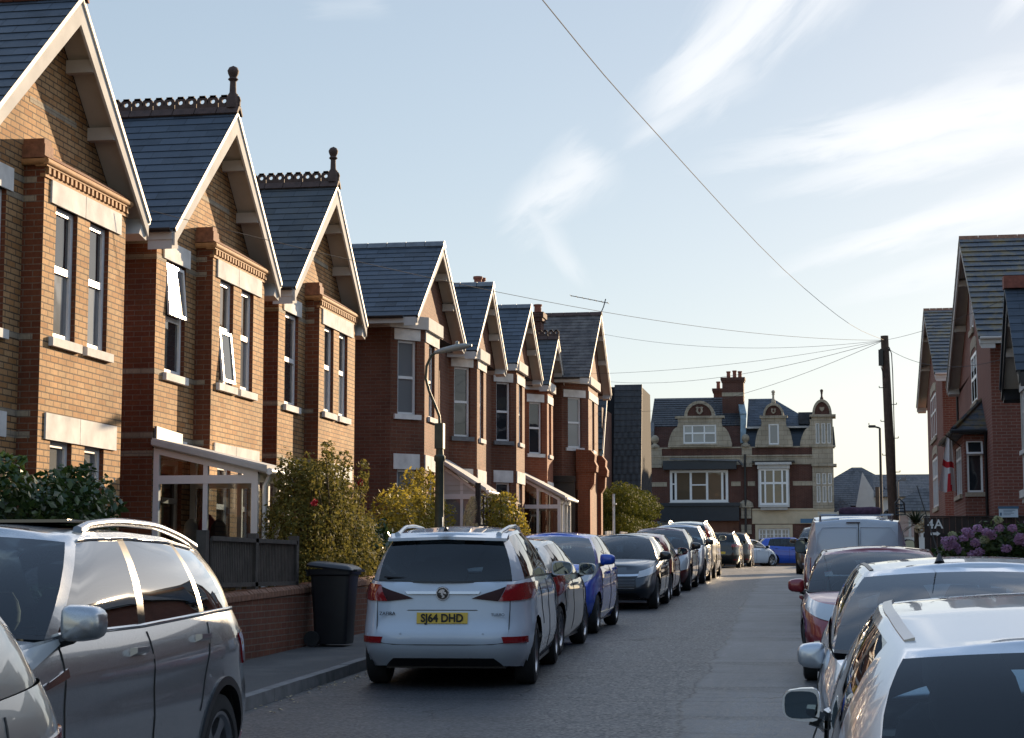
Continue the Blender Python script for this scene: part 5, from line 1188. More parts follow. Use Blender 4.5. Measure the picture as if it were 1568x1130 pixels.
dormer(sh, -3.35, 1.2, .9, 9.45, 11.3, .66, .82, (-3.68, -3.02, 9.6, 10.95), fin=True, crest=True)
# corner bay in stone, with narrow mullioned lights on two floors and in the gable
m = MB(); cx0, cx1 = -.95, .38
wl = [(cx0 + .25, cx0 + .48), (cx0 + .62, cx0 + .85), (cx0 + .98, cx0 + 1.2)]
ops = [(a, b, z0, z1) for a, b in wl for z0, z1 in ((5.9, 6.95), (7.05, 7.75), (9.65, 10.95))]
wall_panel(m, (0, FY - .12, 0), (1, 0), cx0, cx1, 5.5, 11.35, ops, 0, .08); wall_panel(m, (cx1, FY - .12, 0), (0, 1), 0, 1.6, 5.5, 11.35); wall_panel(m, (cx0, FY - .12 + .3, 0), (0, -1), 0, .3, 5.5, 11.35)
m.box(cx0 - .05, cx1 + .2, FY - .25, FY + 1.5, 8.2, 8.34); m.box(cx0 - .02, cx1 + .1, FY - .2, FY + 1.5, 9.42, 9.52); m.box(cx0 - .12, cx1 + .2, FY - .26, FY + 1.6, 11.35, 11.5)
L = volute(cx0 - .75, cx0, 9.5, 11.2, 0, 0, 1); m.hexa([(x, FY - .08, z) for x, z in L + [(cx0, 11.2), (cx0, 9.5)]], [(x, FY + .1, z) for x, z in L + [(cx0, 11.2), (cx0, 9.5)]])
o_, i_ = arc(-.28, 11.5, .62, 0, 180, 16, .98), arc(-.28, 11.5, .48, 0, 180, 16, .8)
for k in range(15): m.prism([o_[k], o_[k + 1], i_[k + 1], i_[k]], FY - .2, FY + 1.5, 'y')
cb_ = m.build('corner_bay', 'stone_block', sh)
m = MB(); m.poly([(x, FY - .1, z) for x, z in [(-.76, 11.5)] + i_[::-1]]); m.build('tympanum', 'brown_brick', cb_)
m = MB(); m.prism([(-.28 + a * .15, 11.85 + b * .15) for a, b in [(-1, .9), (0, .7), (1, .9), (.9, -.2), (0, -1.1), (-.9, -.2)]], FY - .17, FY - .1, 'y'); m.build('shield', 'stone_block', cb_)
finial(-.28, FY + .3, 12.5, sh, .7, 'dark_terracotta')
for (a, b, z0, z1) in ops: window(sh, (0, FY - .12, 0), (1, 0), a, b, z0, z1, split=(), glass='pane_net', fw=.045, depth=.03, sill=None)
# left shop: fascia, blind box, first-floor window
window(sh, (0, FY, 0), (1, 0), *lw, split=(), mull=(.1, .36, .64, .9), glass=['pane_dark', 'pane_warm', 'pane_warm', 'pane_warm', 'pane_dark'], fw=.16, depth=-.05, sill='white_board', bars=((.02, .1, .55, .59), (.37, .63, .52, .56)))
m = MB(); m.box(-10.45, -5.75, FY - .55, FY - .01, 8.05, 8.62); m.build('window_hood', 'shop_fascia', sh)
m = MB(); m.beam((-10.0, FY - .6, 8.74), (-5.6, FY - .6, 8.58), .14, .1); m.beam((-5.6, FY - .6, 8.58), (-5.35, FY - .3, 8.3), .14, .1); m.build('hood_flashing', 'lead', sh)
m = MB(); m.box(-10.7, -5.62, FY - .35, FY - .01, 4.75, 5.75); m.box(-10.8, -5.55, FY - .45, FY - .01, 5.7, 5.9); m.build('shop_fascia', 'shop_fascia', sh)
m = MB(); m.box(-9.0, -5.65, FY - .06, FY - .004, FZ, 4.75); m.build('brick_infill', 'buff_brick' if False else 'red_brick', sh)
m = MB(); m.box(-10.9, -9.05, FY - .05, FY - .004, FZ, 4.75); m.build('render_panel', 'lead', sh)
# right shop: oriel, cream band, ground window in a stone frame
window(sh, (0, FY, 0), (1, 0), *rwn, split=(.60,), mull=(.2, .5, .8), glass=['pane_dark', 'pane_warm', 'pane_warm', 'pane_dark'], fw=.12, depth=-.42, sill='white_board', sillover=.0, sill_h=.08)
m = MB(); m.box(-4.42, -2.38, FY - .55, FY - .01, 8.05, 8.3); m.box(-4.55, -2.25, FY - .7, FY - .01, 8.3, 8.45); m.prism([(FY - .45, 5.67), (FY - .4, 5.42), (FY - .01, 5.42), (FY - .01, 5.67)], -4.25, -2.55, 'x'); m.box(-4.38, -2.42, FY - .52, FY - .01, 5.6, 5.72)
for x in (-4.34, -2.46): m.box(x - .04, x + .04, FY - .42, FY - .01, 5.72, 8.05)
m.build('oriel', 'white_board', sh)
m = MB(); m.box(-4.75, -2.05, FY - .65, FY - .01, 8.45, 8.55); m.build('oriel_lead', 'dark_trim', sh)
m = MB(); m.box(XM + .5, XR + .02, FY - .06, FY - .004, 4.55, 5.5); m.box(XM + .5, XR + .05, FY - .12, FY - .004, 5.42, 5.52); m.build('cream_band', 'cream_render', sh)
m = MB(); m.box(-.9, XR, FY - .04, FY + .05, FZ, 4.55); m.build('corner_wall', 'brown_brick', sh)
for a, b, c, d in ((-4.62, -2.26, 4.25, 4.5), (-4.62, -4.42, FZ + .5, 4.25), (-2.46, -2.26, FZ + .5, 4.25)): m = MB(); m.box(a, b, FY - .08, FY + .02, c, d); m.build('window_surround', 'cream_render', sh)
window(sh, (0, FY, 0), (1, 0), *rg, split=(.62,), mull=(.25, .5, .75), glass='pane_net', fw=.10, depth=.02, sill='cream_render', bars=tuple((.25 * i + .115, .25 * i + .135, .66, .96) for i in range(4)) + ((.05, .95, .79, .81),))
m = MB(); m.box(XM + .5, -4.62, FY - .04, FY - .004, 3.1, 3.4); m.box(-2.26, XR, FY - .05, FY - .004, 3.1, 3.4); m.build('stone_band', 'cream_render', sh)
m = MB()
for z0, z1 in ((FZ, 2.5), (2.9, 3.5), (3.9, 4.5), (4.9, 5.6)): q = MB(); q.box(XM - .2, XM + .45, FY - .16, FY - .01, z0, z1); q.build('quoin', 'stone_block', sh)
m.lathe([(.5, 5.6), (.42, 5.9), (.2, 6.05), (0, 6.1)], 12, Matrix.Translation((XM + .12, FY - .05, 0)) @ Matrix.Diagonal((1, .5, 1, 1))); m.build('corbel', 'stone_block', sh)
downpipe(sh, [(XM + .1, FY - .2, 9.0), (XM + .1, FY - .25, FZ)], r=.07)
m = MB(); m.box(-1.75, -.3, FY - .62, FY - .55, 4.58, 4.85); tag(m.build('street_sign', 'sign_blue', sh), None)
# roofs
m = MB(); slope(m, (XL - .1, FY + 1.1, 10.95), (XM - .2, FY + 1.1, 10.95), (XL - .1, FY + 4.2, 13.1), (XM - .2, FY + 4.2, 13.1), .3, lift=.035); m.build('roof', 'black_pantile', sh)
m = MB(); slope(m, (XL + .2, FY + .3, 9.45), (XM - .1, FY + .3, 9.45), (XL + .2, FY + 1.15, 11.0), (XM - .1, FY + 1.15, 11.0), .3); m.build('mansard', 'brown_brick', sh)
m = MB(); slope(m, (XM + .1, FY + .3, 9.45), (XR + .2, FY + .3, 9.45), (XM + .1, FY + 1.0, 10.8), (XR + .1, FY + 1.0, 10.8), .25); m.build('mansard', 'shop_fascia', sh)
m = MB(); slope(m, (XM + .2, FY + .8, 10.8), (-.4, FY + .8, 10.8), (XM + .2, FY + 4, 12.95), (-3.5, FY + 4, 12.95), .25); slope(m, (-.4, FY + .8, 10.8), (.2, FY + 7, 10.8), (-3.5, FY + 4, 12.95), (-3.5, FY + 6, 12.95), .25); m.box(-1.8, .0, FY + .9, FY + 3, 11.0, 11.75); m.build('roof', 'roof_slate', sh)
m = MB(); m.box(XM + .2, -.7, FY + .62, FY + .8, 10.72, 10.84); m.build('gutter', 'white_board', sh)
m = MB(); m.beam((XM - .02, FY + .35, 9.7), (XM - .02, FY + 1.2, 11.6), .35, .3); m.beam((XM - .02, FY + 1.2, 11.6), (XM - .35, FY + 3.6, 12.95), .4, .3); m.build('party_wall', 'blue_lead', sh)
m = MB(); m.prism([(FY + .3, 9.5), (FY + .3, 10.6), (FY + .6, 11.2), (FY + 1.2, 11.2), (FY + 1.2, 9.5)], XL - .1, XL + .2, 'x'); m.build('end_upstand', 'lead', sh)
c = chimney(sh, -6.75, -5.35, FY + 2.4, FY + 3.4, 11.5, 14.25, [(-6.35, FY + 2.9, .45), (-5.95, FY + 2.9, .5), (-5.6, FY + 2.9, .45)], 'brown_brick', band=13.0)
chimney(sh, -7.45, -6.85, FY + 4.6, FY + 5.4, 12.0, 13.75, [(-7.15, FY + 5, .5)], 'brown_brick')

# ================================================================ bungalow and white gable beyond the junction, right
bg_ = empty('hip_roof_house', 'low hip-roofed brick house beyond the junction, left of the white gable', 'house', (2, 131, G(99))); zg = 1.8
def hip(mb, x0, x1, y0, y1, ze, zr, mi=0):
    d = min(x1 - x0, y1 - y0) / 2; ym = (y0 + y1) / 2
    r0, r1 = ((x0 + d, ym, zr), (x1 - d, ym, zr)) if x1 - x0 >= y1 - y0 else (((x0 + x1) / 2, y0 + d, zr), ((x0 + x1) / 2, y1 - d, zr))
    if x1 - x0 >= y1 - y0:
        slope(mb, (x0, y0, ze), (x1, y0, ze), r0, r1, .3); slope(mb, (x1, y1, ze), (x0, y1, ze), r1, r0, .3); slope(mb, (x1, y0, ze), (x1, y1, ze), r1, r1, .3); slope(mb, (x0, y1, ze), (x0, y0, ze), r0, r0, .3)
    else:
        slope(mb, (x0, y0, ze), (x1, y0, ze), r0, r0, .3); slope(mb, (x1, y0, ze), (x1, y1, ze), r0, r1, .3); slope(mb, (x1, y1, ze), (x0, y1, ze), r1, r1, .3); slope(mb, (x0, y1, ze), (x0, y0, ze), r1, r0, .3)
m = MB(); m.box(-2.5, 6.5, 131.5, 140, zg, 6.2); m.box(-.2, 2.0, 130.2, 131.5, zg, 5.4); m.build('wall', 'brown_brick', bg_)
m = MB(); hip(m, -3, 7.2, 131, 140.5, 6.1, 9.05); hip(m, -.5, 2.3, 129.8, 134, 5.35, 6.6); m.build('roof', 'hip_tile', bg_)
m = MB(); m.box(.85, 1.35, 130.15, 130.2, 3.2, 5.0); m.build('window', 'pane_dark', bg_); m = MB(); m.box(-.15, .55, 130.1, 130.2, 2.8, 5.2); m.build('garage_door', 'dark_trim', bg_)
wg = empty('white_gable_house', 'white rendered gable and long white wall behind the telegraph pole', 'house', (4, 128, G(99)))
m = MB(); m.hexa([(1.75, 128, zg), (3.1, 128, zg), (3.1, 128.3, zg), (1.75, 128.3, zg)], [(1.75, 128, 5.3), (3.1, 128, 5.3), (3.1, 128.3, 5.3), (1.75, 128.3, 5.3)])
m.prism([(1.75, 5.3), (2.35, 8.3), (3.1, 7.0), (3.1, 5.3)], 128, 128.3, 'y'); m.box(3.1, 7.5, 128.1, 134, zg, 6.6); m.build('wall', 'white_render', wg)
m = MB(); slope(m, (3.12, 127.8, 6.6), (8, 127.8, 6.6), (3.12, 131.5, 8.3), (8, 131.5, 8.3), .3); m.build('roof', 'hip_tile', wg)
cg = empty('conservatory_house', 'pale house with lit conservatory windows left of the modern brick house', 'house', (4.6, 100, G(99)))
m = MB(); m.box(3.4, 6.5, 100, 106, zg, 4.75); m.build('wall', 'white_render', cg); m = MB(); hip(m, 3.0, 7.0, 99.6, 106, 4.75, 6.1); m.build('roof', 'hip_tile', cg)
for x in (3.75, 4.35): m = MB(); m.box(x, x + .45, 99.93, 100, 3.4, 4.5); m.build('window', 'pane_blind', cg)

# fallen leaves and grit along the left gutter
m = MB(); rng = np.random.default_rng(11)
for k in range(420):
    y = rng.uniform(13, 60); x = KL(y) + abs(rng.normal()) * .16 + .02; z = G(y) + .006; a = rng.random() * 6.28; s_ = rng.uniform(.012, .035); c_, n_ = math.cos(a) * s_, math.sin(a) * s_
    m.quad((x - c_, y - n_, z), (x + n_ * .5, y - c_ * .5, z + .008), (x + c_, y + n_, z + .004), (x - n_ * .5, y + c_ * .5, z + .01))
lf_ = m.build('fallen_leaves', 'pampas'); tag(lf_, 'fallen leaves and grit scattered along the left gutter', 'leaves', None, 'stuff')
# ================================================================ cars
def lerp(a, b, t): return a + (b - a) * t
WHEEL_CACHE = {}
def wheel_meshes(R, wd, style):
    key = (round(R, 3), wd, style)
    if key in WHEEL_CACHE: return WHEEL_CACHE[key]
    ry = Matrix.Rotation(R_(90), 4, 'Y')            # lathe axis z -> x (outside = +x)
    t = MB(); h = wd / 2; rr = R * .67
    t.lathe([(rr, -h * .85), (rr + .02, -h), (R - .045, -h), (R - .012, -h * .86), (R, -h * .6), (R, h * .6), (R - .012, h * .86), (R - .045, h), (rr + .02, h), (rr, h * .85)], 36, ry)
    tm = t.build('tyre', 'tyre_rubber', None, 40); me_t = tm.data; bpy.data.objects.remove(tm)
    r = MB()
    r.lathe([(rr, h * .82), (rr + .012, h * .9), (rr - .012, h * .9), (rr - .03, h * .7), (rr - .035, -h * .6), (rr, -h * .8)], 36, ry)
    r.lathe([(0, h * .62), (.04, h * .62), (.065, h * .52), (.065, h * .3), (0, h * .3)], 16, ry)
    n = {5: 5, 10: 10, 7: 7}[style]
    for k in range(n):
        a = 2 * math.pi * k / n; da = (.20 if n == 5 else .10); M = Matrix.Rotation(a, 4, 'X')
        pts = []
        for (rad, w_, x) in ((.05, .05, h * .56), (rr * .6, .034 if n == 5 else .026, h * .66), (rr - .025, .05 if n == 5 else .032, h * .74)):
            pts.append((rad, w_ * (1 if n == 5 else .8), x))
        for (r0, w0, x0), (r1, w1, x1) in zip(pts, pts[1:]):
            b = [M @ Vector(p) for p in ((x0 - .04, -w0, r0), (x0 - .04, w0, r0), (x1 - .04, w1, r1), (x1 - .04, -w1, r1))]; tp_ = [M @ Vector(p) for p in ((x0, -w0, r0), (x0, w0, r0), (x1, w1, r1), (x1, -w1, r1))]
            r.hexa(b, tp_)
    rm = r.build('rim', 'alloy', None, 30); me_r = rm.data; bpy.data.objects.remove(rm)
    d = MB(); d.lathe([(0, -h * .1), (rr - .04, -h * .1), (rr - .04, -h * .3), (0, -h * .3)], 20, ry); dm = d.build('brake_disc', 'dark_trim', None); me_d = dm.data; bpy.data.objects.remove(dm)
    WHEEL_CACHE[key] = (me_t, me_r, me_d); return WHEEL_CACHE[key]
def link(name, me, parent, M=None):
    o = bpy.data.objects.new(name, me); COL.objects.link(o); o.parent = parent
    if M is not None: o.matrix_local = M
    return o

SEG_F, SEG_R = 4.6, 6.0
def half_outline(n=150):
    """Normalised half plan (x>=0) from front centre (0,1) to rear centre (0,-1), evenly spaced by length of a real car."""
    P = []
    for ph in np.linspace(math.pi / 2, -math.pi / 2, 4001):
        e = SEG_F if ph > 0 else SEG_R; c, s = math.cos(ph), math.sin(ph)
        P.append((abs(c) ** (2 / e), math.copysign(abs(s) ** (2 / e), s)))
    P = np.array(P); d = np.hypot(np.diff(P[:, 0]) * .9, np.diff(P[:, 1]) * 2.2); L = np.concatenate([[0], np.cumsum(d)])
    t = np.linspace(0, L[-1], n + 1); return np.interp(t, L, P[:, 0]), np.interp(t, L, P[:, 1])
HX, HY = half_outline()
class Car:
    """Body lofted from stacked plan outlines; greenhouse from pillar columns; panels, lamps and trim laid on the same surfaces."""
    def __init__(s, name, label, cat, loc, head, sp, paint, group='cars parked along the kerb'):
        s.sp = sp; s.paint = paint
        s.root = empty(name, label, cat, loc, group, world=False); s.root.rotation_euler = (math.atan2(.024, 1) * (1 if abs(head) < 90 else -1) if sp.get('tilt', True) else 0, 0, R_(head))
        s.L, s.W, s.H = sp['L'], sp['W'], sp['H']; s.b = s.L / 2; s.a = s.W / 2
        v = np.linspace(0, 1, 15); s.v = v
        g = lambda k: np.interp(v, *zip(*sp[k]))
        s.wf = g('width'); s.fi = g('front'); s.ri = g('rear')
        s.prof = sp['top']                           # (distance from front, z) of the shoulder line
        s.yA = [s.b - sp['fo'], s.b - sp['fo'] - sp['wb']]
    def D(s, d): return s.b - d                      # distance from the nose -> y
    def ztop(s, y): return float(np.interp(s.b - y, [p[0] for p in s.prof], [p[1] for p in s.prof]))
    def zsill(s, y): t = abs(y) / s.b; return s.sp.get('sill', .2) + .06 * max(0, (t - .6) / .4) ** 2
    def S(s, i, v):
        """Surface point: i = float index along the half outline (0 front centre .. n rear centre; negative = left side), v = height fraction."""
        n_ = len(HX) - 1
        if i > n_: i = i - 2 * n_
        if i < -n_: i = i + 2 * n_
        sg = 1 if i >= 0 else -1; i = abs(i); cx = np.interp(i, range(len(HX)), HX); cy = np.interp(i, range(len(HY)), HY)
        wf, fi, ri = (np.interp(v, s.v, q) for q in (s.wf, s.fi, s.ri))
        y = cy * (s.b - (fi if cy > 0 else ri)); x = sg * cx * s.a * wf
        z0, z1 = s.zsill(y), s.ztop(y)
        return Vector((x, y, z0 + v * (z1 - z0)))
    def N(s, i, v):
        e = .4; a = s.S(i + e if abs(i) > e else i + e, v) - s.S(i - e, v); b = s.S(i, min(1, v + .03)) - s.S(i, max(0, v - .03)); n = a.cross(b).normalized()
        if n.dot(Vector((s.S(i, v).x, s.S(i, v).y, 0))) < 0: n = -n
        return n
    def idx(s, y, v):
        """Index along the outline at which the side passes y."""
        fi, ri = np.interp(v, s.v, s.fi), np.interp(v, s.v, s.ri); c = y / (s.b - (fi if y > 0 else ri)); return float(np.interp(-c, -HY, range(len(HY))))
    def vz(s, y, z): z0, z1 = s.zsill(y), s.ztop(y); return (z - z0) / (z1 - z0)
    def patch(s, name, corners, mat, off=.009, nu=16, nv=4, thick=None, parent=None, sm=60):
        """Four (i, v) corners of a panel on the body; laid `off` proud of it with a rim back to the skin."""
        m = MB(); P = {}
        for a in range(nu + 1):
            for b in range(nv + 1):
                u, w = a / nu, b / nv
                i = lerp(lerp(corners[0][0], corners[1][0], u), lerp(corners[3][0], corners[2][0], u), w); v = lerp(lerp(corners[0][1], corners[1][1], u), lerp(corners[3][1], corners[2][1], u), w)
                n = s.N(i, v); P[a, b] = (s.S(i, v) + n * off, s.S(i, v) - n * .01)
        for a in range(nu):
            for b in range(nv): m.quad(P[a, b][0], P[a + 1, b][0], P[a + 1, b + 1][0], P[a, b + 1][0])
        bd = [(a, 0) for a in range(nu + 1)] + [(nu, b) for b in range(1, nv + 1)] + [(a, nv) for a in range(nu - 1, -1, -1)] + [(0, b) for b in range(nv - 1, 0, -1)]
        for p, q in zip(bd, bd[1:] + bd[:1]): m.quad(P[p][0], P[q][0], P[q][1], P[p][1])
        return m.build(name, mat, parent or s.root, sm, weld=True)
    def sidepatch(s, name, ys, zs, mat, sg, **k):
        """Patch given by four (y, z) corners on one side."""
        c = []
        for y, z in zip(ys, zs): v = s.vz(y, z); c.append((sg * s.idx(y, v), v))
        return s.patch(name, c, mat, **k)
    def endpatch(s, name, xs, zs, mat, front, **k):
        """Patch on the nose or tail given by four (x, z) corners."""
        c = []
        for x, z in zip(xs, zs):
            y = s.b * (1 if front else -1); v = min(1, max(0, s.vz(y * .98, z))); ax = abs(x) / (s.a * np.interp(v, s.v, s.wf)); n = len(HX)
            half = range(n // 2) if front else range(n - 1, n // 2, -1)
            xs_ = [HX[j] for j in half]; i = float(np.interp(ax, xs_, list(half)))
            if not front: i = float(np.interp(ax, xs_, list(half)))
            c.append(((math.copysign(i, x) if front else (i if x >= 0 else 2 * (n - 1) - i)), v))
        return s.patch(name, c, mat, **k)
    def body(s):
        n = len(HX) - 1; full = [k for k in range(n + 1)] + [-k for k in range(n - 1, 0, -1)]; NP = len(full)
        V = np.zeros((len(s.v), NP, 3))
        for r, v in enumerate(s.v):
            for c, i in enumerate(full):
                V[r, c] = s.S(i if i else 0.0, v)
        R = s.sp['R']; Ra = R * 1.14; kill = set(); keepv = {}
        faces = []
        for r in range(len(s.v) - 1):
            for c in range(NP):
                d = (c + 1) % NP; q = [(r, c), (r, d), (r + 1, d), (r + 1, c)]; ce = sum(V[x] for x in q) / 4
                dead = abs(ce[0]) > s.a * .55 and any(math.hypot(ce[1] - y, ce[2] - R) < Ra for y in s.yA)
                (kill.update(q) if dead else faces.append(q))
        for q in faces:
            for x in q:
                if x in kill and x not in keepv:
                    p = V[x]; y = min(s.yA, key=lambda t: abs(t - p[1])); dy, dz = p[1] - y, p[2] - R; L = math.hypot(dy, dz) or 1; keepv[x] = 1
                    V[x] = (p[0], y + dy / L * Ra, R + dz / L * Ra)
        m = MB(); m.v = [tuple(V[r, c]) for r in range(len(s.v)) for c in range(NP)]
        for q in faces: m.f.append(tuple(r * NP + c for r, c in q)); m.m.append(0); m.uv.append(None)
        # bonnet and tail shelf
        def fill(lo, hi, crown):
            NX = 10; prev = None
            for i in range(lo, hi + 1):
                p = Vector(V[-1, i]); row = []
                for k in range(NX + 1):
                    u = -1 + 2 * k / NX; f = min(1, p.x / (s.a * .75)); row.append((p.x * u, p.y, p.z + crown(p.y) * (1 - u * u) * f))
                if prev:
                    o = len(m.v); m.v.extend(prev + row)
                    for k in range(NX): m.f.append((o + k, o + k + 1, o + NX + 2 + k, o + NX + 1 + k)); m.m.append(0); m.uv.append(None)
                prev = row
        s.crown = lambda y: .045
        ic = int(s.idx(s.D(s.sp['cowl']) - .12, 1.0)) + 1; ir = int(s.idx(s.D(s.sp['rear_base']) + .12, 1.0))
        fill(0, ic, s.crown); fill(ir, n, lambda y: .02)
        s.bm = m
    def greenhouse(s):
        sp = s.sp; cols = sp['cols']; H = s.H; rw = sp.get('roofw', .66) * s.a
        roofz = lambda d: H - sp.get('edge', .055) - np.interp(d, [p[0] for p in sp['roof']], [p[1] for p in sp['roof']])
        def belt(d):
            y = s.D(d); p = s.S(s.idx(y, 1.0), 1.0); return Vector((p.x - .012, y, p.z))
        def top(d):
            d0, d1 = cols[0][2], cols[-1][2]; t = (d - d0) / (d1 - d0); x = rw * (1 - .06 * (2 * t - 1) ** 2 - .05 * max(0, t - .6)); return Vector((x, s.D(d), roofz(d)))
        xa = belt(cols[0][1]); ta = top(cols[0][2]); xr = belt(cols[-1][1]); tr_ = top(cols[-1][2])
        # sequence of columns round one side: (kind, lower point, upper point)
        seq = []; nW = 7
        cw, wt, re, rb = s.D(sp['cowl']), s.D(sp['ws_top']), s.D(sp['roof_end']), s.D(sp['rear_base'])
        cz = s.ztop(cw) + s.crown(cw) * .95; 
        for k in range(nW):
            u = k / nW; lowp = Vector((xa.x * u, lerp(cw, xa.y, u * u), lerp(cz, xa.z, u * u))); up = Vector((ta.x * u, lerp(wt, ta.y, u * u), lerp(H - .015 - np.interp(sp['ws_top'], [p[0] for p in sp['roof']], [p[1] for p in sp['roof']]) , ta.z, u ** 2.2)))
            seq.append(('wind', lowp, up))
        for (kind, bl, tl), (k2, bl2, tl2) in zip(cols, cols[1:]):
            nseg = max(1, int(abs(bl2 - bl) / .11))
            for k in range(nseg):
                t = k / nseg; seq.append((kind, belt(lerp(bl, bl2, t)), top(lerp(tl, tl2, t))))
        zrb = s.ztop(rb)
        for k in range(nW + 1):
            u = 1 - k / nW; seq.append(('rear', Vector((xr.x * u, lerp(rb, xr.y, u ** 2.6), lerp(zrb + sp.get('rear_drop', 0), xr.z, u ** 3))), Vector((tr_.x * u, lerp(re, tr_.y, u * u), lerp(H - .02 - np.interp(sp['roof_end'], [p[0] for p in sp['roof']], [p[1] for p in sp['roof']]), tr_.z, u ** 2.2)))))
        vr = [0, .035, .09, .25, .45, .65, .82, .925, 1.0]; G_ = {}
        bul = sp.get('bulge', .035)
        for c, (kind, lo, up) in enumerate(seq):
            e = (up - lo); out = Vector((lo.x + up.x, (lo.y + up.y) * .35 - (s.D(2.4)) * .7, .3)); out -= e * (out.dot(e) / e.length_squared); out.normalize() if out.length > 1e-6 else None
            for r, t in enumerate(vr): G_[r, c] = lo.lerp(up, t) + out * (bul * 4 * t * (1 - t))
        s.seq, s.vr, s.G_ = seq, vr, G_
        parts = {}
        def put(key, a, b, c, d, mir):
            q = [Vector(p) for p in (a, b, c, d)]
            if mir: q = [Vector((-p.x, p.y, p.z)) for p in q][::-1]
            parts.setdefault(key, MB()).quad(*q)
        nr = len(vr) - 1
        groups = []; gid = 0
        for c in range(len(seq) - 1):
            kind = seq[c][0]
            if c and kind != seq[c - 1][0]: gid += 1
            if c and kind == seq[c - 1][0] and kind.startswith('glass') is False: pass
            for r in range(nr):
                key = kind
                if kind == 'wind': key = 'body' if r == nr - 1 else 'black' if r == 0 else 'glass_wind'
                elif kind == 'rear':
                    key = 'body' if r == nr - 1 or sp.get('blank_rear') else 'black' if (r == 0 or c == len(seq) - 2 - nW + 0) else 'glass_rear'
                    if sp.get('rear_panel') and r < 2: key = 'body'
                elif kind == 'glass': key = 'body' if r == nr - 1 else 'black' if r in (0,) else 'gside%d' % gid
                elif kind == 'body': key = 'body'
                elif kind == 'pillar': key = 'body' if r == nr - 1 else 'black'
                elif kind == 'light': key = 'body' if r == nr - 1 else 'lamp'
                for mir in (0, 1):
                    kk = key if key in ('body', 'black', 'glass_wind', 'glass_rear') else key + ('L' if mir else 'R')
                    put(kk, G_[r, c], G_[r, c + 1], G_[r + 1, c + 1], G_[r + 1, c], mir)
        # roof skin between the top edges
        rows = [Vector(G_[nr, c]) for c in range(len(seq))]; NX = 10; prev = None; rp = parts.setdefault('roofskin', MB())
        for p in rows:
            row = [Vector((p.x * (-1 + 2 * k / NX), p.y, p.z + sp.get('crown', .05) * (1 - (-1 + 2 * k / NX) ** 2) * min(1, p.x / (rw * .8)))) for k in range(NX + 1)]
            if prev:
                for k in range(NX): rp.quad(prev[k], prev[k + 1], row[k + 1], row[k])
            prev = row
        s.parts = parts
        for key in ('body', 'roofskin'):
            if key in parts:
                if key == 'roofskin' and sp.get('roof_mat'): parts[key].build('roof', sp['roof_mat'], s.root, 50, weld=True)
                else:
                    o = len(s.bm.v); s.bm.v += parts[key].v; s.bm.f += [tuple(i + o for i in f) for f in parts[key].f]; s.bm.m += parts[key].m; s.bm.uv += parts[key].uv
        if 'black' in parts: parts['black'].build('window_surround', 'dark_trim', s.root, 50, weld=True)
        gl = sp.get('glass', 'car_glass')
        for key, mb in parts.items():
            if key == 'glass_wind': mb.build('windscreen', gl, s.root, 60, weld=True)
            elif key == 'glass_rear': mb.build('rear_window', sp.get('rear_glass', gl), s.root, 60, weld=True)
            elif key.startswith('gside'): mb.build('side_window', sp.get('side_glass', gl), s.root, 60, weld=True)
            elif key.startswith('lamp'): mb.build('tail_light', 'red_lens', s.root, 60, weld=True)
    def top_edge(s, d0, d1, n=14):
        """Points along the roof edge (right side) between two distances from the nose."""
        nr = len(s.vr) - 1; P = sorted([s.G_[nr, c] for c in range(len(s.seq)) if s.seq[c][0] not in ('wind', 'rear')], key=lambda p: -p.y)
        ys = [-p.y for p in P]; out = []
        for t in np.linspace(d0, d1, n): y = s.D(t); out.append(Vector((np.interp(-y, ys, [p.x for p in P]), y, np.interp(-y, ys, [p.z for p in P]))))
        return out
    def finish(s):
        sp = s.sp; R = sp['R']; s.body(); s.greenhouse(); s.bm.build('body', s.paint, s.root, 42, weld=True)
        # dark underbody and wheel wells
        m = MB(); zt = min(.72, s.ztop(0) - .2)
        m.box(-s.a + .30, s.a - .30, -s.b + .35, s.b - .45, .2, zt); m.box(-s.a + .09, s.a - .09, s.yA[1] + R * 1.15, s.yA[0] - R * 1.15, .17, .42); m.box(-s.a + .36, s.a - .36, s.yA[0], s.b - .3, .21, .5); m.box(-s.a + .36, s.a - .36, -s.b + .3, s.yA[1], .23, .55)
        m.build('underbody', 'dark_trim', s.root)
        for y in s.yA:
            for sg in (1, -1):
                me_t, me_r, me_d = wheel_meshes(R, sp.get('tyre', .215), sp.get('spokes', 5)); x = sg * (s.a - sp.get('tyre', .215) / 2 - .028)
                M = Matrix.Translation((x, y, R)) @ (Matrix.Rotation(R_(180), 4, 'Z') if sg < 0 else Matrix.Identity(4)) @ Matrix.Rotation(random.uniform(0, 6), 4, 'X')
                wo = bpy.data.objects.new('wheel', None); COL.objects.link(wo); wo.parent = s.root; wo.matrix_local = M
                link('tyre', me_t, wo); link('rim', me_r, wo); link('brake_disc', me_d, wo)
        if sp.get('arch'):                            # dark plastic arch lips
            for y in s.yA:
                for sg in (1, -1):
                    m = MB(); pr = []
                    for t in np.linspace(-12, 192, 26):
                        for rr in (R * 1.13, R * 1.13 + sp['arch']):
                            yy, zz = y + rr * math.cos(R_(t)), R + rr * math.sin(R_(t)); v = s.vz(yy, zz)
                            v = min(max(v, .0), .95); p = s.S(sg * s.idx(yy, v), v); pr.append((p.x + sg * .012, yy, zz)); pr.append((p.x - sg * .03, yy, zz))
                    for k in range(25):
                        o = k * 4; m.quad(pr[o], pr[o + 4], pr[o + 6], pr[o + 2]); m.quad(pr[o + 2], pr[o + 6], pr[o + 7], pr[o + 3]); m.quad(pr[o], pr[o + 4], pr[o + 5], pr[o + 1])
                    m.build('arch_trim', 'dark_trim' if sp.get('arch') > .03 else 'chrome', s.root, 50)
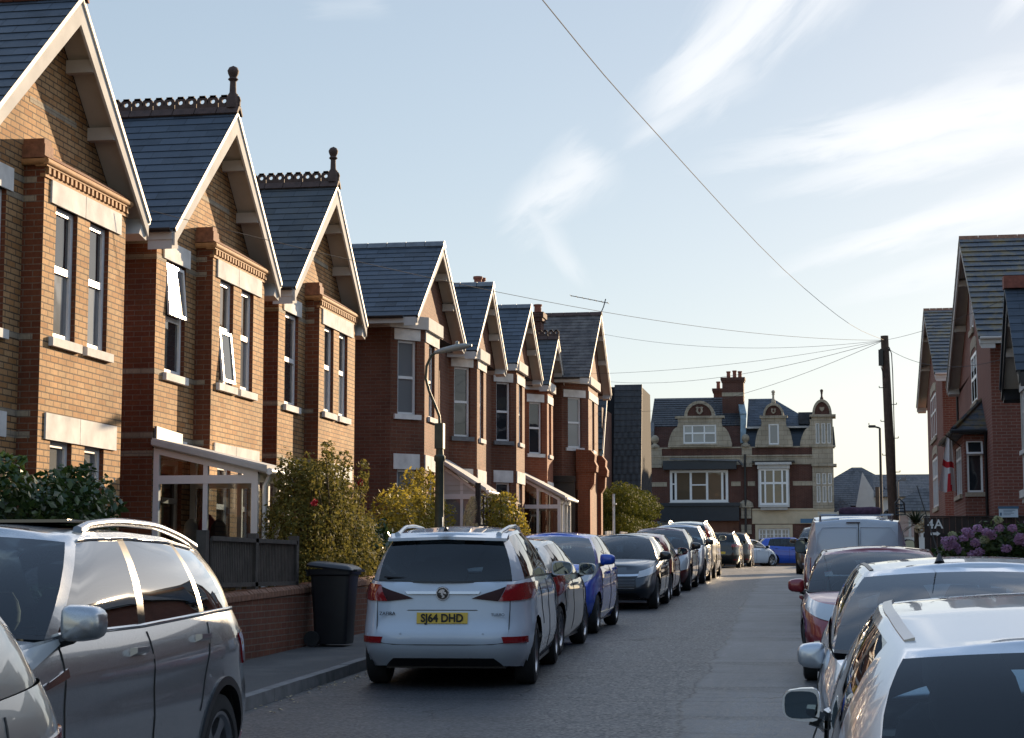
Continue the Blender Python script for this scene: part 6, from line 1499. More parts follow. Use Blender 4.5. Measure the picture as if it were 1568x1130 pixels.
        s.interior(); s.mirrors()
        for y0, z0, y1, z1 in sp.get('seams', ()):   # door shut lines
            for sg in (1, -1):
                m = MB(); n = 16; pts = []
                for t in np.linspace(0, 1, n):
                    y, z = lerp(y0, y1, t), lerp(z0, z1, t); v = s.vz(s.D(y), z); i = sg * s.idx(s.D(y), min(max(v, 0), 1)); pts.append(s.S(i, min(max(v, 0), 1)) + s.N(i, min(max(v, 0.02), .97)) * .0008)
                m.tube(pts, .0055, 5); m.build('door_seam', 'plate_black', s.root)
        for d, z in sp.get('handles', ()):
            for sg in (1, -1):
                y = s.D(d); v = s.vz(y, z); i = sg * s.idx(y, v); p = s.S(i, v); n = s.N(i, v); m = MB()
                m.hexa([p + Vector((0, dy, dz)) + n * .004 for dy, dz in ((-.10, -.022), (.10, -.022), (.10, .022), (-.10, .022))], [p + Vector((0, dy, dz)) + n * .04 for dy, dz in ((-.085, -.012), (.085, -.012), (.085, .014), (-.085, .014))]); m.build('door_handle', sp.get('handle_mat', s.paint), s.root, 40)
        if sp.get('crease'):
            for (d0, z0, d1, z1, mt) in sp['crease']:
                for sg in (1, -1): s.sidepatch('side_trim', (s.D(d0), s.D(d1), s.D(d1), s.D(d0)), (z0 - .012, z1 - .012, z1 + .012, z0 + .012), mt, sg, nu=30, nv=1, off=.005)
        if sp.get('rails'):
            d0, d1, hh = sp['rails']
            for sg in (1, -1):
                P = s.top_edge(d0, d1, 18); m = MB(); pts = []; rs = []
                for k, p in enumerate(P):
                    t = k / 17; lift = hh * min(1, math.sin(math.pi * t) ** .35) if 0 < t < 1 else 0; pts.append(Vector((sg * (p.x - .03), p.y, p.z + lift + .01))); rs.append(.022 if 0 < t < 1 else .03)
                m.tube(pts, rs, 8); m.build('roof_rail', sp.get('rail_mat', 'alloy'), s.root, 60)
        if sp.get('antenna'):
            d, L, ang = sp['antenna']; z = s.H - .01 - np.interp(d, [p[0] for p in sp['roof']], [p[1] for p in sp['roof']]); m = MB(); b = Vector((sp.get('antx', 0), s.D(d), z))
            m.tube([b, b + Vector((0, -.01, .02)), b + Vector((0, -.03, .05))], [.03, .02, .008], 8); m.tube([b + Vector((0, -.03, .04)), b + Vector((sp.get('antlean', 0), -.03 - L * math.sin(R_(ang)), .04 + L * math.cos(R_(ang))))], .0035, 5); m.build('antenna', 'black_plastic', s.root, 50)
        return s
    def interior(s):
        sp = s.sp; sm = sp.get('seat', 'seat_cloth'); zf = sp.get('seat_z', .0)
        def seat(x, y, w, hb, head=True, nm='seat'):
            m = MB()
            def rb(x0, x1, y0, y1, z0, z1, lean=0., tp=.85):
                cx, cy = (x0 + x1) / 2, (y0 + y1) / 2; hx, hy = (x1 - x0) / 2, (y1 - y0) / 2; ls = [ring(cx, cy, hx * .8, hy * .7, z0, .04), ring(cx, cy, hx, hy, z0 + .05, .05), ring(cx, cy - lean * .5, hx, hy * .95, (z0 + z1) / 2, .05), ring(cx, cy - lean, hx * tp, hy * .8, z1 - .05, .05), ring(cx, cy - lean, hx * tp * .7, hy * .4, z1, .03)]
                for a, b in zip(ls, ls[1:]): n = len(a); m.add(a + b, [(i, (i + 1) % n, n + (i + 1) % n, n + i) for i in range(n)])
                m.poly(ls[-1])
            rb(x - w / 2, x + w / 2, y - .08, y + .08, .55 + zf, 1.05 + zf + hb, .16)
            if head: rb(x - .13, x + .13, y - .24, y - .12, 1.08 + zf + hb, 1.30 + zf + hb, .02)
            m.build(nm, sm, s.root, 50)
        fy = s.D(sp.get('seat_d', sp['ws_top'] + .35)); k = s.W / 1.8
        for sx_ in (-.37, .37): seat(sx_ * k, fy, .5 * k, 0)
        if not sp.get('blank_rear'):
            ry = s.D(min(sp['roof_end'] - .35, sp.get('seat_d', sp['ws_top'] + .35) + .95))
            for sx_ in (-.4, 0, .4): seat(sx_ * k, ry, .44 * k, -.03, True, 'rear_seat')
        m = MB(); y = s.D(sp['cowl']); zd = s.ztop(y) - .03; m.hexa([(-s.a * .8, y - .75, zd - .2), (s.a * .8, y - .75, zd - .2), (s.a * .8, y - .05, zd - .2), (-s.a * .8, y - .05, zd - .2)], [(-s.a * .78, y - .7, zd + .0), (s.a * .78, y - .7, zd), (s.a * .76, y - .12, zd - .03), (-s.a * .76, y - .12, zd - .03)]); m.build('dashboard', 'dashboard_plastic', s.root)
        m = MB(); c = Vector((.37 * k, y - .86, zd + .0)); pts = [c + Vector((.18 * math.cos(t), .07 * math.sin(t), .17 * math.sin(t))) for t in np.linspace(0, 2 * math.pi, 21)]; m.tube(pts, .014, 6); m.tube([c + Vector((-.16, 0, 0)), c + Vector((.16, 0, 0))], .016, 5); m.build('steering_wheel', 'dashboard_plastic', s.root, 60)
        d = sp['ws_top'] + .03; z = s.H - .13 - np.interp(d, [p[0] for p in sp['roof']], [p[1] for p in sp['roof']]); m = MB(); m.box(-.11, .11, s.D(d) + .14, s.D(d) + .17, z - .06, z); m.box(-.03, .03, s.D(d) + .13, s.D(d) + .16, z, z + .06); m.build('inner_mirror', 'dark_trim', s.root)
    def mirrors(s):
        sp = s.sp; d = sp['cols'][0][1] + sp.get('mir_d', .22); y = s.D(d); c = sp.get('mir', (.12, .08, .085)); z = s.ztop(y) + sp.get('mir_z', .07)
        for sg in (1, -1):
            o = MB(); x = sg * (s.S(s.idx(y, 1.0), 1.0).x + .02 + c[0]); n1, n2 = 8, 16; vs = []; e = .55
            for i in range(n1 + 1):
                ph = -math.pi / 2 + math.pi * i / n1
                for k in range(n2):
                    th = 2 * math.pi * k / n2; f = lambda q, p: math.copysign(abs(q) ** p, q); cy = math.sin(ph)
                    yy = c[1] * f(cy, .8) + (.0 if cy > -.2 else 0); yy = max(yy, -c[1] * .45)
                    r_ = max(abs(math.cos(ph)), .0) ** (.5 if cy > 0 else .35)
                    vs.append((x + c[0] * r_ * f(math.cos(th), e), y + yy, z + c[2] * r_ * f(math.sin(th), e) * (1 - .18 * sg * math.cos(th))))
            fs = [(i * n2 + k, i * n2 + (k + 1) % n2, (i + 1) * n2 + (k + 1) % n2, (i + 1) * n2 + k) for i in range(n1) for k in range(n2)]
            o.add(vs, fs); mo = o.build('wing_mirror', sp.get('mir_mat', s.paint), s.root, 50, weld=True)
            g = MB(); g.poly([(x + c[0] * .86 * math.copysign(abs(math.cos(t)) ** e, math.cos(t)), y - c[1] * .45 - .002, z + c[2] * .82 * math.copysign(abs(math.sin(t)) ** e, math.sin(t))) for t in np.linspace(0, 2 * math.pi, 21)[:-1]]); g.build('mirror_glass', 'mirror_glass', mo)
            f = MB(); f.tube([(x - sg * c[0] * .5, y, z - c[2] * .75), (sg * (abs(x) - c[0] - .06), y + .0, z - c[2] - .015)], [.035, .03], 6); f.build('mirror_foot', 'dark_trim', mo, 50)
    def plate(s, front, x0, x1, z0, z1, mat, text=None, off=.012):
        o = s.endpatch('number_plate', (x0, x1, x1, x0), (z0, z0, z1, z1), mat, front, off=off, nu=6, nv=1)
        if text:
            y = min(v.co.y for v in o.data.vertices) if not front else max(v.co.y for v in o.data.vertices)
            ym = [v.co.y for v in o.data.vertices if abs(v.co.x - (x0 + x1) / 2) < .1]; yp = (min(ym) if not front else max(ym))
            vs = [v.co for v in o.data.vertices]; 
            text_mesh(text, (z1 - z0) * 1.02, 'plate_lettering', 'plate_black', o, Matrix.Translation(((x0 + x1) / 2, yp - .002, (z0 + z1) / 2)) @ Matrix.Rotation(R_(90), 4, 'X') @ Matrix.Diagonal((.92, 1, 1, 1)), bold=.0035, extrude=.001)
        return o

HATCH_W = [(0, .90), (.12, .955), (.3, .99), (.5, 1.0), (.66, .99), (.78, .995), (.9, .97), (1, .925)]
def spec(**k):
    d = dict(width=HATCH_W, front=[(0, .16), (.2, .03), (.36, 0), (.55, .03), (.75, .12), (.9, .25), (1, .42)], rear=[(0, .2), (.18, .05), (.36, 0), (.5, .02), (.65, .06), (.85, .09), (1, .14)], R=.32, spokes=5, sill=.2)
    d.update(k); return d
def hatch(L, W, H, wb, **k):
    """A five-door hatchback of given size; distances run from the nose."""
    f = L / 4.0; h = H / 1.48
    d = spec(L=L, W=W, H=H, wb=wb, fo=.82 * f, top=[(0, .70 * h), (.45 * f, .84 * h), (.95 * f, .94 * h), (1.2 * f, .965 * h), (2.4 * f, .985 * h), (3.5 * f, 1.04 * h), (L, 1.06 * h)], cowl=.93 * f, ws_top=1.78 * f, roof_end=3.56 * f, rear_base=3.86 * f,
        roof=[(1.7 * f, .035), (2.1 * f, .005), (2.4 * f, 0), (2.9 * f, .01), (3.6 * f, .07)],
        cols=[('body', 1.16 * f, 1.86 * f), ('glass', 1.27 * f, 1.95 * f), ('pillar', 2.22 * f, 2.34 * f), ('glass', 2.34 * f, 2.42 * f), ('pillar', 3.10 * f, 3.02 * f), ('glass', 3.15 * f, 3.06 * f), ('body', 3.42 * f, 3.22 * f), ('end', 3.80 * f, 3.5 * f)],
        seams=[(1.16 * f, .3, 1.2 * f, .93 * h), (2.28 * f, .28, 2.3 * f, .96 * h), (3.05 * f, .55, 3.2 * f, .98 * h)], handles=[(2.08 * f, .86 * h), (2.98 * f, .9 * h)])
    d.update(k); return d

def roof_strips(c, d0, d1, w, mat):
    """Flush gutter strips along both roof edges."""
    for sg in (1, -1):
        P = c.top_edge(d0, d1, 16); m = MB(); up = Vector((0, 0, 1))
        for p, q in zip(P, P[1:]):
            f = lambda a, dx, dz: Vector((sg * (a.x - dx), a.y, a.z + dz + dx * .22)); m.hexa([f(p, .012, -.03), f(q, .012, -.03), f(q, .012 + w, -.03), f(p, .012 + w, -.03)], [f(p, .012, .004), f(q, .012, .004), f(q, .012 + w, .005), f(p, .012 + w, .005)])
        m.build('roof_strip', mat, c.root, 50, weld=True)
# ---------------------------------------------------------------- individual vehicles
KG = 'cars parked along the left kerb'; KR_ = 'vehicles parked along the right kerb'
def dress(c, front=('clear_lens', .62, .30, .50, .78), grille=None, tail=('red_lens', .34), tz=(.72, .98), th=None, bump=True):
    """Lamps, grille, bumper trim for an ordinary car."""
    a, b, H = c.a, c.b, c.H; zt = c.ztop(c.b)
    if front:
        mat, xo, xi, z0, z1 = front
        for sg in (1, -1): c.endpatch('headlight', (sg * xi * a, sg * .92 * a, sg * .92 * a, sg * (xi + .03) * a), (z0, z0 + .02, z1 + .05, z1 - .05), mat, True, off=.011, nu=22)
    gx, gz0, gz1 = grille or (.42 * a, .38, .58)
    c.endpatch('grille', (-gx, gx, gx * .95, -gx * .95), (gz0, gz0, gz1, gz1), 'black_plastic', True, off=.004, nu=12)
    c.endpatch('air_intake', (-.62 * a, .62 * a, .55 * a, -.55 * a), (.22, .22, .33, .33), 'dark_trim', True, off=.003, nu=12)
    if tail:
        mat, wd = tail; z0, z1 = tz
        for sg in (1, -1): c.endpatch('tail_light', (sg * (1 - wd) * a, sg * .94 * a, sg * .94 * a, sg * (1 - wd + .04) * a), (z0, z0, z1, z1), mat, False, off=.011, nu=22)
    if bump:
        c.endpatch('bumper_trim', (-.78 * a, .78 * a, .72 * a, -.72 * a), (.23, .23, .36, .36), 'dark_trim', False, off=.004, nu=14)
        for sg in (1, -1): c.endpatch('reflector', (sg * .66 * a, sg * .88 * a, sg * .88 * a, sg * .66 * a), (.40, .40, .445, .445), 'red_lens', False, off=.011, nu=12)
# --- grey estate-like SUV facing the camera, nearest on the left
sp = spec(L=4.49, W=1.84, H=1.66, wb=2.68, fo=.90, R=.345, tyre=.235, arch=.05, top=[(0, .84), (.35, .98), (.9, 1.06), (1.3, 1.085), (2.4, 1.10), (3.6, 1.15), (4.49, 1.17)], cowl=.98, ws_top=1.86, roof_end=4.02, rear_base=4.36,
    roof=[(1.8, .045), (2.2, .01), (2.6, 0), (3.2, .015), (4.0, .085)], roofw=.69, spokes=5,
    cols=[('body', 1.22, 1.95), ('glass', 1.34, 2.06), ('pillar', 2.36, 2.50), ('glass', 2.46, 2.58), ('pillar', 3.32, 3.28), ('glass', 3.40, 3.34), ('body', 3.88, 3.66), ('end', 4.30, 3.95)],
    seams=[(1.25, .35, 1.3, 1.06), (2.40, .35, 2.42, 1.08), (3.12, .62, 3.36, 1.1)], handles=[(2.20, .985), (3.18, 1.02)], crease=[(1.0, .90, 4.2, 1.04, 'tungsten_paint')], rails=(2.15, 3.95, .05), rail_mat='alloy', glass='car_glass', side_glass='car_glass_coated', mir=(.105, .085, .085), mir_d=.12, handle_mat='tungsten_paint')
sp['tilt'] = False
tig = Car('parked_suv', 'grey family SUV with silver roof rails facing the camera at lower left', 'car', (-4.40, 9.05, G(9) + .03), 180, sp, 'tungsten_paint', KG).finish()
dress(tig, front=('clear_lens', .62, .5, .70, .86), grille=(.5 * tig.a, .62, .82), tail=('red_lens', .36), tz=(.86, 1.04))
for sg in (1, -1):
    tig.sidepatch('side_trim', (tig.D(1.0), tig.D(1.32), tig.D(1.32), tig.D(1.02)), (.845, .905, .945, .872), 'chrome', sg, nu=6, nv=1, off=.010)
    P = []
    for c in range(len(tig.seq)):
        if tig.seq[c][0] in ('glass', 'pillar', 'body') and 1.3 < tig.D(0) - tig.G_[0, c].y < 4.1: P.append((sg * (tig.G_[0, c].x + .006), tig.G_[0, c].y, tig.G_[0, c].z + .012))
    m = MB(); m.tube(P, .012, 6); m.build('chrome_strip', 'chrome', tig.root, 60)
    P2 = [(sg * (tig.G_[7, c].x + .006), tig.G_[7, c].y, tig.G_[7, c].z) for c in range(len(tig.seq)) if tig.seq[c][0] in ('glass', 'pillar', 'body') and 1.9 < tig.D(0) - tig.G_[7, c].y < 3.75]
    m = MB(); m.tube(P2, .008, 6); m.build('chrome_strip', 'chrome', tig.root, 60)
    tig.sidepatch('sill_trim', (tig.D(1.5), tig.D(3.0), tig.D(3.0), tig.D(1.5)), (.24, .24, .40, .40), 'dark_trim', sg, nu=20, nv=2, off=.004)
    tig.sidepatch('side_trim', (tig.D(1.5), tig.D(3.02), tig.D(3.02), tig.D(1.5)), (.40, .40, .42, .42), 'chrome', sg, nu=20, nv=1, off=.008)
m = MB(); m.box(-.5, .5, tig.D(2.1) - 1.3, tig.D(2.1) - .1, tig.H - .012, tig.H + .004); m.build('glass_roof', 'pane_mirror', tig.root)

# --- white people carrier seen from behind
sp = spec(L=4.66, W=1.83, H=1.655, wb=2.76, fo=.96, R=.335, tyre=.225, spokes=5, top=[(0, .80), (.4, .95), (.85, 1.05), (1.3, 1.08), (2.5, 1.09), (3.6, 1.11), (4.2, 1.10), (4.66, 1.06)], cowl=.72, ws_top=2.0, roof_end=4.22, rear_base=4.52, rear_glass='car_glass_dark',
    rear=[(0, .22), (.16, .05), (.30, .0), (.40, .015), (.52, .075), (.75, .105), (.9, .12), (1, .16)], width=[(0, .90), (.12, .96), (.3, 1.0), (.5, 1.0), (.66, .985), (.78, .985), (.9, .965), (1, .925)],
    roof=[(1.9, .05), (2.3, .012), (2.8, 0), (3.4, .01), (4.25, .075)], roofw=.655, edge=.05, crown=.045,
    cols=[('body', 1.15, 2.06), ('glass', 1.28, 2.18), ('pillar', 2.32, 2.52), ('glass', 2.42, 2.60), ('pillar', 3.28, 3.30), ('glass', 3.38, 3.36), ('body', 4.08, 3.86), ('end', 4.36, 4.12)],
    seams=[(1.3, .35, 1.3, 1.04), (2.38, .3, 2.38, 1.06), (3.16, .6, 3.32, 1.07)], handles=[(2.2, .92), (3.15, .94)], rails=(2.2, 4.15, .035), rail_mat='white_paint', antenna=(3.95, .22, 35), antx=-.05, mir=(.125, .08, .085), mir_mat='white_paint', side_glass='car_glass_dark')
zaf = Car('people_carrier', 'white people carrier seen from behind with yellow plate', 'car', (-4.03, 20.55, G(20.55)), 4, sp, 'white_paint', KG).finish()
a = zaf.a
dress(zaf, grille=(.4 * a, .5, .65), tail=None, bump=False)
zaf.endpatch('bumper_trim', (-.66 * a, .66 * a, .56 * a, -.56 * a), (.215, .215, .325, .325), 'dark_trim', False, off=.006, nu=16)
for sg in (1, -1):
    zaf.endpatch('reflector', (sg * .68 * a, sg * .92 * a, sg * .92 * a, sg * .66 * a), (.475, .485, .545, .535), 'red_lens', False, off=.012, nu=12)
    t = zaf.endpatch('tail_light', (sg * .62 * a, sg * .945 * a, sg * .945 * a, sg * .70 * a), (.885, .885, 1.02, 1.035), 'red_lens', False, off=.015, nu=26)
    zaf.endpatch('tail_light', (sg * .33 * a, sg * .615 * a, sg * .69 * a, sg * .45 * a), (.915, .885, 1.02, .955), 'dark_red_lens', False, off=.015, nu=16)
zaf.endpatch('chrome_bar', (-.40 * a, .40 * a, .42 * a, -.42 * a), (.955, .955, .98, .98), 'chrome', False, off=.02, nu=12, nv=1)
zaf.endpatch('tailgate_recess', (-.40 * a, .40 * a, .38 * a, -.38 * a), (.795, .795, .803, .803), 'dark_trim', False, off=.003, nu=10, nv=1)
zaf.plate(False, -.26, .26, .665, .775, 'plate_yellow', 'SJ64 DHD')
# tailgate shut line
pts = []
for x, z in ((-.68, .9), (-.68, .8), (-.675, .62), (-.66, .52), (-.62, .475), (-.5, .46), (-.25, .455), (0, .455), (.25, .455), (.5, .46), (.62, .475), (.66, .52), (.675, .62), (.68, .8), (.68, .9)):
    n = len(HX); half = list(range(n - 1, n // 2, -1)); v = zaf.vz(-zaf.b * .98, z); i = float(np.interp(abs(x) / (zaf.a * np.interp(v, zaf.v, zaf.wf)), [HX[j] for j in half], half)); p = zaf.S(math.copysign(i, x), v); pts.append(p + Vector((0, -.0005, 0)))
m = MB(); m.tube(pts, .005, 5); m.build('tailgate_seam', 'plate_black', zaf.root)
# badge: a chrome ring round a griffin-like silhouette
yb = zaf.S(len(HX) - 1, zaf.vz(-zaf.b, .965)).y - .02
bg = MB(); bg.lathe([(.052, -.004), (.058, .008), (.066, .008), (.072, -.004)], 28, Matrix.Translation((0, yb, .967)) @ Matrix.Rotation(R_(90), 4, 'X')); bd = bg.build('badge', 'chrome', zaf.root, 40)
m = MB(); m.lathe([(0, .0), (.055, .0)], 24, Matrix.Translation((0, yb - .003, .967)) @ Matrix.Rotation(R_(90), 4, 'X')); m.build('badge_ground', 'dark_trim', bd)
m = MB(); m.prism([(dx * .05, .967 + dz * .05) for dx, dz in ((-.9, .2), (-.5, .75), (0, .9), (.5, .75), (.3, .45), (.7, .25), (.85, -.1), (.4, -.05), (.1, .2), (.15, -.3), (.5, -.5), (.2, -.85), (-.2, -.9), (-.05, -.5), (-.35, -.2), (-.3, .15))], yb - .012, yb - .006, 'y'); m.build('badge_figure', 'chrome', bd)
def tailtext(car, body, size, x, z, mat):
    y = car.S(len(HX) - 12, car.vz(-car.b, z)).y; MXX = Matrix.Translation((x, y - .004, z)) @ Matrix.Rotation(R_(90), 4, 'X'); text_mesh(body, size, 'lettering', mat, car.root, MXX, extrude=.003)
tailtext(zaf, 'ZAFIRA', .05, -.565, .765, 'dark_trim'); tailtext(zaf, 'TURBO', .042, .565, .755, 'lead')
zaf.endpatch('brake_light', (-.26, .26, .26, -.26), (1.13, 1.13, 1.13, 1.13), 'red_lens', False, nu=4, nv=1) if False else None
re = zaf.D(zaf.sp['roof_end']); m = MB(); m.hexa([(-.30, re - .02, zaf.H - .155), (.30, re - .02, zaf.H - .155), (.30, re + .05, zaf.H - .155), (-.30, re + .05, zaf.H - .155)], [(-.29, re + .01, zaf.H - .118), (.29, re + .01, zaf.H - .118), (.29, re + .08, zaf.H - .118), (-.29, re + .08, zaf.H - .118)]); m.build('brake_light', 'dark_red_lens', zaf.root)
m = MB(); P = [Vector((u * .62, re - .10 + .12 * u * u, zaf.H - .112 - .02 * abs(u))) for u in np.linspace(-1, 1, 13)]
for p, q in zip(P, P[1:]): m.hexa([p + Vector((0, 0, -.03)), q + Vector((0, 0, -.03)), q + Vector((0, .22, -.01)), p + Vector((0, .22, -.01))], [p, q, q + Vector((0, .22, .05)), p + Vector((0, .22, .05))])
m.build('spoiler', 'white_paint', zaf.root, 40, weld=True)
m = MB(); yq = zaf.S(len(HX) - 1, 1.0).y; m.tube([(.05 - .0, yq + .03, 1.11), (-.35, yq + .04, 1.12), (-.62, yq + .085, 1.135)], .012, 6); m.build('wiper', 'black_plastic', zaf.root)
for x in (-.78, -.42, .42, .78): p = zaf.S(math.copysign(float(np.interp(abs(x) / zaf.a, [HX[j] for j in range(len(HX) - 1, 75, -1)], list(range(len(HX) - 1, 75, -1)))), x), zaf.vz(-zaf.b, .565)); m = MB(); m.lathe([(.012, .0), (.012, .003), (0, .003)], 10, Matrix.Translation(p) @ Matrix.Rotation(R_(90), 4, 'X')); m.build('parking_sensor', 'van_paint', zaf.root)

def car(name, label, loc, head, sp, paint, group=KG, **k):
    c = Car(name, label, 'car', (loc[0], loc[1], G(loc[1])), head, sp, paint, group).finish(); dress(c, **k); return c
c3 = car('hatchback', 'beige-silver hatchback parked just ahead of the white people carrier', (-4.22, 24.72), 0, hatch(3.6, 1.70, 1.50, 2.35, R=.315, mir_mat='beige_silver_paint', side_glass='car_glass_dark', spokes=10, antenna=(3.0, .12, 60)), 'beige_silver_paint', tail=('red_lens', .22), tz=(.78, 1.1))
c4 = car('hatchback', 'bright blue hatchback facing the camera with big pale headlamps', (-4.33, 29.35), 180, hatch(3.9, 1.695, 1.55, 2.5, R=.30, cowl=.62, ws_top=1.72, cols=[('body', .98, 1.80), ('glass', 1.25, 1.9), ('pillar', 2.18, 2.3), ('glass', 2.28, 2.38), ('pillar', 3.05, 3.0), ('glass', 3.1, 3.04), ('body', 3.4, 3.25), ('end', 3.72, 3.5)], side_glass='car_glass_dark', mir_mat='blue_paint', top=[(0, .74), (.35, .92), (.7, 1.03), (1.2, 1.05), (2.4, 1.05), (3.5, 1.10), (3.9, 1.12)], crease=[(1.2, .30, 2.9, .30, 'chrome')]), 'blue_paint', front=('clear_lens', .6, .60, .66, .86), grille=(.3 * .85, .50, .60))
for sg in (1, -1): c4.endpatch('fog_lamp', (sg * .60 * c4.a, sg * .84 * c4.a, sg * .80 * c4.a, sg * .64 * c4.a), (.28, .30, .42, .42), 'dark_trim', True, off=.006)
c5 = car('hatchback', 'dark navy hatchback facing the camera with wide mesh grille', (-4.2, 37.75), 180, hatch(4.05, 1.75, 1.48, 2.49, R=.32, side_glass='car_glass_dark', mir_mat='black_paint', crease=[(1.3, .34, 2.9, .34, 'chrome')]), 'navy_paint', front=('clear_lens', .6, .56, .60, .72), grille=(.56 * .87, .38, .62))
gr = c5.endpatch('grille_surround', (-.52, .52, .60, -.60), (.62, .62, .645, .645), 'chrome', True, off=.010, nu=14, nv=1)
for k in range(4): c5.endpatch('grille_bar', (-.44, .44, .45, -.45), (.42 + .05 * k, .42 + .05 * k, .426 + .05 * k, .426 + .05 * k), 'lead', True, off=.006, nu=14, nv=1)
sp = hatch(3.57, 1.63, 1.49, 2.3, R=.29, rear=[(0, .16), (.2, .03), (.4, 0), (.6, .04), (.8, .12), (1, .24)], side_glass='car_glass_dark', rear_glass='car_glass_dark', cols=[('body', 1.0, 1.62), ('glass', 1.12, 1.74), ('pillar', 2.2, 2.2), ('glass', 2.28, 2.26), ('body', 2.75, 2.62), ('end', 3.28, 2.98)], roof_end=3.02, rear_base=3.36, cowl=.75, ws_top=1.55, seams=[(1.05, .3, 1.05, .95), (2.25, .3, 2.25, .98)], handles=[(2.05, .86)])
c6 = car('city_car', 'small rounded dark red city car seen from behind', (-4.25, 42.25), 0, sp, 'red_paint', tail=None)
for sg in (1, -1):
    o = c6.endpatch('tail_light', (sg * .66 * c6.a, sg * .93 * c6.a, sg * .93 * c6.a, sg * .68 * c6.a), (.66, .66, .93, .93), 'chrome', False, off=.008, nu=8)
    o2 = c6.endpatch('tail_light', (sg * .69 * c6.a, sg * .90 * c6.a, sg * .90 * c6.a, sg * .71 * c6.a), (.69, .69, .90, .90), 'red_lens', False, off=.014, nu=8)
c7 = car('hatchback', 'dark maroon hatchback with a pale roof beyond the small red car', (-4.33, 48.0), 180, hatch(4.25, 1.8, 1.6, 2.6, R=.32, side_glass='car_glass_dark', mir_mat='black_paint', crease=[(1.3, .36, 3.0, .36, 'chrome')]), 'maroon_paint')
c8 = car('compact_suv', 'silver compact SUV facing the camera, sixth beyond the people carrier', (-4.35, 53.6), 180, hatch(4.3, 1.82, 1.68, 2.6, R=.34, side_glass='car_glass_dark', mir_mat='black_paint'), 'silver_paint')
sp = hatch(4.5, 1.85, 1.78, 2.65, R=.35, side_glass='car_glass_dark', rails=(2.2, 3.9, .04)); sp['cols'] = [q if q[0] != 'body' or i < 3 else ('light', q[1] + .25, q[2] + .2) for i, q in enumerate(sp['cols'])]
c9 = car('tall_suv', 'tall beige SUV with upright red tail lamps, side lit gold by the sun', (-4.38, 58.9), 0, sp, 'beige_silver_paint', tail=None)
sp = hatch(4.6, 1.88, 1.70, 2.65, R=.36, side_glass='car_glass_dark', rear_glass='car_glass_dark', rails=(2.1, 4.0, .05))
c10 = car('black_suv', 'black SUV with yellow rear plate near the end of the left row', (-5.0, 88.0), 0, sp, 'black_paint', tail=('red_lens', .45), tz=(1.0, 1.14)); c10.plate(False, -.26, .26, .68, .79, 'plate_yellow')
c11 = car('far_suv', 'dark SUV partly hidden beyond the black one', (-4.7, 93.6), 0, hatch(4.5, 1.85, 1.75, 2.65, R=.36, side_glass='car_glass_dark'), 'graphite_paint', tail=('red_lens', .2), tz=(.9, 1.2))
c12 = car('white_hatchback', 'white hatchback peeping out past the two dark SUVs', (-4.4, 101.0), -35, hatch(3.9, 1.72, 1.5, 2.5, side_glass='car_glass_dark', tilt=False), 'white_paint')
c13 = car('blue_crossover', 'blue crossover turning across the end of the street', (-2.15, 104.5), -72, hatch(4.28, 1.78, 1.66, 2.55, R=.35, side_glass='car_glass_dark', rear_glass='car_glass_dark', tilt=False), 'blue_paint', tail=('red_lens', .3), tz=(.85, 1.08))
# --- right-hand row
sp = hatch(4.25, 1.79, 1.435, 2.62, R=.32, top=[(0, .66), (.5, .80), (.95, .89), (1.3, .915), (2.6, .945), (3.7, .99), (4.25, 1.0)], roofw=.72, ws_top=1.85, roof_end=3.62, rear_base=4.05, roof=[(1.75, .04), (2.2, .005), (2.5, 0), (3.0, .015), (3.62, .085)], crown=.04,
    cols=[('body', 1.2, 1.95), ('glass', 1.32, 2.05), ('pillar', 2.30, 2.46), ('glass', 2.40, 2.54), ('pillar', 3.18, 3.10), ('glass', 3.24, 3.14), ('body', 3.5, 3.3), ('end', 3.98, 3.56)], mir=(.075, .07, .065), mir_z=.03, mir_d=.18, mir_mat='pale_silver_paint')
r1 = car('silver_hatchback', 'silver hatchback at lower right, seen from behind with its left mirror', (.80, 6.65), 0, sp, 'pale_silver_paint', KR_, tail=('red_lens', .3), tz=(.74, .92))
roof_strips(r1, 2.0, 3.42, .03, 'alloy')
sp = hatch(4.34, 1.82, 1.465, 2.64, R=.33, antenna=(2.02, .40, 10), antx=.22, antlean=.11, mir=(.075, .065, .068), mir_z=-.045, mir_d=.3, mir_mat='pale_silver_paint', top=[(0, .72), (.45, .87), (.95, .97), (1.3, .995), (2.6, 1.01), (3.7, 1.06), (4.34, 1.08)], cowl=.80, ws_top=1.85, roofw=.72)
sp['cols'] = [('body', 1.18, 1.95), ('glass', 1.32, 2.06)] + sp['cols'][2:]
r2 = car('silver_car', 'pale silver car facing the camera with a whip antenna on its roof', (.83, 10.75), 180, sp, 'pale_silver_paint', KR_, front=('clear_lens', .6, .5, .62, .82))
roof_strips(r2, 2.0, 3.55, .022, 'dark_trim')
r3 = car('red_car', 'dark red car with dark red mirrors between the silver car and the van', (.53, 21.2), 180, hatch(4.05, 1.70, 1.41, 2.5, R=.31, mir_mat='red_paint', roofw=.72, mir_z=.06, mir=(.09, .07, .075)), 'red_paint', KR_, front=('clear_lens', .6, .5, .60, .80))
roof_strips(r3, 2.0, 3.4, .022, 'dark_trim')
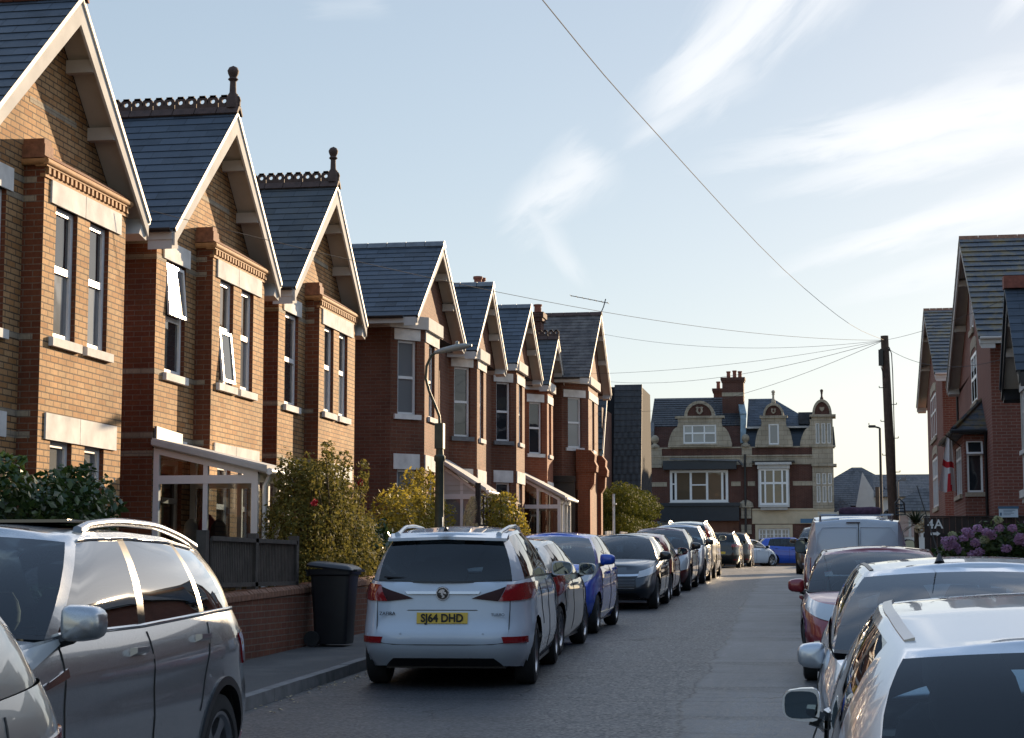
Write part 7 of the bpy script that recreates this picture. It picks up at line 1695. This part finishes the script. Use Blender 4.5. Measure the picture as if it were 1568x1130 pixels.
# small panel van, rear doors towards the camera
VW = [(0, .93), (.1, .97), (.3, 1.0), (.6, 1.0), (.85, .985), (1, .965)]
sp = spec(L=4.4, W=1.80, H=1.76, wb=2.7, fo=.9, R=.32, width=VW, top=[(0, .8), (.5, .98), (1.0, 1.1), (1.5, 1.13), (4.4, 1.16)], cowl=.85, ws_top=1.75, roof_end=4.28, rear_base=4.37, rear=[(0, .12), (.1, .03), (.3, 0), (.7, .01), (1, .03)], blank_rear=True, side_glass='car_glass_dark',
    roof=[(1.7, .05), (2.1, .01), (2.5, 0), (3.8, .0), (4.3, .03)], roofw=.82, edge=.05, bulge=.02, mir=(.10, .09, .13), mir_z=.13, mir_mat='black_plastic',
    cols=[('body', 1.12, 1.85), ('glass', 1.26, 1.96), ('body', 2.42, 2.42), ('body', 3.4, 3.4), ('end', 4.30, 4.22)], seams=[(1.3, .3, 1.3, 1.1), (2.5, .3, 2.5, 1.12)], handles=[(2.3, .95)])
van = Car('panel_van', 'pale panel van with a purple-wrapped load and ladder on its roof', 'van', (.46, 33.3, G(33.3)), 0, sp, 'van_paint', KR_).finish(); dress(van, tail=None, bump=True)
for sg in (1, -1): van.endpatch('tail_light', (sg * .84 * van.a, sg * .99 * van.a, sg * .99 * van.a, sg * .84 * van.a), (.62, .62, 1.1, 1.1), 'red_lens', False, off=.008, nu=6)
yv = -van.b + .0
def rearface(x, t):                                 # a point on the van's upper rear doors
    lo, up = van.G_[0, len(van.seq) - 1], van.G_[8, len(van.seq) - 1]; p = Vector(lo).lerp(Vector(up), t); return Vector((x, p.y - .035 * 4 * t * (1 - t) * .7 - .012 + .06 * (x / .8) ** 2, p.z))
m = MB(); m.tube([rearface(.03, t) for t in np.linspace(0, .95, 8)], .006, 5); m.build('door_seam', 'plate_black', van.root)
m = MB(); m.hexa([rearface(-.17, .93), rearface(.06, .93), rearface(.06, .96), rearface(-.17, .96)], [p + Vector((0, -.02, 0)) for p in (rearface(-.17, .93), rearface(.06, .93), rearface(.06, .96), rearface(-.17, .96))]); m.build('brake_light', 'dark_red_lens', van.root)
for x0, x1 in ((-.68, .0), (.06, .68)):
    P = [rearface(x, t) for x, t in ((x0, .05), (x0 + (.04 if x0 < 0 else 0), .6), (x0 + (.12 if x0 < 0 else 0), .80), (x1 - (.12 if x0 > 0 else 0), .80), (x1 - (.04 if x0 > 0 else 0), .6), (x1, .05))]
    m = MB(); m.tube(P + [P[0]], .006, 5); m.build('door_panel', 'van_paint', van.root, 60)
zr = van.H
m = MB()
for d in (1.9, 2.9, 3.9):
    m.tube([(-.62, van.D(d), zr + .05), (.62, van.D(d), zr + .05)], .015, 6)
    for x in (-.6, .6): m.tube([(x, van.D(d), zr - .05), (x, van.D(d), zr + .055)], .015, 5)
for x in (-.6, .6): m.tube([(x, van.D(1.8), zr + .05), (x, van.D(4.0), zr + .05)], .015, 6)
m.build('roof_rack', 'alloy', van.root)
def on_van(p): return van.root.matrix_basis @ Vector(p)
ld = MB()
for x in (-.62, -.30): ld.beam(on_van((x, van.D(1.0), zr + .08)), on_van((x, van.D(4.1), zr + .08)), .03, .06)
for k in range(11): ld.beam(on_van((-.62, van.D(1.2 + .28 * k), zr + .08)), on_van((-.30, van.D(1.2 + .28 * k), zr + .08)), .03, .03)
tag(ld.build('ladder', 'alloy'), 'aluminium ladder lying on the van roof rack', 'ladder')
rl = MB(); rl.lathe([(0, -.36), (.05, -.34), (.066, -.2), (.06, 0), (.068, .2), (.055, .33), (0, .36)], 14, Matrix.Translation(on_van((.07, van.D(3.9), zr + .12))) @ Matrix.Rotation(R_(90), 4, 'Y')); tag(rl.build('wrapped_roll', 'mauve_net', None, 60), 'long purple netted roll lying across the van roof', 'roll')
hc = MB(); b = on_van((.66, van.D(3.8), zr + .05)); hc.tube([b, b + Vector((0, 0, .2)), b + Vector((.07, 0, .27)), b + Vector((.14, 0, .2)), b + Vector((.16, 0, 0)), b], .016, 6)
for k in range(3): hc.tube([b + Vector((0, 0, .05 + .06 * k)), b + Vector((.15, 0, .05 + .06 * k))], .012, 5)
tag(hc.build('rack_bracket', 'black_plastic'), 'black curved bracket standing on the van roof', 'bracket')
r5 = car('white_van', 'white van ahead of the pale panel van, only its left edge showing', (.42, 40.5), 0, hatch(4.4, 1.82, 1.86, 2.7, R=.33, roofw=.8, side_glass='car_glass_dark'), 'white_paint', KR_)
r6 = car('facing_suv', 'dark SUV facing the camera at the far end of the right row', (-.25, 66.5), 180, hatch(4.5, 1.85, 1.68, 2.65, R=.36, side_glass='car_glass_dark', tilt=True), 'graphite_paint', KR_, front=('clear_lens', .6, .5, .78, .9), grille=(.5, .55, .85))
# --- very near car, only its grey-green rear quarter reaches into the frame at lower left
fg = car('near_car', 'pale grey car of which only a rounded corner shows at extreme lower left', (-3.38, 4.2), 180, hatch(4.2, 1.78, 1.60, 2.6, R=.33, blank_rear=True, cols=[('body', 1.2, 1.95), ('body', 2.4, 2.5), ('end', 3.95, 3.62)]), 'beige_silver_paint', KG)
